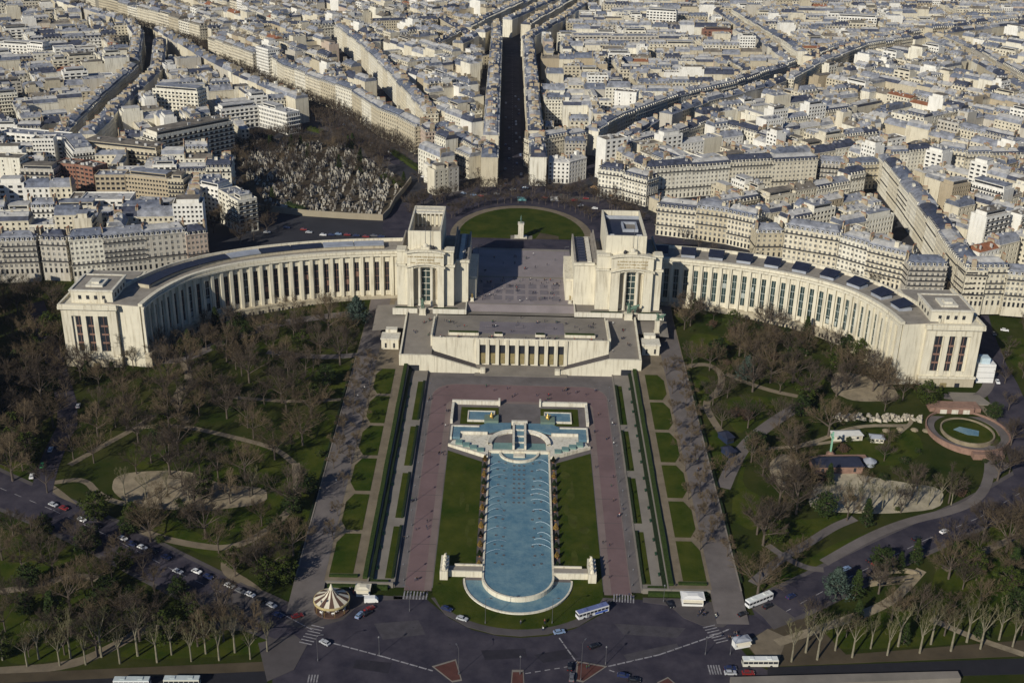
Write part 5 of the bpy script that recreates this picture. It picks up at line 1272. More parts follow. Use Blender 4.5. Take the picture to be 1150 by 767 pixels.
# ------------------------------------------------------------------ the riverside crossroads and park roads
VAR = PX([(322, 705), (395, 672), (450, 672), (478, 672), (505, 694), (530, 707), (560, 714), (585, 716), (615, 714), (645, 706), (675, 690), (690, 673), (716, 673), (760, 676), (835, 690), (862, 706), (838, 716), (832, 728), (845, 744), (866, 754), (870, 800), (300, 800), (310, 740), (338, 722)])
mb = MB(); mb.add([(x, y, .03) for x, y in VAR], [tuple(range(len(VAR)))]); o = mb.obj('crossroads', M_ASPH); props(o, kind='structure')
if o.data.polygons[0].normal.z < 0: o.data.flip_normals()
def pslab(name, px, m, h, kind='structure'):
    pts = PX(px); mb = MB(); 
    if sum((a[0]-b[0])*(a[1]+b[1]) for a, b in zip(pts, pts[1:]+pts[:1])) < 0: pts = pts[::-1]
    pts = pts if sum(a[0]*b[1]-b[0]*a[1] for a, b in zip(pts, pts[1:]+pts[:1])) > 0 else pts[::-1]
    mb.prism(pts, -.2, h, 0); return props(mb.obj(name, m), kind=kind)
AVR = PX(smooth([(820, 706), (860, 688), (930, 655), (1000, 619), (1060, 592), (1110, 570), (1180, 528)], 1))
AVL = PX(smooth([(-60, 520), (0, 550), (60, 575), (120, 603), (200, 645), (280, 684), (350, 712)], 1))
ribbon('avenue_pavement', AVR, 19.5, M_PAVE, .07); ribbon('avenue', AVR, 15.5, M_ASPH, .11)
ribbon('avenue_pavement', AVL, 21.5, M_PAVE, .072); ribbon('avenue', AVL, 17.5, M_ASPH, .112)
ribbon('avenue', PX(smooth([(1088, 340), (1106, 400), (1128, 440), (1150, 500), (1170, 560)], 1)), 18, M_ASPH, .12)
ribbon('side_street', PX(smooth([(45, 560), (52, 530), (64, 500), (80, 470), (60, 400), (40, 340)], 1)), 9, M_ASPH, .118)
# kerbed pavements
pslab('pavement', [(442, 669), (478, 669), (478, 673), (442, 673)], M_PAVE, .12)
pslab('pavement', [(318, 700), (352, 660), (380, 640), (418, 668), (452, 670), (452, 673), (425, 674), (400, 682), (385, 696), (350, 706), (335, 705)], M_PAVE, .12)
pslab('pavement', [(484, 671), (496, 671), (510, 683), (540, 698), (585, 704), (630, 699), (660, 686), (676, 671), (690, 672), (678, 686), (650, 703), (615, 712), (585, 714.5), (555, 712), (525, 704), (500, 690)], M_PAVE, .11)
pslab('pavement', [(722, 671), (765, 672), (835, 680), (838, 689), (812, 704), (790, 703), (768, 694), (752, 680), (722, 676)], M_PAVE, .12)
pslab('pavement', [(845, 712), (868, 704), (905, 688), (950, 735), (1160, 718), (1160, 736), (870, 748), (850, 738), (838, 724)], M_GDIRT, .10)
pslab('pavement', [(838, 722), (862, 706), (884, 716), (872, 748), (852, 740)], M_SAND, .13)
pslab('pavement', [(290, 722), (330, 712), (345, 724), (330, 752), (300, 765)], M_PAVE, .12)
for k, px in enumerate(([(420, 700), (470, 696), (478, 712), (430, 718)], [(600, 735), (640, 728), (650, 738), (610, 744)], [(690, 700), (770, 705), (760, 716), (700, 712)], [(540, 730), (590, 728), (592, 738), (545, 741)], [(700, 735), (760, 722), (764, 729), (706, 743)], [(400, 740), (440, 744), (436, 756), (396, 750)])):
    pslab('asphalt_patch', px, mat('asphalt_patch', (.026, .024, .032), .95, .2, .3) if k % 2 else mat('asphalt_patch_pale', (.060, .055, .062), .95, .2, .3), .034+.001*k)
mbm = MB()
for k in range(26):
    X, Y = G(wq.uniform(380, 800), wq.uniform(700, 760)); mbm.prism(circ_(X, Y, .35), .04, .052)
props(mbm.obj('manhole_covers', M_DARK), kind='structure')
# red brick traffic islands
for i, px in enumerate(([(485, 748), (512, 740), (519, 764), (508, 766)], [(648, 742), (682, 748), (655, 766), (646, 764)], [(575, 752), (588, 752), (590, 790), (572, 790)], [(738, 766), (750, 760), (762, 770), (750, 790)])):
    pts = PX(px); cx = sum(p[0] for p in pts)/4; cy = sum(p[1] for p in pts)/4
    pslab('traffic_island', px, M_TERR, .12); mb = MB(); q_ = [(cx+(x-cx)*.86, cy+(y-cy)*.86) for x, y in pts]
    if sum(a[0]*b[1]-b[0]*a[1] for a, b in zip(q_, q_[1:]+q_[:1])) < 0: q_ = q_[::-1]
    mb.prism(q_, .1, .135); props(mb.obj('traffic_island_paving', M_BRICKP), kind='structure')
# lane lines and crossings
def dashes(px, w=.18, on=2.5, off=2.0, h=.045, solid=False, wid=None):
    pts = PX(px); mb = MB()
    for a, b in zip(pts, pts[1:]):
        L = math.hypot(b[0]-a[0], b[1]-a[1]); dx, dy = (b[0]-a[0])/L, (b[1]-a[1])/L; u = 0
        while u < L:
            v = min(L, u+on); vs = []
            for t_ in (u, v):
                for s_ in (-w, w): x, y = a[0]+dx*t_-dy*s_, a[1]+dy*t_+dx*s_; vs.append((x, y, T(x, y)+h))
            mb.add(vs, [(1, 0, 2, 3)]); u = v+(0.01 if solid else off)
    return props(mb.obj('lane_marking', M_MARK), kind='structure')
dashes([(374, 722), (430, 737), (486, 753)], .3, 3, .5); dashes([(683, 748), (740, 735), (795, 716), (860, 689)], .3, 3, .5)
dashes([(590, 756), (640, 748)], .2, 2, 1.5); dashes([(628, 716), (648, 744)], .25, 3, .5); dashes([(684, 752), (712, 762)], .25, 2, 1)
dashes([(880, 688), (950, 650), (1040, 606), (1100, 581), (1160, 545)], .14, 4, 5, .125); dashes([(0, 548), (60, 573), (120, 601), (200, 643), (290, 684)], .14, 4, 5, .125)
dashes([(300, 680), (352, 708)], .2, 3, .4, .13)
def crossing(c0, c1, length, n, wid=.5):
    a, b = PX([c0, c1]); L = math.hypot(b[0]-a[0], b[1]-a[1]); dx, dy = (b[0]-a[0])/L, (b[1]-a[1])/L; mb = MB(); h = T(*a)+.16
    for k in range(n):
        t_ = (k+.5)*L/n; vs = []
        for s1, s2 in ((-1, -1), (1, -1), (1, 1), (-1, 1)): x = a[0]+dx*(t_+s1*wid/2)-dy*s2*length/2; y = a[1]+dy*(t_+s1*wid/2)+dx*s2*length/2; vs.append((x, y, h if abs(h) < 9 else h))
        mb.add(vs, [(0, 1, 2, 3)])
    return props(mb.obj('zebra_crossing', M_MARK), kind='structure')
crossing((452, 668), (481, 669), 5, 8); crossing((688, 671), (713, 673), 5, 8); crossing((795, 702), (812, 722), 5, 7)
crossing((358, 702), (342, 724), 5, 7); crossing((795, 752), (810, 752), 5, 5); crossing((345, 762), (358, 762), 4, 4)
# sunken riverside road with its pale wall, right and left
pslab('riverside_road', [(862, 749), (1180, 738), (1180, 756), (862, 764)], mat('dark_asphalt', (.02, .02, .025), .9), .05)
mb = MB(); a, b = PX([(820, 768), (1075, 760)]); mb.prism([(a[0], a[1]-4), (b[0], b[1]-3), (b[0], b[1]+.6), (a[0], a[1]+1.2)], -1, 2.2)
props(mb.obj('embankment_wall', M_TERR), 'long pale concrete wall along the riverside road at the bottom right', 'wall')
pslab('riverside_road', [(-40, 757), (300, 752), (300, 800), (-40, 800)], MATS['dark_asphalt'], .05)

# park paths, sand areas, lawns
def path(px, w, m=M_SAND, it=2): return ribbon('park_path', PX(smooth(px, it)), w, m)
path([(78, 522), (120, 498), (155, 479), (185, 458), (205, 440)], 3.2); path([(155, 480), (200, 477), (255, 489), (310, 503), (330, 520)], 3)
path([(140, 402), (160, 405), (205, 405), (240, 388), (300, 366), (350, 357), (400, 352)], 7, M_GRAV); path([(205, 405), (215, 425), (195, 445), (210, 475)], 4)
path([(60, 542), (95, 537), (110, 555), (135, 566), (175, 568)], 3); path([(55, 545), (75, 560), (95, 580), (120, 600)], 3)
path([(140, 582), (165, 600), (215, 612), (262, 617), (310, 590), (335, 560), (332, 520)], 3.6); path([(262, 617), (250, 640), (285, 660), (300, 680)], 4.5)
path([(300, 395), (360, 402), (412, 398)], 5, M_GRAV); path([(250, 445), (330, 452), (392, 448)], 2.6); path([(0, 664), (45, 658), (80, 645), (110, 650)], 3.5)
path([(-5, 754), (80, 748), (130, 725), (165, 704), (220, 700), (300, 706)], 4.5); path([(-5, 762), (300, 748)], 5, M_GDIRT, 0)
path([(812, 548), (822, 524), (836, 500), (862, 478), (890, 460), (905, 452)], 6.5, M_GRAV); path([(770, 412), (795, 408), (812, 420), (808, 440), (790, 452), (802, 475), (815, 492)], 3.6)
path([(815, 420), (860, 438), (900, 446)], 3.4); path([(770, 460), (790, 458)], 3); path([(900, 500), (925, 493), (960, 478), (1020, 478)], 2.6, M_SANDL); path([(850, 505), (900, 501), (945, 495)], 2.2, M_SANDL)
path([(845, 655), (875, 628), (905, 612), (935, 592), (960, 582)], 4, M_GRAV); path([(862, 612), (880, 625), (905, 638), (925, 640)], 3.2, M_GRAV)
path([(925, 632), (975, 603), (1020, 585), (1070, 574), (1100, 560), (1112, 535), (1110, 500)], 4.4, M_GRAV); path([(1112, 535), (1130, 520)], 5, M_GRAV)
path([(1060, 445), (1090, 450), (1108, 440), (1114, 418)], 5.5, M_GRAV); path([(1010, 486), (1025, 474), (1022, 466)], 2, M_SANDL)
path([(872, 722), (930, 703), (985, 684), (1010, 668), (1035, 640)], 4, M_SANDL); path([(1045, 695), (1090, 715), (1150, 735)], 3.2, M_SANDL); path([(1060, 640), (1110, 618), (1145, 600)], 3.2)
path([(1100, 455), (1115, 470), (1125, 490)], 3)
LAWNS = [[(160, 408), (200, 409), (190, 424), (164, 424)], [(215, 490), (300, 500), (330, 530), (320, 585), (270, 600), (215, 585), (190, 560), (230, 520)], [(325, 470), (390, 462), (372, 540), (340, 600), (336, 520)], [(345, 410), (400, 408), (395, 440), (340, 440)],
 [(275, 380), (395, 370), (402, 392), (330, 396), (290, 392)], [(140, 500), (200, 485), (250, 496), (220, 520), (150, 530)], [(0, 515), (28, 520), (20, 540), (0, 538)], [(155, 545), (175, 575), (235, 605), (262, 610), (240, 630), (160, 590)], [(300, 640), (340, 600), (345, 640), (310, 665)],
 [(775, 372), (820, 380), (818, 400), (772, 405)], [(778, 420), (800, 425), (798, 445), (780, 455)], [(818, 445), (860, 445), (900, 452), (850, 470), (830, 490), (815, 470)], [(800, 480), (815, 500), (805, 540), (795, 560), (785, 500)], [(865, 410), (925, 420), (930, 440), (868, 432)],
 [(850, 470), (880, 470), (840, 510), (832, 545), (860, 560), (850, 600), (815, 580)], [(965, 482), (1030, 482), (1040, 510), (1000, 525), (940, 515)], [(860, 580), (900, 585), (960, 575), (930, 590), (880, 620)], [(850, 665), (890, 640), (935, 610), (1000, 590), (1060, 580), (1000, 610), (900, 655), (855, 680)],
 [(1100, 470), (1130, 470), (1145, 520), (1120, 520)], [(1065, 600), (1150, 575), (1150, 720), (1090, 705), (1040, 690), (1050, 640)], [(900, 705), (1000, 675), (1045, 700), (1100, 722), (950, 730), (900, 722)], [(0, 600), (60, 610), (120, 640), (90, 645), (40, 655), (0, 655)], [(20, 670), (140, 655), (160, 700), (80, 740), (0, 748), (0, 690)], [(170, 712), (300, 712), (300, 735), (120, 742)], [(1120, 380), (1160, 380), (1160, 430), (1128, 400)]]
def cs(px, it=2):
    pts = PX(px)
    for _ in range(it):
        pts = [p for a, b in zip(pts, pts[1:]+pts[:1]) for p in ((a[0]*.8+b[0]*.2, a[1]*.8+b[1]*.2), (a[0]*.2+b[0]*.8, a[1]*.2+b[1]*.8))]
    return pts
for px in ([(128, 536), (150, 530), (210, 528), (250, 545), (300, 548), (300, 566), (225, 575), (150, 570), (125, 552)], ): drape('sand_play_area', cs(px), M_SANDL, .24)
drape('sand_play_area', cs([(915, 542), (940, 528), (1000, 540), (1060, 548), (1058, 572), (990, 578), (905, 574)]), mat('white_sand', (.33, .29, .21), .95, .3, .15), .24)
drape('sand_play_area', cs([(862, 520), (880, 508), (900, 520), (898, 545), (870, 548)]), M_SANDL, .24)
drape('sand_play_area', cs([(935, 415), (1000, 428), (1012, 450), (960, 452), (932, 440)]), M_SANDL, .24)
for l in LAWNS: drape('park_lawn', cs(l), M_LAWN, .035)

# ------------------------------------------------------------------ trees
def bare_tree(seed, H=15, spread=6.0, trunk_h=5.0, n1=6, mt=M_BARK, mtw=M_TWIG, tr=.28, dens=1.0, up=.55, tw=.035, elr=(.5, 1.15)):
    q = random.Random(seed); tk = MB(); cr = MB()
    tk.tube((0, 0, -.6), (0, 0, trunk_h), tr*1.15, tr*.75, 7)
    tips = []
    for i in range(n1):
        a = i*6.283/n1+q.uniform(-.4, .4); el = q.uniform(*elr) if i else 1.45
        L = q.uniform(.42, .6)*(H-trunk_h); p = Vector((0, 0, trunk_h*q.uniform(.72, 1.0))); d = Vector((math.cos(a)*math.cos(el), math.sin(a)*math.cos(el), math.sin(el)))
        p2 = p+d*L; tk.tube(p, p2, tr*.5, tr*.26, 5); tips.append((p, p2, d, L, tr*.26))
    def grow(p, d, L, r, lv):
        if lv == 3:
            cr.tube(p, p+d*L, r, r*.6, 3); return
        e = p+d*L; cr.tube(p, e, r, r*.6, 3 if lv > 0 else 4)
        n = (5, 5, 5)[lv] if lv < 3 else 0
        n = max(2, int(round(n*dens)))
        for k in range(n):
            t_ = q.uniform(.35, 1.0); s_ = p+d*(L*t_)
            nd = (d*q.uniform(.5, 1.0)+Vector((q.gauss(0, 1), q.gauss(0, 1), q.gauss(0, .75)+up))*.55).normalized()
            grow(s_, nd, L*q.uniform(.45, .72), max(tw, r*.5), lv+1)
    for p, e, d, L, r in tips:
        for k in range(int(4*dens+1)):
            t_ = q.uniform(.35, 1.0); s_ = p+(e-p)*t_
            nd = (d*.8+Vector((q.gauss(0, 1), q.gauss(0, 1), q.gauss(0, .6)+up))*.5).normalized()
            grow(s_, nd, L*q.uniform(.4, .6), r*.6, 1)
        grow(e, d, L*.45, r*.8, 1)
    return tk.mesh('trunk', mt), cr.mesh('crown', mtw)
def ever_tree(seed, H, wid, shape, m, n=1500, leaf=.5, mt=M_BARK):
    q = random.Random(seed); tk = MB(); cr = MB(); tk.tube((0, 0, -.6), (0, 0, H*.8), .35, .1, 7)
    cl = []
    ncl = 60
    for k in range(ncl):
        h = (k+.5)/ncl
        if shape == 'cone': rr = (1-h)**.8*wid; z = H*(.08+.9*h)
        elif shape == 'cedar': rr = wid*(1-h**1.6)*(1 if k % 3 else .6); z = H*(.2+.78*h)
        else: rr = wid*math.sqrt(max(0, 1-(2*h-1)**2))*q.uniform(.45, 1.3); z = H*(.18+.8*h)*q.uniform(.85, 1.08)
        a = k*2.39996; r2 = rr*math.sqrt(q.uniform(.3, 1)); cl.append((Vector((r2*math.cos(a), r2*math.sin(a), z)), max(.7, wid*.30*(1.1-h*.4)*q.uniform(.7, 1.3))))
        tk.tube((0, 0, z*.85), (r2*math.cos(a)*.9, r2*math.sin(a)*.9, z), .1, .04, 3)
    for k in range(n):
        c, r = cl[q.randrange(ncl)]; v = Vector((q.gauss(0, 1), q.gauss(0, 1), q.gauss(0, .55))).normalized()*(r*q.uniform(.6, 1.05)); c2 = c+v
        d1 = Vector((q.gauss(0, 1), q.gauss(0, 1), q.gauss(0, .6))).normalized(); d2 = d1.cross(v+Vector((.1, .2, .3))).normalized() ; s_ = leaf*q.uniform(.6, 1.3)
        d1 = d1*s_; d2 = d2*s_*.7
        cr.add([tuple(c2-d1), tuple(c2+d2*.8), tuple(c2+d1), tuple(c2-d2*.8)], [(0, 1, 2, 3)])
    return tk.mesh('trunk', mt), cr.mesh('crown', m)
BT = {'bare': [bare_tree(k, 15+k % 3, 6, 4.5, 6, M_BARK, (M_TWIG, M_TWIG2, M_TWIG, M_TWIG2)[k % 4]) for k in range(4)],
      'big': [bare_tree(20+k, 21, 8, 6, 8, M_BARK, (M_TWIG2, M_TWIG)[k], .45, 1.15) for k in range(2)],
      'plane': [bare_tree(40+k, 20, 5, 8.0, 5, M_BARKP, M_TWIGL, .36, .62, 1.3, .045, (.95, 1.35)) for k in range(3)],
      'small': [bare_tree(60+k, 7.5, 3, 2.6, 5, M_BARK, M_TWIG2, .16, .95, .35, .03) for k in range(2)],
      'street': [bare_tree(80+k, 13, 5, 3.6, 6, M_BARK, M_TWIG, .24, .85, .6, .045) for k in range(2)],
      'conifer': [ever_tree(1, 13, 3.0, 'cone', M_LEAF, 1500, .42)], 'cedar': [ever_tree(2, 16, 6.5, 'cedar', M_LEAFB, 2600, .5), ever_tree(5, 15, 6, 'cedar', M_LEAFB, 2400, .5)],
      'green': [ever_tree(3, 10, 4.6, 'round', M_LEAF, 1900, .42), ever_tree(4, 12, 5, 'round', M_LEAFY, 2000, .42)], 'bush': [ever_tree(6, 3.2, 2.4, 'round', M_LEAF, 500, .3), ever_tree(7, 3.0, 2.3, 'round', M_LEAFY, 500, .3)],
      'redbush': [ever_tree(8, 5, 3, 'round', mat('russet_leaf', (.09, .055, .035), .9, .3, .8), 700, .3)]}
KN = {'bare': ('bare_tree', 'bare brown tree', 'tree'), 'big': ('bare_tree', 'large bare tree', 'tree'), 'plane': ('plane_tree', 'pale-barked plane tree', 'tree'), 'small': ('ornamental_tree', 'small leafless tree', 'tree'), 'street': ('street_tree', 'leafless street tree', 'tree'),
      'conifer': ('conifer', 'dark conical evergreen', 'tree'), 'cedar': ('cedar_tree', 'blue-green cedar', 'tree'), 'green': ('evergreen_tree', 'round dark evergreen', 'tree'), 'bush': ('shrub', 'low green shrub', 'shrub'), 'redbush': ('shrub', 'russet leafless shrub', 'shrub')}
TREES = []
def tree(kind, X, Y, zone, sc=1.0, v=None, z=None):
    TREES.append([kind, X, Y, zone, sc, v, z])
tq = random.Random(77)
def blocked(X, Y, gap=0): 
    return False
# individually placed from the photograph (foot of the trunk)
for k_, px in {'cedar': [(401, 366), (815, 640), (828, 662), (838, 430 - 2), (352, 655 - 30), (938, 672)], 'conifer': [(243, 372), (258, 382), (212, 395), (100, 432), (398, 430), (972, 590), (930, 545), (905, 380), (128, 432), (60, 700), (885, 410), (1135, 650)],
       'green': [(268, 368), (262, 392), (340, 395), (300, 660), (265, 640), (320, 655), (310, 600), (230, 560), (360, 590), (345, 555), (30, 690), (50, 600), (140, 640), (150, 590), (965, 405), (950, 395), (990, 640), (780, 355), (1130, 670), (1090, 650), (905, 455), (1040, 455), (925, 580), (870, 610), (1075, 640), (1115, 470), (30, 430), (20, 480), (60, 440), (40, 400), (1140, 690), (330, 575), (120, 670), (100, 620), (208, 586), (180, 500)],
       'big': [(775, 366), (845, 410), (865, 430), (830, 400), (860, 395), (905, 400), (890, 430), (845, 440), (980, 440), (930, 490), (885, 500), (1065, 650), (875, 590), (850, 600), (890, 560), (1140, 600), (1130, 620), (280, 430), (240, 450), (220, 460), (255, 470), (190, 480), (130, 480), (110, 490), (170, 520), (60, 480), (35, 440), (340, 500), (350, 470), (1120, 540), (1135, 500)],
       'redbush': [(826, 468), (838, 472), (322, 405), (1030, 440)]}.items():
    for x, y in px:
        X, Y = G(x, y)
        if abs(X) < 88 and Y < 600: continue
        tree(k_, X, Y, None, tq.uniform(.8, 1.15))
# rows of pale planes along the bottom
for i in range(17): X, Y = G(8+i*18.5+tq.uniform(-5, 5), 744-i*.6+(5 if i % 2 else -3)); tree('plane', X, Y, 'in the row along the bottom left path', tq.uniform(.8, 1.2))
for i in range(15): X, Y = G(885+i*18.0+tq.uniform(-5, 5), 743-i*1.2-(9 if i % 2 else 0)); tree('plane', X, Y, 'in the row along the bottom right path', tq.uniform(.8, 1.15))
for i in range(12): X, Y = G(925+i*13, 575-i*1.0+(3 if i % 2 else 0)); tree('plane', X, Y, 'in the row on the pale sand area', tq.uniform(.65, .9))
for i in range(7): X, Y = G(140+i*24, 556+(i % 2)*6); tree('plane', X, Y, 'on the left sand play area', tq.uniform(.65, .85))
# ornamental trees down both alleys
for i in range(9):
    for s, sd_ in ((-1, 'left'), (1, 'right')):
        Y = 400+i*18+tq.uniform(-2, 2); tree('small', s*(73.5+tq.uniform(-1, 3)), Y, f'beside the {sd_} gravel alley', tq.uniform(1.1, 1.5))
        if i > 2 or s > 0: tree('small', s*(80+tq.uniform(-1.5, 4)), Y+8, f'beside the {sd_} gravel alley', tq.uniform(1.1, 1.6)); tree('small', s*(83.5+tq.uniform(-1.5, 1)), Y-4, f'beside the {sd_} gravel alley', tq.uniform(1.0, 1.5))
# Mandel avenue and the place
for s in (-14, -7, 8, 14):
    L = offset_line(MAND_C, s); 
    for a, b in zip(L, L[1:]):
        d = math.hypot(b[0]-a[0], b[1]-a[1]); n = max(1, int(d/9.5))
        for k in range(n): tree('street', a[0]+(b[0]-a[0])*k/n, a[1]+(b[1]-a[1])*k/n, 'along the diagonal avenue', tq.uniform(.95, 1.35), z=24)
for k in range(26):
    a = R(20+k*5.6); tree('street', 50*math.cos(a), 735+57*math.sin(a), 'round the green of the circular square', tq.uniform(.7, 1.0), z=24)
for k in range(44):
    a = R(8+k*3.7); tree('street', 78*math.cos(a)+tq.uniform(-4, 4), 738+78*math.sin(a)+tq.uniform(-5, 5), 'on the outer rim of the circular square', tq.uniform(.8, 1.15), z=24)
for X, Y in P24([(470, 205), (478, 215), (485, 208), (496, 214), (505, 205), (520, 206), (538, 205), (548, 207), (610, 214), (625, 216), (640, 219), (655, 222), (670, 226), (650, 214), (668, 212), (690, 226), (700, 234), (715, 238), (720, 250), (500, 225), (490, 232), (472, 228), (465, 236), (560, 200), (594, 195), (560, 175), (594, 170)]): tree('street', X, Y, 'on the pavements of the circular square', tq.uniform(.7, 1), z=24)
for a, b in zip(WILS[1:], WILS[2:]):
    for k in range(4): tree('street', a[0]+(b[0]-a[0])*k/4+2, a[1]+(b[1]-a[1])*k/4+9, 'on the avenue behind the right wing', tq.uniform(.6, .85), z=24); 
# cemetery
for k in range(100):
    while True:
        X = tq.uniform(-250, -80); Y = tq.uniform(765, 950) if k % 3 else tq.uniform(870, 950)
        if inside(X, Y, CEM): break
    tree('bare' if tq.random() < .85 else 'conifer', X, Y, 'among the cemetery tombs', tq.uniform(.55, .8) if Y < 850 else tq.uniform(.75, 1.05), z=24)
for X, Y in P24([(240, 262), (250, 255), (262, 250), (275, 262), (285, 270), (300, 262), (296, 250), (270, 275), (282, 205), (270, 185), (285, 170), (300, 165), (320, 160), (340, 158), (360, 165), (380, 172), (400, 180), (262, 225), (250, 215)]): tree(tq.choice(('bare', 'big')), X, Y, 'between the cemetery and the left houses', tq.uniform(.7, .95), z=24)
# the two parks: scattered bare trees, kept off the lanes in view
GL_ = PX([(0, 335), (70, 340), (160, 410), (230, 372), (330, 350), (402, 366), (398, 440), (372, 560), (340, 650), (290, 672), (200, 632), (100, 585), (0, 540)])
GR_ = PX([(745, 362), (850, 368), (940, 395), (1010, 440), (1060, 520), (1110, 540), (1040, 580), (930, 640), (850, 680), (800, 560), (770, 440)])
GB_ = PX([(0, 600), (80, 605), (180, 655), (260, 700), (300, 725), (150, 735), (0, 742)]); GBR = PX([(900, 700), (960, 665), (1060, 615), (1150, 580), (1150, 725), (960, 728)])
def scatter(poly, n, zone, kinds, mind=7.5, seed=1, sc=(.7, 1.1), avoid=()):
    q = random.Random(seed); pts = []; xs = [p[0] for p in poly]; ys = [p[1] for p in poly]; tries = 0
    while len(pts) < n and tries < n*60:
        tries += 1; X = q.uniform(min(xs), max(xs)); Y = q.uniform(min(ys), max(ys))
        if not inside(X, Y, poly) or (abs(X) < 89 and Y < 640): continue
        if any(inside(X, Y, a) for a in avoid): continue
        if any((X-a)**2+(Y-b)**2 < mind**2 for a, b in pts): continue
        pts.append((X, Y)); tree(q.choice(kinds), X, Y, zone, q.uniform(*sc))
BK = ('bare', 'bare', 'bare', 'bare', 'bare', 'bare', 'bare', 'big', 'big', 'big', 'green')
AV_L = [PX(l) for l in LAWNS[:9]]; AV_R = [PX(l) for l in LAWNS[9:18]]+[PX([(905, 470), (1100, 455), (1110, 545), (1060, 550), (905, 575)])]
scatter(GL_, 112, 'in the left park', BK, 7, 3, (.85, 1.25), avoid=AV_L[2:3]); scatter(GR_, 46, 'in the right park', BK, 7.5, 4, (.8, 1.2), avoid=AV_R)
scatter(GB_, 42, 'in the park below the left avenue', ('bare', 'bare', 'green', 'big'), 8, 5); scatter(GBR, 26, 'in the park below the right avenue', ('bare', 'bare', 'bare', 'big', 'bare', 'conifer'), 9, 6)
scatter(PX([(-40, 330), (60, 330), (80, 440), (40, 540), (-40, 545)]), 34, 'in the dark wood at the left edge', ('bare', 'big', 'green', 'bare'), 7, 8, (.9, 1.3))
scatter(PX([(1112, 350), (1170, 340), (1170, 560), (1135, 520), (1110, 440)]), 12, 'along the road at the right edge', ('street', 'bare'), 9, 9, (.7, .9))
scatter(PX([(165, 395), (400, 345), (400, 362), (200, 410)]), 12, 'against the left wing', ('bare', 'green', 'bush'), 7, 10, (.6, .85)); scatter(PX([(760, 352), (900, 372), (985, 420), (975, 432), (880, 390), (760, 366)]), 16, 'against the right wing', ('bare', 'bush', 'green'), 7, 11, (.6, .85))
scatter(PX([(860, 480), (1150, 500), (1120, 570), (860, 590)]), 16, 'around the sand area and round garden', ('bush', 'bush', 'bare'), 6, 12, (.6, 1.0))
scatter(GL_, 20, 'in the left park', ('bush',), 8, 13, (.6, 1.1)); scatter(GR_, 20, 'in the right park', ('bush', 'redbush'), 8, 14, (.6, 1.1))
for t_ in TREES:
    if t_[3] is None: t_[3] = 'in the left park' if t_[1] < 0 else 'in the right park'
    if t_[6] is None: t_[6] = T(t_[1], t_[2])
tg = {}
for t_ in TREES: tg.setdefault((KN[t_[0]][1], t_[3]), []).append(t_)
cnt = 0
def tree_score(t_): X, Y = t_[1], t_[2]; px_, py_ = proj(X, Y, t_[6]+5); return (t_[4]**2/(X*X+Y*Y)) if -20 < px_ < 1170 and -10 < py_ < 790 else 0
byname = {}
for t_ in TREES: byname.setdefault(KN[t_[0]][0], []).append(t_)
far = []
for nm_, l in byname.items():
    l.sort(key=lambda t_: -tree_score(t_)); far += l[290:]
farset = set(id(t_) for t_ in far)
fm = {0: MB(), 1: MB()}
for t_ in far:
    me = BT[t_[0]][int(t_[1]) % len(BT[t_[0]])]
    for k in (0, 1):
        m_ = me[k]; ps = m_.polygons if k == 0 else [p for i_, p in enumerate(m_.polygons)]
        ca, sa = math.cos(t_[1]), math.sin(t_[1]); o_ = len(fm[0].v); sc = t_[4]
        fm[0].v.extend([(t_[1]+sc*(v.co.x*ca-v.co.y*sa), t_[2]+sc*(v.co.x*sa+v.co.y*ca), t_[6]+sc*v.co.z) for v in m_.vertices])
        fm[0].f.extend([tuple(i_+o_ for i_ in p.vertices) for p in ps]); fm[0].m.extend([k]*len(ps))
if far: props(fm[0].obj('far_trees', [M_BARK, M_TWIG]), 'the farther bare trees of the avenues, parks and cemetery', 'trees', kind='stuff')
print('FAR TREES', len(far), len(fm[0].f))
for (nm, zone), l in tg.items():
    l = [t_ for t_ in l if id(t_) not in farset]
    l.sort(key=lambda t_: proj(t_[1], t_[2], t_[6])[0])
    for i, t_ in enumerate(l):
        kind, X, Y, _, sc, v, z = t_; me = BT[kind][cnt % len(BT[kind])]; cnt += 1
        lab = f'{nm} {zone}' if len(l) == 1 else f'{nm} {zone}, {nth(i+1)} from left'
        r = thing(KN[kind][0], lab, KN[kind][2], (X, Y, z), cnt*2.4, f'{nm}s {zone}'); r.scale = (sc, sc, sc)
        inst('trunk', me[0], r); inst('crown', me[1], r)
print('TREES', len(TREES))

# ------------------------------------------------------------------ cemetery
def tomb_meshes(m, dm_):
    out = []
    a = MB(); a.box(-.6, -1.1, 0, .6, 1.1, .55); a.box(-.55, .8, .55, .55, 1.05, 1.5); out.append((a, 'headstone'))
    a = MB(); a.box(-1, -1.2, 0, 1, 1.2, 2.5); a.fru(-1.15, -1.35, 1.15, 1.35, 2.5, -.1, -1.35, .1, 1.35, 3.5); a.box(-.08, -1.4, 3.3, .08, -1.24, 4.1); a.box(-.3, -1.38, 3.7, .3, -1.26, 3.85); a.box(-.4, -1.24, .1, .4, -1.21, 1.9, 1); out.append((a, 'chapel'))
    a = MB(); a.box(-.7, -1.2, 0, .7, 1.2, .7); a.box(-.14, .8, .7, .14, 1.05, 2.6); a.box(-.5, .82, 1.8, .5, 1.03, 2.05); out.append((a, 'cross'))
    a = MB(); a.box(-.7, -.7, 0, .7, .7, 1.0); a.fru(-.4, -.4, .4, .4, 1.0, -.22, -.22, .22, .22, 3.4); a.fru(-.22, -.22, .22, .22, 3.4, -.01, -.01, .01, .01, 3.8); out.append((a, 'obelisk'))
    return [(x.mesh('tomb', [m, dm_]), x, n) for x, n in out]
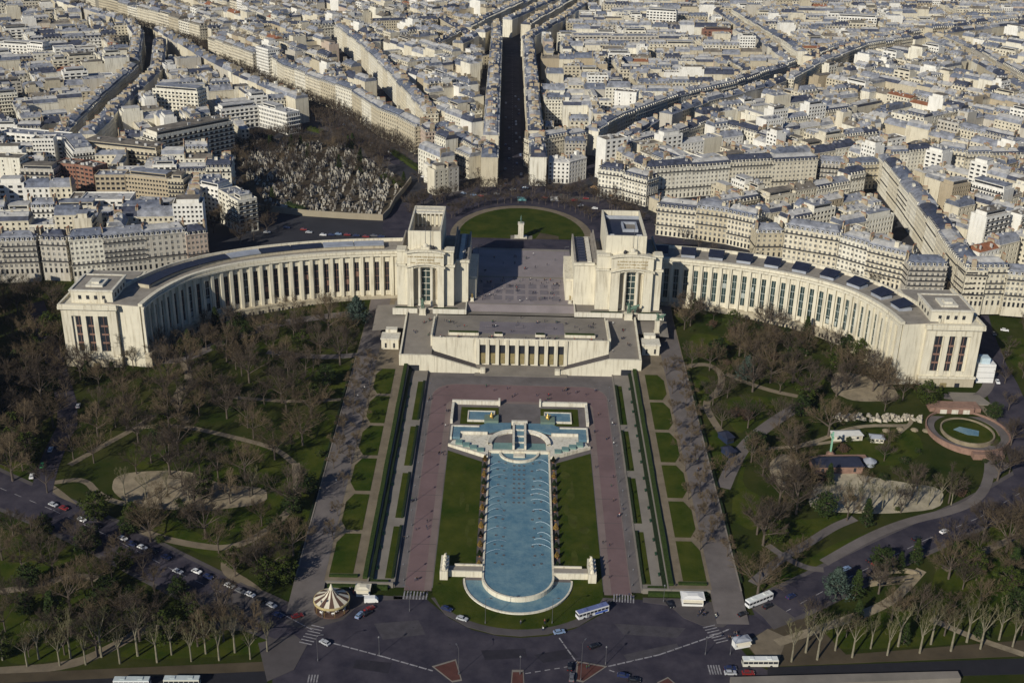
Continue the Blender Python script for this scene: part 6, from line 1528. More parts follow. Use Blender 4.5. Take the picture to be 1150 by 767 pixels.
TM = [tomb_meshes(m, M_GL) for m in (mat('tomb_pale', (.38, .355, .30), .8, .2, .8), mat('tomb_grey', (.24, .22, .19), .8, .25, .8), mat('tomb_dark', (.08, .075, .07), .7, .2, .8))]
cand = []
for j in range(44):
    for i in range(64):
        X = -250+i*2.9+tq.uniform(-.5, .5); Y = 752+j*4.4+tq.uniform(-.6, .6)
        if i % 11 == 10 or j % 9 == 8: continue
        if inside(X, Y, CEM) and inside(X-3, Y-4, CEM) and inside(X+3, Y+3, CEM) and tq.random() < .72: cand.append((X, Y))
cand.sort(key=lambda p: p[1]); tomb_solo = cand[:296]; tomb_rest = cand[296:]
tr_ = MB()
CN = ['white', 'grey', 'dark']
kinds_ = {}
for i, (X, Y) in enumerate(tomb_solo):
    c = tq.choice((0, 0, 1, 1, 2)); k = tq.choice((0, 0, 1, 1, 2, 3)); row_ = int((Y-752)/4.4+.5); kinds_.setdefault((row_, CN[c], TM[c][k][2]), []).append((X, Y, c, k))
for (row_, cn, kn), l in kinds_.items():
    l.sort()
    for i, (X, Y, c, k) in enumerate(l):
        o = inst('tomb', TM[c][k][0], None, (X, Y, 24), tq.uniform(-.12, .12)); sc = tq.uniform(.8, 1.25); o.scale = (sc, sc, sc*tq.uniform(.6, .9))
        props(o, f'{cn} stone {kn} tomb in {nth(row_+1)} cemetery row behind the wall'+(f', {nth(i+1)} from left' if len(l) > 1 else ''), 'tomb', 'tombs of the cemetery')
for X, Y in tomb_rest:
    c = tq.choice((0, 0, 1, 1, 2)); k = tq.choice((0, 1, 1, 2, 3)); merge(tr_, TM[c][k][1], {0: c, 1: 3}, X, Y, 24, tq.uniform(-.1, .1))
props(tr_.obj('tombs', [MATS['tomb_pale'], MATS['tomb_grey'], MATS['tomb_dark'], M_GL]), 'the farther tombs of the cemetery packed close together', 'tombs', kind='stuff')
flat('cemetery_ground', CEM, M_GDIRT, .03)
CW = P24([(290, 236), (318, 240), (345, 243), (390, 246), (430, 248), (438, 240), (444, 228), (454, 216), (462, 205)])
a_, b_ = offset_line(CW, 0), offset_line(CW, .8); mb = MB(); vs = []
for (x, y), (u, v) in zip(a_, b_): vs += [(x, y, 23), (x, y, 28.2), (u, v, 28.2), (u, v, 23)]
mb.add(vs, [(4*i+k, 4*i+k+1, 4*i+k+5, 4*i+k+4) for i in range(len(CW)-1) for k in range(3)]); props(mb.obj('cemetery_wall', stone_mat('old_wall', (.30, .26, .19), amt=.8)), 'tall pale retaining wall curving round the foot of the cemetery', 'wall')
for px, lb in (([(440, 172), (470, 192)], 'bright green clipped hedge along the cemetery edge, upper part'), ([(430, 200), (452, 210)], 'bright green clipped hedge by the curved end of the cemetery'), ([(322, 232), (342, 238)], 'dark ivy hedge on the cemetery wall'), ([(345, 146), (362, 150)], 'bright green hedge at the far top of the cemetery')):
    p, q = P24(px); L = math.hypot(q[0]-p[0], q[1]-p[1]); mb = MB().place((p[0]+q[0])/2, (p[1]+q[1])/2, 24, math.atan2(q[1]-p[1], q[0]-p[0]))
    rr = random.Random(3)
    for k in range(int(L*9)): x = rr.uniform(-L/2, L/2); y = rr.uniform(-2.2, 2.2); z = rr.uniform(.3, 3.2); s = .6; mb.add([(x-s, y-s*rr.random(), z), (x+s, y-s*.4, z+.4*rr.random()), (x+s*.6, y+s, z+.5), (x-s*.7, y+s*.6, z+.3)], [(0, 1, 2, 3)])
    mb.box(-L/2, -2, 0, L/2, 2, 2.6); props(mb.obj('hedge', M_LEAFY if 'bright' in lb else M_LEAF), lb, 'hedge')

# ------------------------------------------------------------------ vehicles
def car_parts():
    b = MB(); L, W = 4.3, 1.76
    prof = [(-2.15, .35), (-2.15, .82), (-1.95, .95), (-1.2, 1.0), (.75, 1.02), (1.9, .93), (2.15, .75), (2.15, .35)]
    vs = [(x, -W/2, z) for x, z in prof]+[(x, W/2, z) for x, z in prof]; n = len(prof)
    b.add(vs, [(i, (i+1) % n, n+(i+1) % n, n+i)[::-1] for i in range(n)]+[tuple(range(n)), tuple(range(2*n-1, n-1, -1))])
    b.fru(-1.75, -.78, .95, .78, .98, -1.35, -.64, .35, .64, 1.46)
    g = MB(); 
    g.add([(.97, -.70, 1.04), (.97, .70, 1.04), (.42, .60, 1.42), (.42, -.60, 1.42)], [(0, 1, 2, 3)]); g.add([(-1.78, .70, 1.04), (-1.78, -.70, 1.04), (-1.40, -.60, 1.42), (-1.40, .60, 1.42)], [(0, 1, 2, 3)])
    for s in (-1, 1): g.add([(-1.6, s*.795, 1.04), (.8, s*.795, 1.04), (.33, s*.665, 1.40), (-1.32, s*.665, 1.40)], [(0, 1, 2, 3)])
    w = MB(); 
    for k in range(12): pass
    wv = [(.31*math.cos(k*.5236), 0, .31*math.sin(k*.5236)) for k in range(12)]
    w.add([(x, -.1, z) for x, y, z in wv]+[(x, .1, z) for x, y, z in wv], [(k, (k+1) % 12, 12+(k+1) % 12, 12+k) for k in range(12)]+[tuple(range(12)), tuple(range(23, 11, -1))])
    hl = MB(); hl.box(2.1, -.8, .62, 2.17, -.5, .8, 0, True); 
    return b, g, w, hl
cb_, cg_, cw_, chl = car_parts()
CARC = {'white': (.75, .75, .75), 'silver': (.42, .43, .45), 'black': (.012, .012, .015), 'dark blue': (.02, .03, .09), 'red': (.20, .02, .018), 'light blue': (.20, .28, .42), 'grey': (.13, .13, .14), 'green': (.03, .25, .10)}
carm = {k: cb_.mesh('body', mat('car_'+k.replace(' ', '_'), v, .3, 0, spec=.5)) for k, v in CARC.items()}
cgm = cg_.mesh('window_glass', M_GL); cwm = cw_.mesh('wheel', M_DARK); chm = chl.mesh('headlight', M_WHITE)
taill = MB(); taill.box(-2.17, .5, .62, -2.12, .8, .8, 0, True); tlm = taill.mesh('tail_light', mat('red_lens', (.4, .02, .02), .4, 0))
carn = {}
def car(px, py, tx, ty, color, where, z=None, world=None):
    if world: X, Y, a = world; z = z if z is not None else 24.1
    else:
        X, Y = G(px, py); X2, Y2 = G(tx, ty); a = math.atan2(Y2-Y, X2-X); z = T(X, Y)+.14 if z is None else z
    carn.setdefault((color, where), []).append((X, Y, z, a))
def put_cars():
    for (color, where), l in carn.items():
        l.sort(key=lambda c: proj(c[0], c[1], c[2])[0])
        for i, (X, Y, z, a) in enumerate(l):
            t = thing('parked_car' if 'parked' in where else 'car', f'{color} car {where}'+(f', {nth(i+1)} from the left' if len(l) > 1 else ''), 'car', (X, Y, z), a, 'cars '+where)
            inst('body', carm[color], t); inst('window_glass', cgm, t)
            for x in (-1.35, 1.35):
                for y in (-.8, .8): inst('wheel', cwm, t, (x, y, .31))
            for q in (0, 1.3): inst('headlight', chm, t, (0, q, 0)); inst('tail_light', tlm, t, (0, -q, 0))
W_ = 'parked along the left avenue'
for i, (x, y, c) in enumerate(((60, 568, 'silver'), (72, 572, 'red'), (92, 585, 'white'), (108, 592, 'black'), (138, 606, 'white'), (148, 612, 'dark blue'), (160, 616, 'white'), (172, 620, 'black'), (187, 627, 'dark blue'), (200, 643, 'silver'), (221, 643, 'white'), (234, 649, 'dark blue'), (247, 655, 'black'), (258, 659, 'white'), (270, 665, 'grey'), (281, 669, 'white'), (292, 676, 'black'), (305, 681, 'silver'), (312, 692, 'dark blue'))): car(x, y, x+20, y+9, c, W_)
for x, y, tx, ty, c, w_ in ((334, 693, 352, 688, 'red', 'crossing the left side of the junction'), (365, 723, 345, 712, 'silver', 'driving on the left side of the junction'), (404, 692, 412, 684, 'light blue', 'parked by the striped carousel'), (415, 685, 424, 680, 'red', 'parked by the striped carousel'), (412, 690, 422, 684, 'black', 'parked by the striped carousel'),
    (502, 685, 515, 690, 'dark blue', 'driving round below the fountain lawn'), (519, 696, 532, 700, 'silver', 'driving round below the fountain lawn'), (628, 711, 646, 708, 'light blue', 'driving below the coach'), (667, 727, 680, 722, 'black', 'driving below the coach'), (640, 750, 641, 740, 'black', 'waiting left of the brick island'), (642, 762, 643, 750, 'grey', 'waiting left of the brick island'),
    (700, 760, 712, 762, 'dark blue', 'at the bottom beside the brick island'), (712, 765, 722, 766, 'black', 'at the bottom beside the brick island'), (834, 691, 850, 684, 'black', 'behind the bus on the right avenue'), (862, 682, 878, 674, 'black', 'below the bus on the right avenue'), (888, 671, 902, 664, 'dark blue', 'on the right avenue'), (950, 640, 966, 632, 'light blue', 'on the right avenue'), (978, 630, 992, 624, 'black', 'on the right avenue'), (984, 634, 998, 628, 'red', 'on the right avenue'),
    (1029, 606, 1043, 600, 'black', 'on the right avenue'), (1032, 618, 1046, 611, 'grey', 'on the right avenue'), (1060, 598, 1074, 591, 'white', 'on the right avenue'), (820, 752, 836, 752, 'dark blue', 'parked left of the bottom bus'), (820, 757, 836, 757, 'silver', 'parked left of the bottom bus'), (840, 757, 856, 757, 'red', 'parked left of the bottom bus'), (752, 680, 758, 688, 'black', 'parked by the white kiosk'),
    (48, 524, 52, 508, 'green', 'on the shaded side street'), (57, 506, 62, 492, 'white', 'on the shaded side street'), (36, 536, 38, 528, 'white', 'on the shaded side street'), (88, 457, 92, 445, 'silver', 'on the shaded side street'),
    (1120, 352, 1132, 366, 'black', 'on the road at the right edge'), (1098, 348, 1110, 352, 'red', 'on the road at the right edge'), (1128, 372, 1140, 374, 'white', 'on the road at the right edge'), (1120, 430, 1124, 440, 'white', 'on the road at the right edge'), (1116, 376, 1122, 388, 'grey', 'on the road at the right edge'), (1130, 398, 1136, 412, 'black', 'on the road at the right edge'), (1114, 412, 1118, 424, 'silver', 'on the road at the right edge')): car(x, y, tx, ty, c, w_)
cq = random.Random(99); CK = list(CARC)[:7]
for x, y in P24([(322, 257), (341, 259), (347, 262), (363, 265), (372, 265), (380, 264), (390, 265), (400, 266), (411, 267), (420, 266), (428, 267), (300, 262)]): car(0, 0, 0, 0, cq.choice(CK), 'parked below the cemetery wall', world=(x, y, cq.uniform(-.1, .1)))
for x, y in P24([(521, 218), (540, 221), (532, 220), (558, 219), (480, 214), (505, 231), (627, 227), (612, 223), (645, 226), (658, 224), (668, 235), (652, 232), (690, 240), (560, 210), (576, 214), (590, 212), (476, 200), (500, 219)]): car(0, 0, 0, 0, cq.choice(CK), 'driving round the circular square', world=(x, y, cq.uniform(-.5, .5)))
for k in range(22): y = 835+k*14+cq.uniform(-3, 3); car(0, 0, 0, 0, cq.choice(CK), 'on the long dark street', world=(interp(y, [(p[1], p[0]) for p in ST_MAIN])+cq.choice((-6, -3, 3, 6)), y, math.pi/2))
for (X, Y), (X2, Y2) in zip(WILS[1:], WILS[2:]):
    for k in range(3): t_ = cq.random(); s_ = cq.choice((-5, 0, 5)); car(0, 0, 0, 0, cq.choice(CK), 'on the avenue behind the right wing', world=(X+(X2-X)*t_, Y+(Y2-Y)*t_+s_, math.atan2(Y2-Y, X2-X)))
for (X, Y), (X2, Y2) in zip(MAND_C[4:], MAND_C[5:]):
    for k in range(4): t_ = cq.random(); s_ = cq.choice((-5, 0, 5)); car(0, 0, 0, 0, cq.choice(CK), 'on the diagonal tree-lined avenue', world=(X+(X2-X)*t_+s_, Y+(Y2-Y)*t_, math.atan2(Y2-Y, X2-X)))
put_cars()
def bus(px, py, tx, ty, label, col, roofc, L=12, stripe=None):
    X, Y = G(px, py); X2, Y2 = G(tx, ty); t = thing('bus', label, 'bus', (X, Y, T(X, Y)+.12), math.atan2(Y2-Y, X2-X))
    b = MB(); b.box(-L/2, -1.25, .35, L/2, 1.25, 1.5); b.box(-L/2, -1.25, 2.5, L/2, 1.25, 3.0)
    n = int(L/1.6)
    for k in range(n+1): x = -L/2+.05+k*(L-.25)/n; b.box(x, -1.24, 1.5, x+.15, 1.24, 2.5)
    b.obj('body', mat('bus_'+col, {'white': (.7, .7, .7), 'cream': (.6, .58, .5)}[col], .35, 0, spec=.5), t)
    g = MB(); g.box(-L/2+.04, -1.2, 1.45, L/2-.04, 1.2, 2.52); g.obj('window_glass', M_GL, t)
    r = MB(); r.box(-L/2+.1, -1.15, 3.0, L/2-.1, 1.15, 3.12); r.box(-L/4-.8, -.7, 3.12, -L/4+.8, .7, 3.35); r.box(L/4-.8, -.7, 3.12, L/4+.8, .7, 3.35); r.obj('roof', mat('bus_roof_'+roofc, {'blue': (.12, .15, .30), 'white': (.66, .68, .66), 'pale': (.45, .5, .5)}[roofc], .5, .1), t)
    if stripe:
        for s in (-1, 1): q = MB(); q.box(-L/2+.5, s*1.255-.005, .6, -L/2+6, s*1.255+.005, 1.45, 0, True); q.obj('blue_panel', mat('coach_blue', (.05, .12, .45), .4, 0), t)
    for x in (-L/2+2.2, L/2-2.4):
        for y in (-1.15, 1.15): o = inst('wheel', cwm, t, (x, y, .45)); o.scale = (1.5, 1.6, 1.5)
bus(665, 690, 645, 696, 'white and blue coach standing below the fountain lawn', 'white', 'blue', 13, True)
bus(852, 677, 875, 667, 'white city bus driving on the right avenue', 'white', 'white', 12)
bus(853, 747, 880, 747, 'cream city bus at the stop at the bottom right', 'cream', 'white', 12.5)
bus(149, 770, 165, 770, 'grey-roofed bus cut by the bottom edge, left of its twin', 'white', 'pale', 12); bus(205, 769, 220, 769, 'grey-roofed bus cut by the bottom edge, right of its twin', 'cream', 'pale', 12)
bus(1078, 360 - 12, 1090, 362, 'white bus in the shade behind the right end pavilion', 'white', 'white', 11)
for x, y, c in ((586, 226, 'white'), (623, 226, 'cream')):
    X, Y = at(x, y, 24); t_ = (X, Y)
    bus_ = thing('van', f'{"teal-roofed" if c == "white" else "white"} delivery van on the circular square above the green', 'van', (X, Y, 24.15), .1 if c == 'white' else -.1)
    b = MB(); b.box(-3, -1.1, .4, 3, 1.1, 1.3); b.box(-3, -1.1, 1.3, 1.9, 1.1, 2.7); b.fru(1.9, -1.1, 3, 1.1, 1.3, 1.9, -1, 2.2, 1, 2.4); b.obj('body', mat('teal_van', (.16, .38, .40), .4, 0) if c == 'white' else M_WHITE, bus_)
    for xx in (-1.9, 1.9):
        for yy in (-1, 1): inst('wheel', cwm, bus_, (xx, yy, .35))
v_ = G(417, 676); t = thing('van', 'white delivery van parked by the striped carousel', 'van', (v_[0], v_[1], .1), .1)
b = MB(); b.box(-2.6, -1, .4, 2.6, 1, 1.2); b.box(-2.6, -1, 1.2, 1.5, 1, 2.4); b.fru(1.5, -1, 2.6, 1, 1.2, 1.5, -.9, 1.9, .9, 2.1); b.obj('body', M_WHITE, t); b = MB(); b.box(1.85, -.85, 1.45, 2.2, .85, 1.8); b.obj('windscreen', M_GL, t)
for xx in (-1.7, 1.7):
    for yy in (-.95, .95): inst('wheel', cwm, t, (xx, yy, .31))

# ------------------------------------------------------------------ people
pq_ = random.Random(123); PPL = {}
POSE = ['walking', 'standing', 'photographing']
def crowd(n, poly, z, where, clump=.6):
    k = 0; xs = [p[0] for p in poly]; ys = [p[1] for p in poly]
    while k < n:
        X = pq_.uniform(min(xs), max(xs)); Y = pq_.uniform(min(ys), max(ys))
        if not inside(X, Y, poly): continue
        for m in range(1 if pq_.random() < clump else pq_.randint(2, 4)):
            c = pq_.choice(('black', 'black', 'black', 'dark blue', 'grey', 'white', 'dark blue', 'brown', 'grey', 'black', 'black', 'red', 'green')); ps = pq_.choice((0, 0, 1, 2))
            x_, y_ = X+pq_.uniform(-.9, .9)*(m > 0), Y+pq_.uniform(-.9, .9)*(m > 0)
            if not inside(x_, y_, poly): x_, y_ = X, Y+.6*m
            PPL.setdefault((c, ps, where), []).append((x_, y_, z(x_, y_) if callable(z) else z)); k += 1
def rc(x0, y0, x1, y1): return [(x0, y0), (x1, y0), (x1, y1), (x0, y1)]
crowd(84, rc(-24, 604, 25, 642), 25.07, 'on the sunlit parvis'); crowd(24, rc(-24, 648, 26, 690), 25.08, 'at the back of the parvis')
crowd(42, rc(-43, 558.4, 44, 560.6), 23.0, 'at the balustrade of the theatre terrace', .5); crowd(44, rc(-42, 567, 43, 587), 23.06, 'on the theatre terrace')
crowd(14, rc(48, 556, 60, 586), lambda x, y: 16.65+(y-552)*6.38/39, 'on the right side terrace', .4); crowd(12, rc(-60, 556, -48, 586), lambda x, y: 16.65+(y-552)*6.38/39, 'on the left side terrace', .5)
crowd(26, rc(-42, 521, 42, 534), lambda x, y: T(x, y)+.05, 'on the red road below the theatre steps'); crowd(16, rc(-43, 376, -34, 510), lambda x, y: T(x, y)+.05, 'on the left arm of the red road'); crowd(18, rc(34, 376, 43, 510), lambda x, y: T(x, y)+.05, 'on the right arm of the red road')
crowd(7, rc(-47, 376, -44, 530), T, 'on the left esplanade pavement'); crowd(6, rc(44, 376, 47, 530), T, 'on the right esplanade pavement'); crowd(10, rc(-84, 380, -76, 540), lambda x, y: T(x, y)+.05, 'on the left gravel alley'); crowd(8, rc(76, 380, 84, 540), lambda x, y: T(x, y)+.05, 'on the right gravel alley')
def gz(x, y): return T(x, y)+.13
crowd(14, PX([(778, 682), (802, 684), (806, 700), (782, 698)]), gz, 'waiting at the crossing by the white kiosk', .2); crowd(10, PX([(818, 712), (842, 716), (838, 728), (815, 724)]), gz, 'around the newspaper kiosk', .3); crowd(8, PX([(670, 676), (685, 676), (660, 700), (650, 700)]), gz, 'beside the coach', .4)
crowd(7, PX([(545, 701), (640, 700), (630, 709), (550, 709)]), gz, 'on the pavement below the fountain lawn', .5); crowd(8, PX([(380, 655), (405, 658), (400, 676), (395, 680)]), gz, 'near the striped carousel', .5); crowd(6, PX([(690, 668), (716, 669), (712, 673), (690, 673)]), gz, 'on the right zebra crossing', .8); crowd(5, PX([(452, 667), (480, 667), (480, 671), (452, 671)]), gz, 'on the left zebra crossing', .8)
crowd(5, PX([(642, 742), (690, 742), (680, 752), (650, 752)]), gz, 'on the brick traffic island', .7)
crowd(12, P24([(600, 212), (680, 222), (700, 238), (660, 230)]), 24.16, 'on the pavement right of the circular square', .5)
allp = sorted([(p[0]**2+p[1]**2+(CAMH-p[2])**2, k_, p) for k_, l in PPL.items() for p in l], key=lambda t_: t_[0])
cm = MB(); slot = []; 
for _, (c, ps, where), (X, Y, Z) in allp[296:]:
    m_ = PM[(c, ps)]; mats_ = [mm.name for mm in m_.materials]
    for n_ in mats_:
        if n_ not in slot: slot.append(n_)
    a = pq_.uniform(0, 6.28); ca, sa = math.cos(a), math.sin(a); o_ = len(cm.v)
    cm.v.extend([(X+1.05*(v.co.x*ca-v.co.y*sa), Y+1.05*(v.co.x*sa+v.co.y*ca), Z+v.co.z) for v in m_.vertices])
    cm.f.extend([tuple(i_+o_ for i_ in p.vertices) for p in m_.polygons]); cm.m.extend([slot.index(mats_[p.material_index]) for p in m_.polygons])
if len(allp) > 296: props(cm.obj('crowd', [bpy.data.materials[n_] for n_ in slot]), 'the farther visitors strolling on the parvis and round the circular square', 'people', kind='stuff')
keepp = set((p[0], p[1]) for _, k_, p in allp[:296])
for (c, ps, where), l in PPL.items():
    l[:] = [p for p in l if (p[0], p[1]) in keepp]
    l.sort(key=lambda p: proj(*p)[0])
    for i, (X, Y, Z) in enumerate(l):
        o = inst('person', PM[(c, ps)], None, (X, Y, Z), pq_.uniform(0, 6.28)); s_ = pq_.uniform(.95, 1.08); o.scale = (s_*1.08, s_*1.08, s_)
        props(o, f'person in {c} {POSE[ps]} {where}'+(f', {nth(i+1)} from left' if len(l) > 1 else ''), 'person', 'people '+where)

# ------------------------------------------------------------------ lamps
def lamp_meshes(H, arm):
    p = MB(); p.lathe(0, 0, [(.22, 0), (.2, .8), (.1, 1.0), (.07, H)], 8); h = MB()
    if arm: h.tube((0, 0, H-.1), (arm, 0, H+.35), .06, .05, 5); h.box(arm-.1, -.2, H+.28, arm+.9, .2, H+.5, 0, True)
    else: h.lathe(0, 0, [(.12, H), (.35, H+.15), (.38, H+.55), (.1, H+.85)], 8)
    return p.mesh('post', M_METAL), h.mesh('lamp_head', M_METAL)
L1, L2 = lamp_meshes(7.2, 0), lamp_meshes(11, 1.6); L3 = lamp_meshes(16, 1.6)
for s, sd_ in ((-1, 'left'), (1, 'right')):
    for k in range(9):
        y = 378+k*18; t = thing('street_lamp', f'lamp post on the {sd_} edge of the red road, {nth(k+1)} from the crossroads', 'lamp', (s*44.3, y, T(44, y)), 0, 'lamp posts along the red road'); inst('post', L1[0], t); inst('lamp_head', L1[1], t)
for i, (x, y, lb, m, a) in enumerate(((620, 700, 'tall lamp post on the pavement right below the fountain lawn', L2, 0), (545, 700, 'tall lamp post on the pavement left below the fountain lawn', L2, 0), (652, 764, 'very tall lamp mast on the brick island at the bottom', L3, 1), (515, 757, 'tall lamp mast on the left brick island', L2, 2), (357, 742, 'lamp post on the corner pavement bottom left', L2, 0), (460, 686, 'lamp post between the carousel and the crossing', L2, 3),
    (362, 694, 'lamp post in front of the carousel', L1, 0), (792, 735, 'lamp post by the crossing at the bottom right', L1, 0), (745, 676, 'lamp post left of the white kiosk', L1, 0), (820, 735, 'lamp post near the newspaper kiosk', L1, 0), (584, 757, 'short lamp post on the bottom middle island', L1, 0), (426, 735, 'lamp post at the lane line on the left of the junction', L1, 0), (680, 746, 'lamp post at the right corner of the brick island', L1, 0))):
    X, Y = G(x, y); t = thing('street_lamp', lb, 'lamp', (X, Y, .05), a, 'lamp posts of the crossroads'); inst('post', m[0], t); inst('lamp_head', m[1], t)
for i, (X, Y) in enumerate(((-26, 648), (27, 648), (-26, 668), (26, 668))): t = thing('street_lamp', f'tall lamp mast on the {"left" if X < 0 else "right"} edge of the parvis, {"nearer" if Y < 650 else "farther"} one', 'lamp', (X, Y, 25), 0, 'lamp masts of the parvis'); inst('post', L2[0], t); inst('lamp_head', L2[1], t)

# ------------------------------------------------------------------ carousel, kiosks and the garden buildings
X, Y = G(373, 683); ca = thing('carousel', 'round fairground carousel with brown and cream striped conical roof', 'carousel', (X, Y, .12))
M_CR = mat('cream_canvas', (.62, .57, .45), .8, .08, .5); M_BRC = mat('brown_canvas', (.10, .06, .045), .8, .1, .5)
for par, m_ in ((0, M_CR), (1, M_BRC)):
    mb = MB()
    for k in range(20):
        if k % 2 != par: continue
        a0, a1 = 2*math.pi*k/20, 2*math.pi*(k+1)/20
        for (r0, z0), (r1, z1) in (((6.6, 4.5), (2.6, 6.4)), ((2.6, 6.4), (.8, 8.6))): mb.add([(r0*math.cos(a0), r0*math.sin(a0), z0), (r0*math.cos(a1), r0*math.sin(a1), z0), (r1*math.cos(a1), r1*math.sin(a1), z1), (r1*math.cos(a0), r1*math.sin(a0), z1)], [(0, 1, 2, 3)])
    mb.obj('roof_stripes', m_, ca)
mb = MB(); mb.lathe(0, 0, [(.85, 8.5), (.9, 8.9), (.5, 9.8), (.12, 11)], 10); mb.obj('finial', M_CR, ca)
mb = MB(); mb.lathe(0, 0, [(6.75, 3.6), (6.85, 4.0), (6.75, 4.5), (6.5, 4.55)], 24); mb.obj('fascia', mat('gilt_fascia', (.42, .34, .17), .6, .3, 2), ca)
mb = MB(); mb.lathe(0, 0, [(6.6, 0), (6.6, .45)], 24); mb.obj('platform', M_BRC, ca)
mb = MB(); mb.lathe(0, 0, [(1.8, .45), (1.8, 4.4)], 12); mb.obj('centre_drum', mat('drum', (.35, .22, .15), .7, .3, 2), ca)
hm = MB(); hm.tube((-.6, 0, 1.3), (.5, 0, 1.3), .27, .27, 7); hm.tube((.45, 0, 1.4), (.8, 0, 2.0), .17, .12, 6); hm.tube((.75, 0, 2.0), (1.1, 0, 1.85), .13, .08, 6)
for a in (-.45, .4):
    for b in (-.15, .15): hm.tube((a, b, 1.2), (a+.15, b, .6), .08, .05, 5)
hm.tube((0, 0, .45), (0, 0, 4.4), .03, .03, 4); hme = hm.mesh('horse', M_WHITE)
for k in range(14):
    a = k*.4488; r = 5.4 if k % 2 else 3.8; inst('horse', hme, ca, (r*math.cos(a), r*math.sin(a), .2*(k % 3)), a+math.pi/2)
for k in range(10): mb = MB(); a = k*.6283; mb.tube((6.3*math.cos(a), 6.3*math.sin(a), .4), (6.3*math.cos(a), 6.3*math.sin(a), 4.3), .09, .09, 6); mb.obj('post', M_GOLD, ca)
def kiosk(px, py, label, w, d, h, rm, over=.5, rz=0, wm=None):
    X, Y = G(px, py); t = thing('kiosk', label, 'kiosk', (X, Y, T(X, Y)+.1), rz)
    mb = MB(); mb.box(-w/2, -d/2, 0, w/2, d/2, h); mb.obj('wall', wm or M_WHITE, t); mb = MB(); mb.box(-w/2-over, -d/2-over, h, w/2+over, d/2+over, h+.3); mb.fru(-w/2, -d/2, w/2, d/2, h+.3, -w/4, -d/4, w/4, d/4, h+.8); mb.obj('roof', rm, t)
    mb = MB(); mb.box(-w/2+.4, -d/2-.05, 1.0, w/2-.4, -d/2+.02, h-.5); mb.obj('counter', M_GL, t)
    mb = MB(); mb.add([(-w/2+.2, -d/2-.05, h-.3), (w/2-.2, -d/2-.05, h-.3), (w/2-.2, -d/2-1.3, h-.8), (-w/2+.2, -d/2-1.3, h-.8)], [(0, 1, 2, 3)]); mb.obj('awning', M_CR, t); return t
kiosk(408, 667, 'cream ticket kiosk right of the carousel', 5, 3.4, 3, M_CR); kiosk(777, 677, 'white refreshment kiosk with flat roof right of the esplanade', 8, 4.2, 3.2, M_WHITE); kiosk(832, 725, 'white newspaper kiosk with dark roof at the bottom right', 6, 3, 2.8, M_ZINC, .3, .3)
kiosk(622, 300 + 12, 'white round-cornered booth against the right pavilion colonnade', 0.1, 0.1, .1, M_WHITE) if False else None
mb = MB(); X, Y = G(968, 432); st = thing('scaffold', 'white sheeted scaffolding tower beside the right end pavilion', 'scaffold', (238.5, 549, 9), 0)
mb.box(-4.5, -4, 0, 4.5, 4, 12.5); mb.obj('sheeting', M_WHITE, st); mb = MB(); mb.box(-3, -3, 12.5, 1.5, 2, 15.5); mb.obj('upper_tank', mat('pale_blue_sheet', (.45, .55, .6), .7), st); mb = MB()
for k in range(4):
    z = 2+k*3; mb.box(-4.56, -4.06, z, 4.56, -4.0, z+.12)
mb.obj('rails', M_METAL, st)
# round brick-edged garden with its steps
X, Y = G(1086, 486); rg = thing('round_garden', 'sunken round garden ringed by a pale stone wall and pink brick steps', 'garden', (X, Y, T(X, Y)))
def ringm(r0, r1, z0, z1, ry, n=40):
    mb = MB()
    for k in range(n):
        a, b = 6.2832*k/n, 6.2832*(k+1)/n; P_ = [(r*math.cos(t_), r*ry*math.sin(t_)) for r, t_ in ((r1, a), (r1, b), (r0, b), (r0, a))]
        mb.add([(x, y, z0) for x, y in P_]+[(x, y, z1) for x, y in P_], [(4, 5, 6, 7), (0, 1, 5, 4), (2, 3, 7, 6)])
    return mb
ringm(15.0, 18.5, -2, .9, 1.08).obj('outer_walk', M_GRAV, rg); ringm(18.5, 19.1, -2, 1.9, 1.08).obj('outer_wall', M_BRICK, rg); ringm(11.6, 12.3, -2, 1.3, 1.08).obj('inner_wall', M_SANDL, rg)
mb = MB(); mb.prism(circ(0, 0, 11.6, 30), -1.6, .55); mb.obj('garden_bed', M_LAWN, rg); mb = MB(); mb.prism([(-6, 2), (-2, 5), (2, 3), (6, 1), (4, -4), (-1, -3), (-4, 0)], 0, .66); mb.obj('pond_water', M_WATER, rg)
mb = MB(); mb.prism([(-12, 19), (-12, 27), (13, 27), (13, 19)][::-1], -2, 3.2); mb.obj('brick_terrace', M_BRICK, rg)
mb = MB(); mb.box(-10, 17.5, -1, 9, 19.2, 4.2); mb.obj('arched_wall', M_BRICK, rg)
for k in range(3): mb = MB(); mb.box(-7.5+k*5.6, 17.35, .6, -4.3+k*5.6, 17.6, 3.2); mb.obj('niche', M_STW, rg)
mb = MB(); mb.box(-5, -23.5, -2, 9, -19.5, 1.5); mb.obj('brick_steps', M_BRICK, rg)
X, Y = G(1078, 448); mb = MB(); mb.prism([(X-4, Y-6), (X+14, Y-6), (X+10, Y+8), (X-4, Y+8)], 5, T(X, Y)+.4); props(mb.obj('forecourt_steps', M_TERR), 'grey stone steps leading up to the right end pavilion door', 'steps')
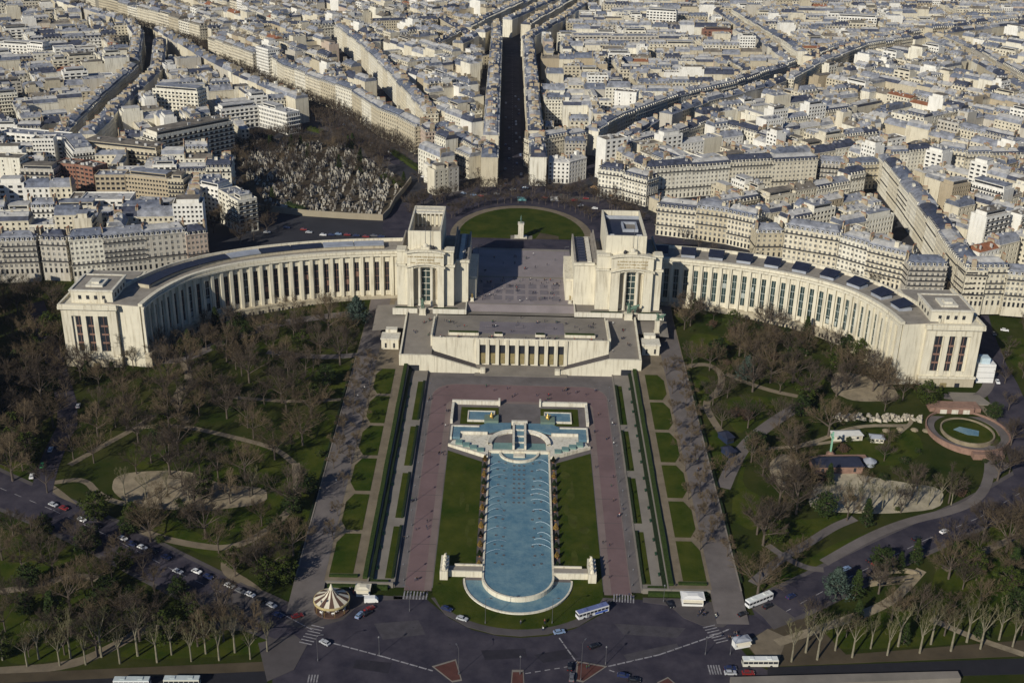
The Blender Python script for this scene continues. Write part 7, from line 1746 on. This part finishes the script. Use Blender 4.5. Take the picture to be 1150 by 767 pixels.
# rock bank of the aquarium garden, low buildings, blue playground
rq = random.Random(8); X, Y = G(985, 470); rk = thing('rock_bank', 'long bank of tumbled pale rocks in the right park', 'rocks', (X, Y, T(X, Y)))
mb = MB()
for k in range(90):
    x = rq.uniform(-22, 22); y = rq.uniform(-2.5, 2.5)+x*.03; s = rq.uniform(.7, 1.9); z = rq.uniform(.2, 1.6); v = [(rq.uniform(.7, 1.2)*s*math.cos(a), rq.uniform(.7, 1.2)*s*math.sin(a)) for a in (0, 1.2, 2.4, 3.7, 5)]
    o_ = [(x+a, y+b, -.5) for a, b in v]+[(x+a*.6, y+b*.6, z+rq.uniform(-.3, .4)) for a, b in v]; mb.add(o_, [(i, (i+1) % 5, 5+(i+1) % 5, 5+i) for i in range(5)]+[(5, 6, 7, 8, 9)])
mb.obj('boulders', mat('pale_rock', (.38, .34, .27), .9, .25, .4), rk)
def shed(px, py, w, d, h, wm, rm, label, rz=0, nm='garden_building', gable=True):
    X, Y = G(px, py); t = thing(nm, label, 'building', (X, Y, T(X, Y)), rz); mb = MB(); mb.box(-w/2, -d/2, -1, w/2, d/2, h); mb.obj('wall', wm, t)
    mb = MB(); mb.box(-w/2-.4, -d/2-.4, h, w/2+.4, d/2+.4, h+.25)
    if gable: mb.fru(-w/2-.4, -d/2-.4, w/2+.4, d/2+.4, h+.25, -w/2+1, -.2, w/2-1, .2, h+d*.28)
    mb.obj('roof', rm, t)
    for k in range(3): mb = MB(); x = -w/2+(k+.5)*w/3; mb.box(x-.6, -d/2-.05, .8, x+.6, -d/2+.02, h-.6); mb.obj('window', M_GL, t)
    return t
t = shed(938, 526, 22, 9, 3.4, M_BRICK, M_NAVY, 'low pink building with dark blue roof below the green mast', .06)
mb = MB(); mb.box(-6, 4.5, -1, 16, 8, 2.6); mb.obj('rear_wing', M_BRICK, t)
X, Y = G(932, 512); t = thing('mast', 'pale green mast with short cross arm above the pink building', 'mast', (X, Y, T(X, Y))); mb = MB(); mb.box(-.35, -.35, 0, .35, .35, 12.5); mb.box(-.36, -1.6, 9.6, .36, 2.6, 10.3, 0, True); mb.obj('post', mat('pale_green_paint', (.22, .42, .30), .6), t); mb = MB(); mb.lathe(0, 0, [(2.2, -.5), (2.0, 1.4), (1.0, 2.4)], 8); mb.obj('base', M_BRICK, t)
shed(950, 492, 14, 5, 2.6, M_STW, mat('pale_roof', (.5, .5, .47), .7, .1), 'long low pale-roofed hut on the right lawn', .1, 'hut'); shed(984, 495, 6, 4, 2.2, M_STW, M_ZINC, 'small grey-roofed hut on the right lawn', -.1, 'hut')
shed(815, 494, 4, 7, 2.6, mat('blue_panel_paint', (.018, .028, .06), .7), M_NAVY, 'dark blue roofed playground shelter beside the curved road', .5, 'shelter'); shed(818, 510, 4, 6, 2.4, MATS['blue_panel_paint'], M_NAVY, 'small dark blue shelter next to the playground shelter', .5, 'shelter')
for i, (x, y) in enumerate(((995, 484), (1011, 482), (1027, 483), (1040, 484))):
    X, Y = G(x, y); o = MB(); o.lathe(0, 0, [(1.9, -.4), (1.8, .5), (1.0, .9), (.3, 1.1)], 7); ob = o.obj('flower_bed', M_SANDL, None, (X, Y, T(X, Y)), i); props(ob, f'small pale stone flower bed on the right lawn, {nth(i+1)} from the left', 'flower bed', 'stone flower beds')
X, Y = G(976, 522); o = MB(); o.lathe(0, 0, [(2.6, 0), (2.6, 2.2), (3.2, 2.2), (.2, 3.8)], 12); props(o.obj('round_pavilion', M_ZINC, None, (X, Y, T(X, Y))), 'small round grey-roofed pavilion right of the pink building', 'kiosk')
# glazed pit with pale parapet below the right avenue
X, Y = G(1004, 652); t = thing('tunnel_mouth', 'curved pale parapet over three arched openings below the right avenue', 'parapet', (X, Y, 0), .28)
mb = MB(); 
for k in range(8):
    a0, a1 = R(180-k*22.5), R(180-(k+1)*22.5); P_ = [(11*math.cos(a0), 5*math.sin(a0)), (11*math.cos(a1), 5*math.sin(a1)), (10*math.cos(a1), 4.2*math.sin(a1)), (10*math.cos(a0), 4.2*math.sin(a0))]
    mb.add([(x, y, -1) for x, y in P_]+[(x, y, 3.6) for x, y in P_], [(4, 5, 6, 7), (0, 1, 5, 4), (2, 3, 7, 6)])
mb.box(-11, -1, -1, 11, 0, 3.2); mb.obj('parapet', M_SANDL, t); mb = MB(); mb.box(-10, 0, 0, 10, 4, 1.6); mb.obj('planting', M_HEDGED, t)
for k in range(3): mb = MB(); mb.box(-8+k*6, -1.06, 0, -4+k*6, -.98, 2.2); mb.obj('opening', M_GL, t)
# monument wall on the circular square pavement and café awnings by the corner block
aw = P24([(662, 214), (690, 226)]); t = thing('cafe_awning', 'long tan café awning along the pavement right of the circular square', 'awning', (*aw[0], 24), math.atan2(aw[1][1]-aw[0][1], aw[1][0]-aw[0][0]))
mb = MB(); mb.add([(0, 0, 2.4), (26, 0, 2.4), (26, 4, 3.4), (0, 4, 3.4)], [(0, 1, 2, 3)]); mb.obj('canvas', mat('tan_canvas', (.32, .20, .10), .8, .2, .5), t)
for k in range(5): mb = MB(); mb.tube((k*6.5, .2, 0), (k*6.5, .2, 2.4), .06, .06, 5); mb.obj('post', M_METAL, t)
print('OBJECTS', len(bpy.data.objects))
hz = MB(); hz.box(-2600, -60, -2, 2600, 2600, 300, 0, True)
ho = hz.obj('haze', []); props(ho, 'thin blue winter haze over the city', 'haze', kind='stuff')
mh = bpy.data.materials.new('haze'); mh.use_nodes = True; nh = mh.node_tree.nodes; nh.remove(nh['Principled BSDF'])
pv = nh.new('ShaderNodeVolumePrincipled'); pv.inputs['Density'].default_value = 0.000028; pv.inputs['Color'].default_value = (0.80, 0.86, 1.0, 1); pv.inputs['Anisotropy'].default_value = 0.2
mh.node_tree.links.new(pv.outputs['Volume'], nh['Material Output'].inputs['Volume']); ho.data.materials.append(mh)
SC.cycles.volume_step_rate = 20; SC.cycles.volume_max_steps = 16
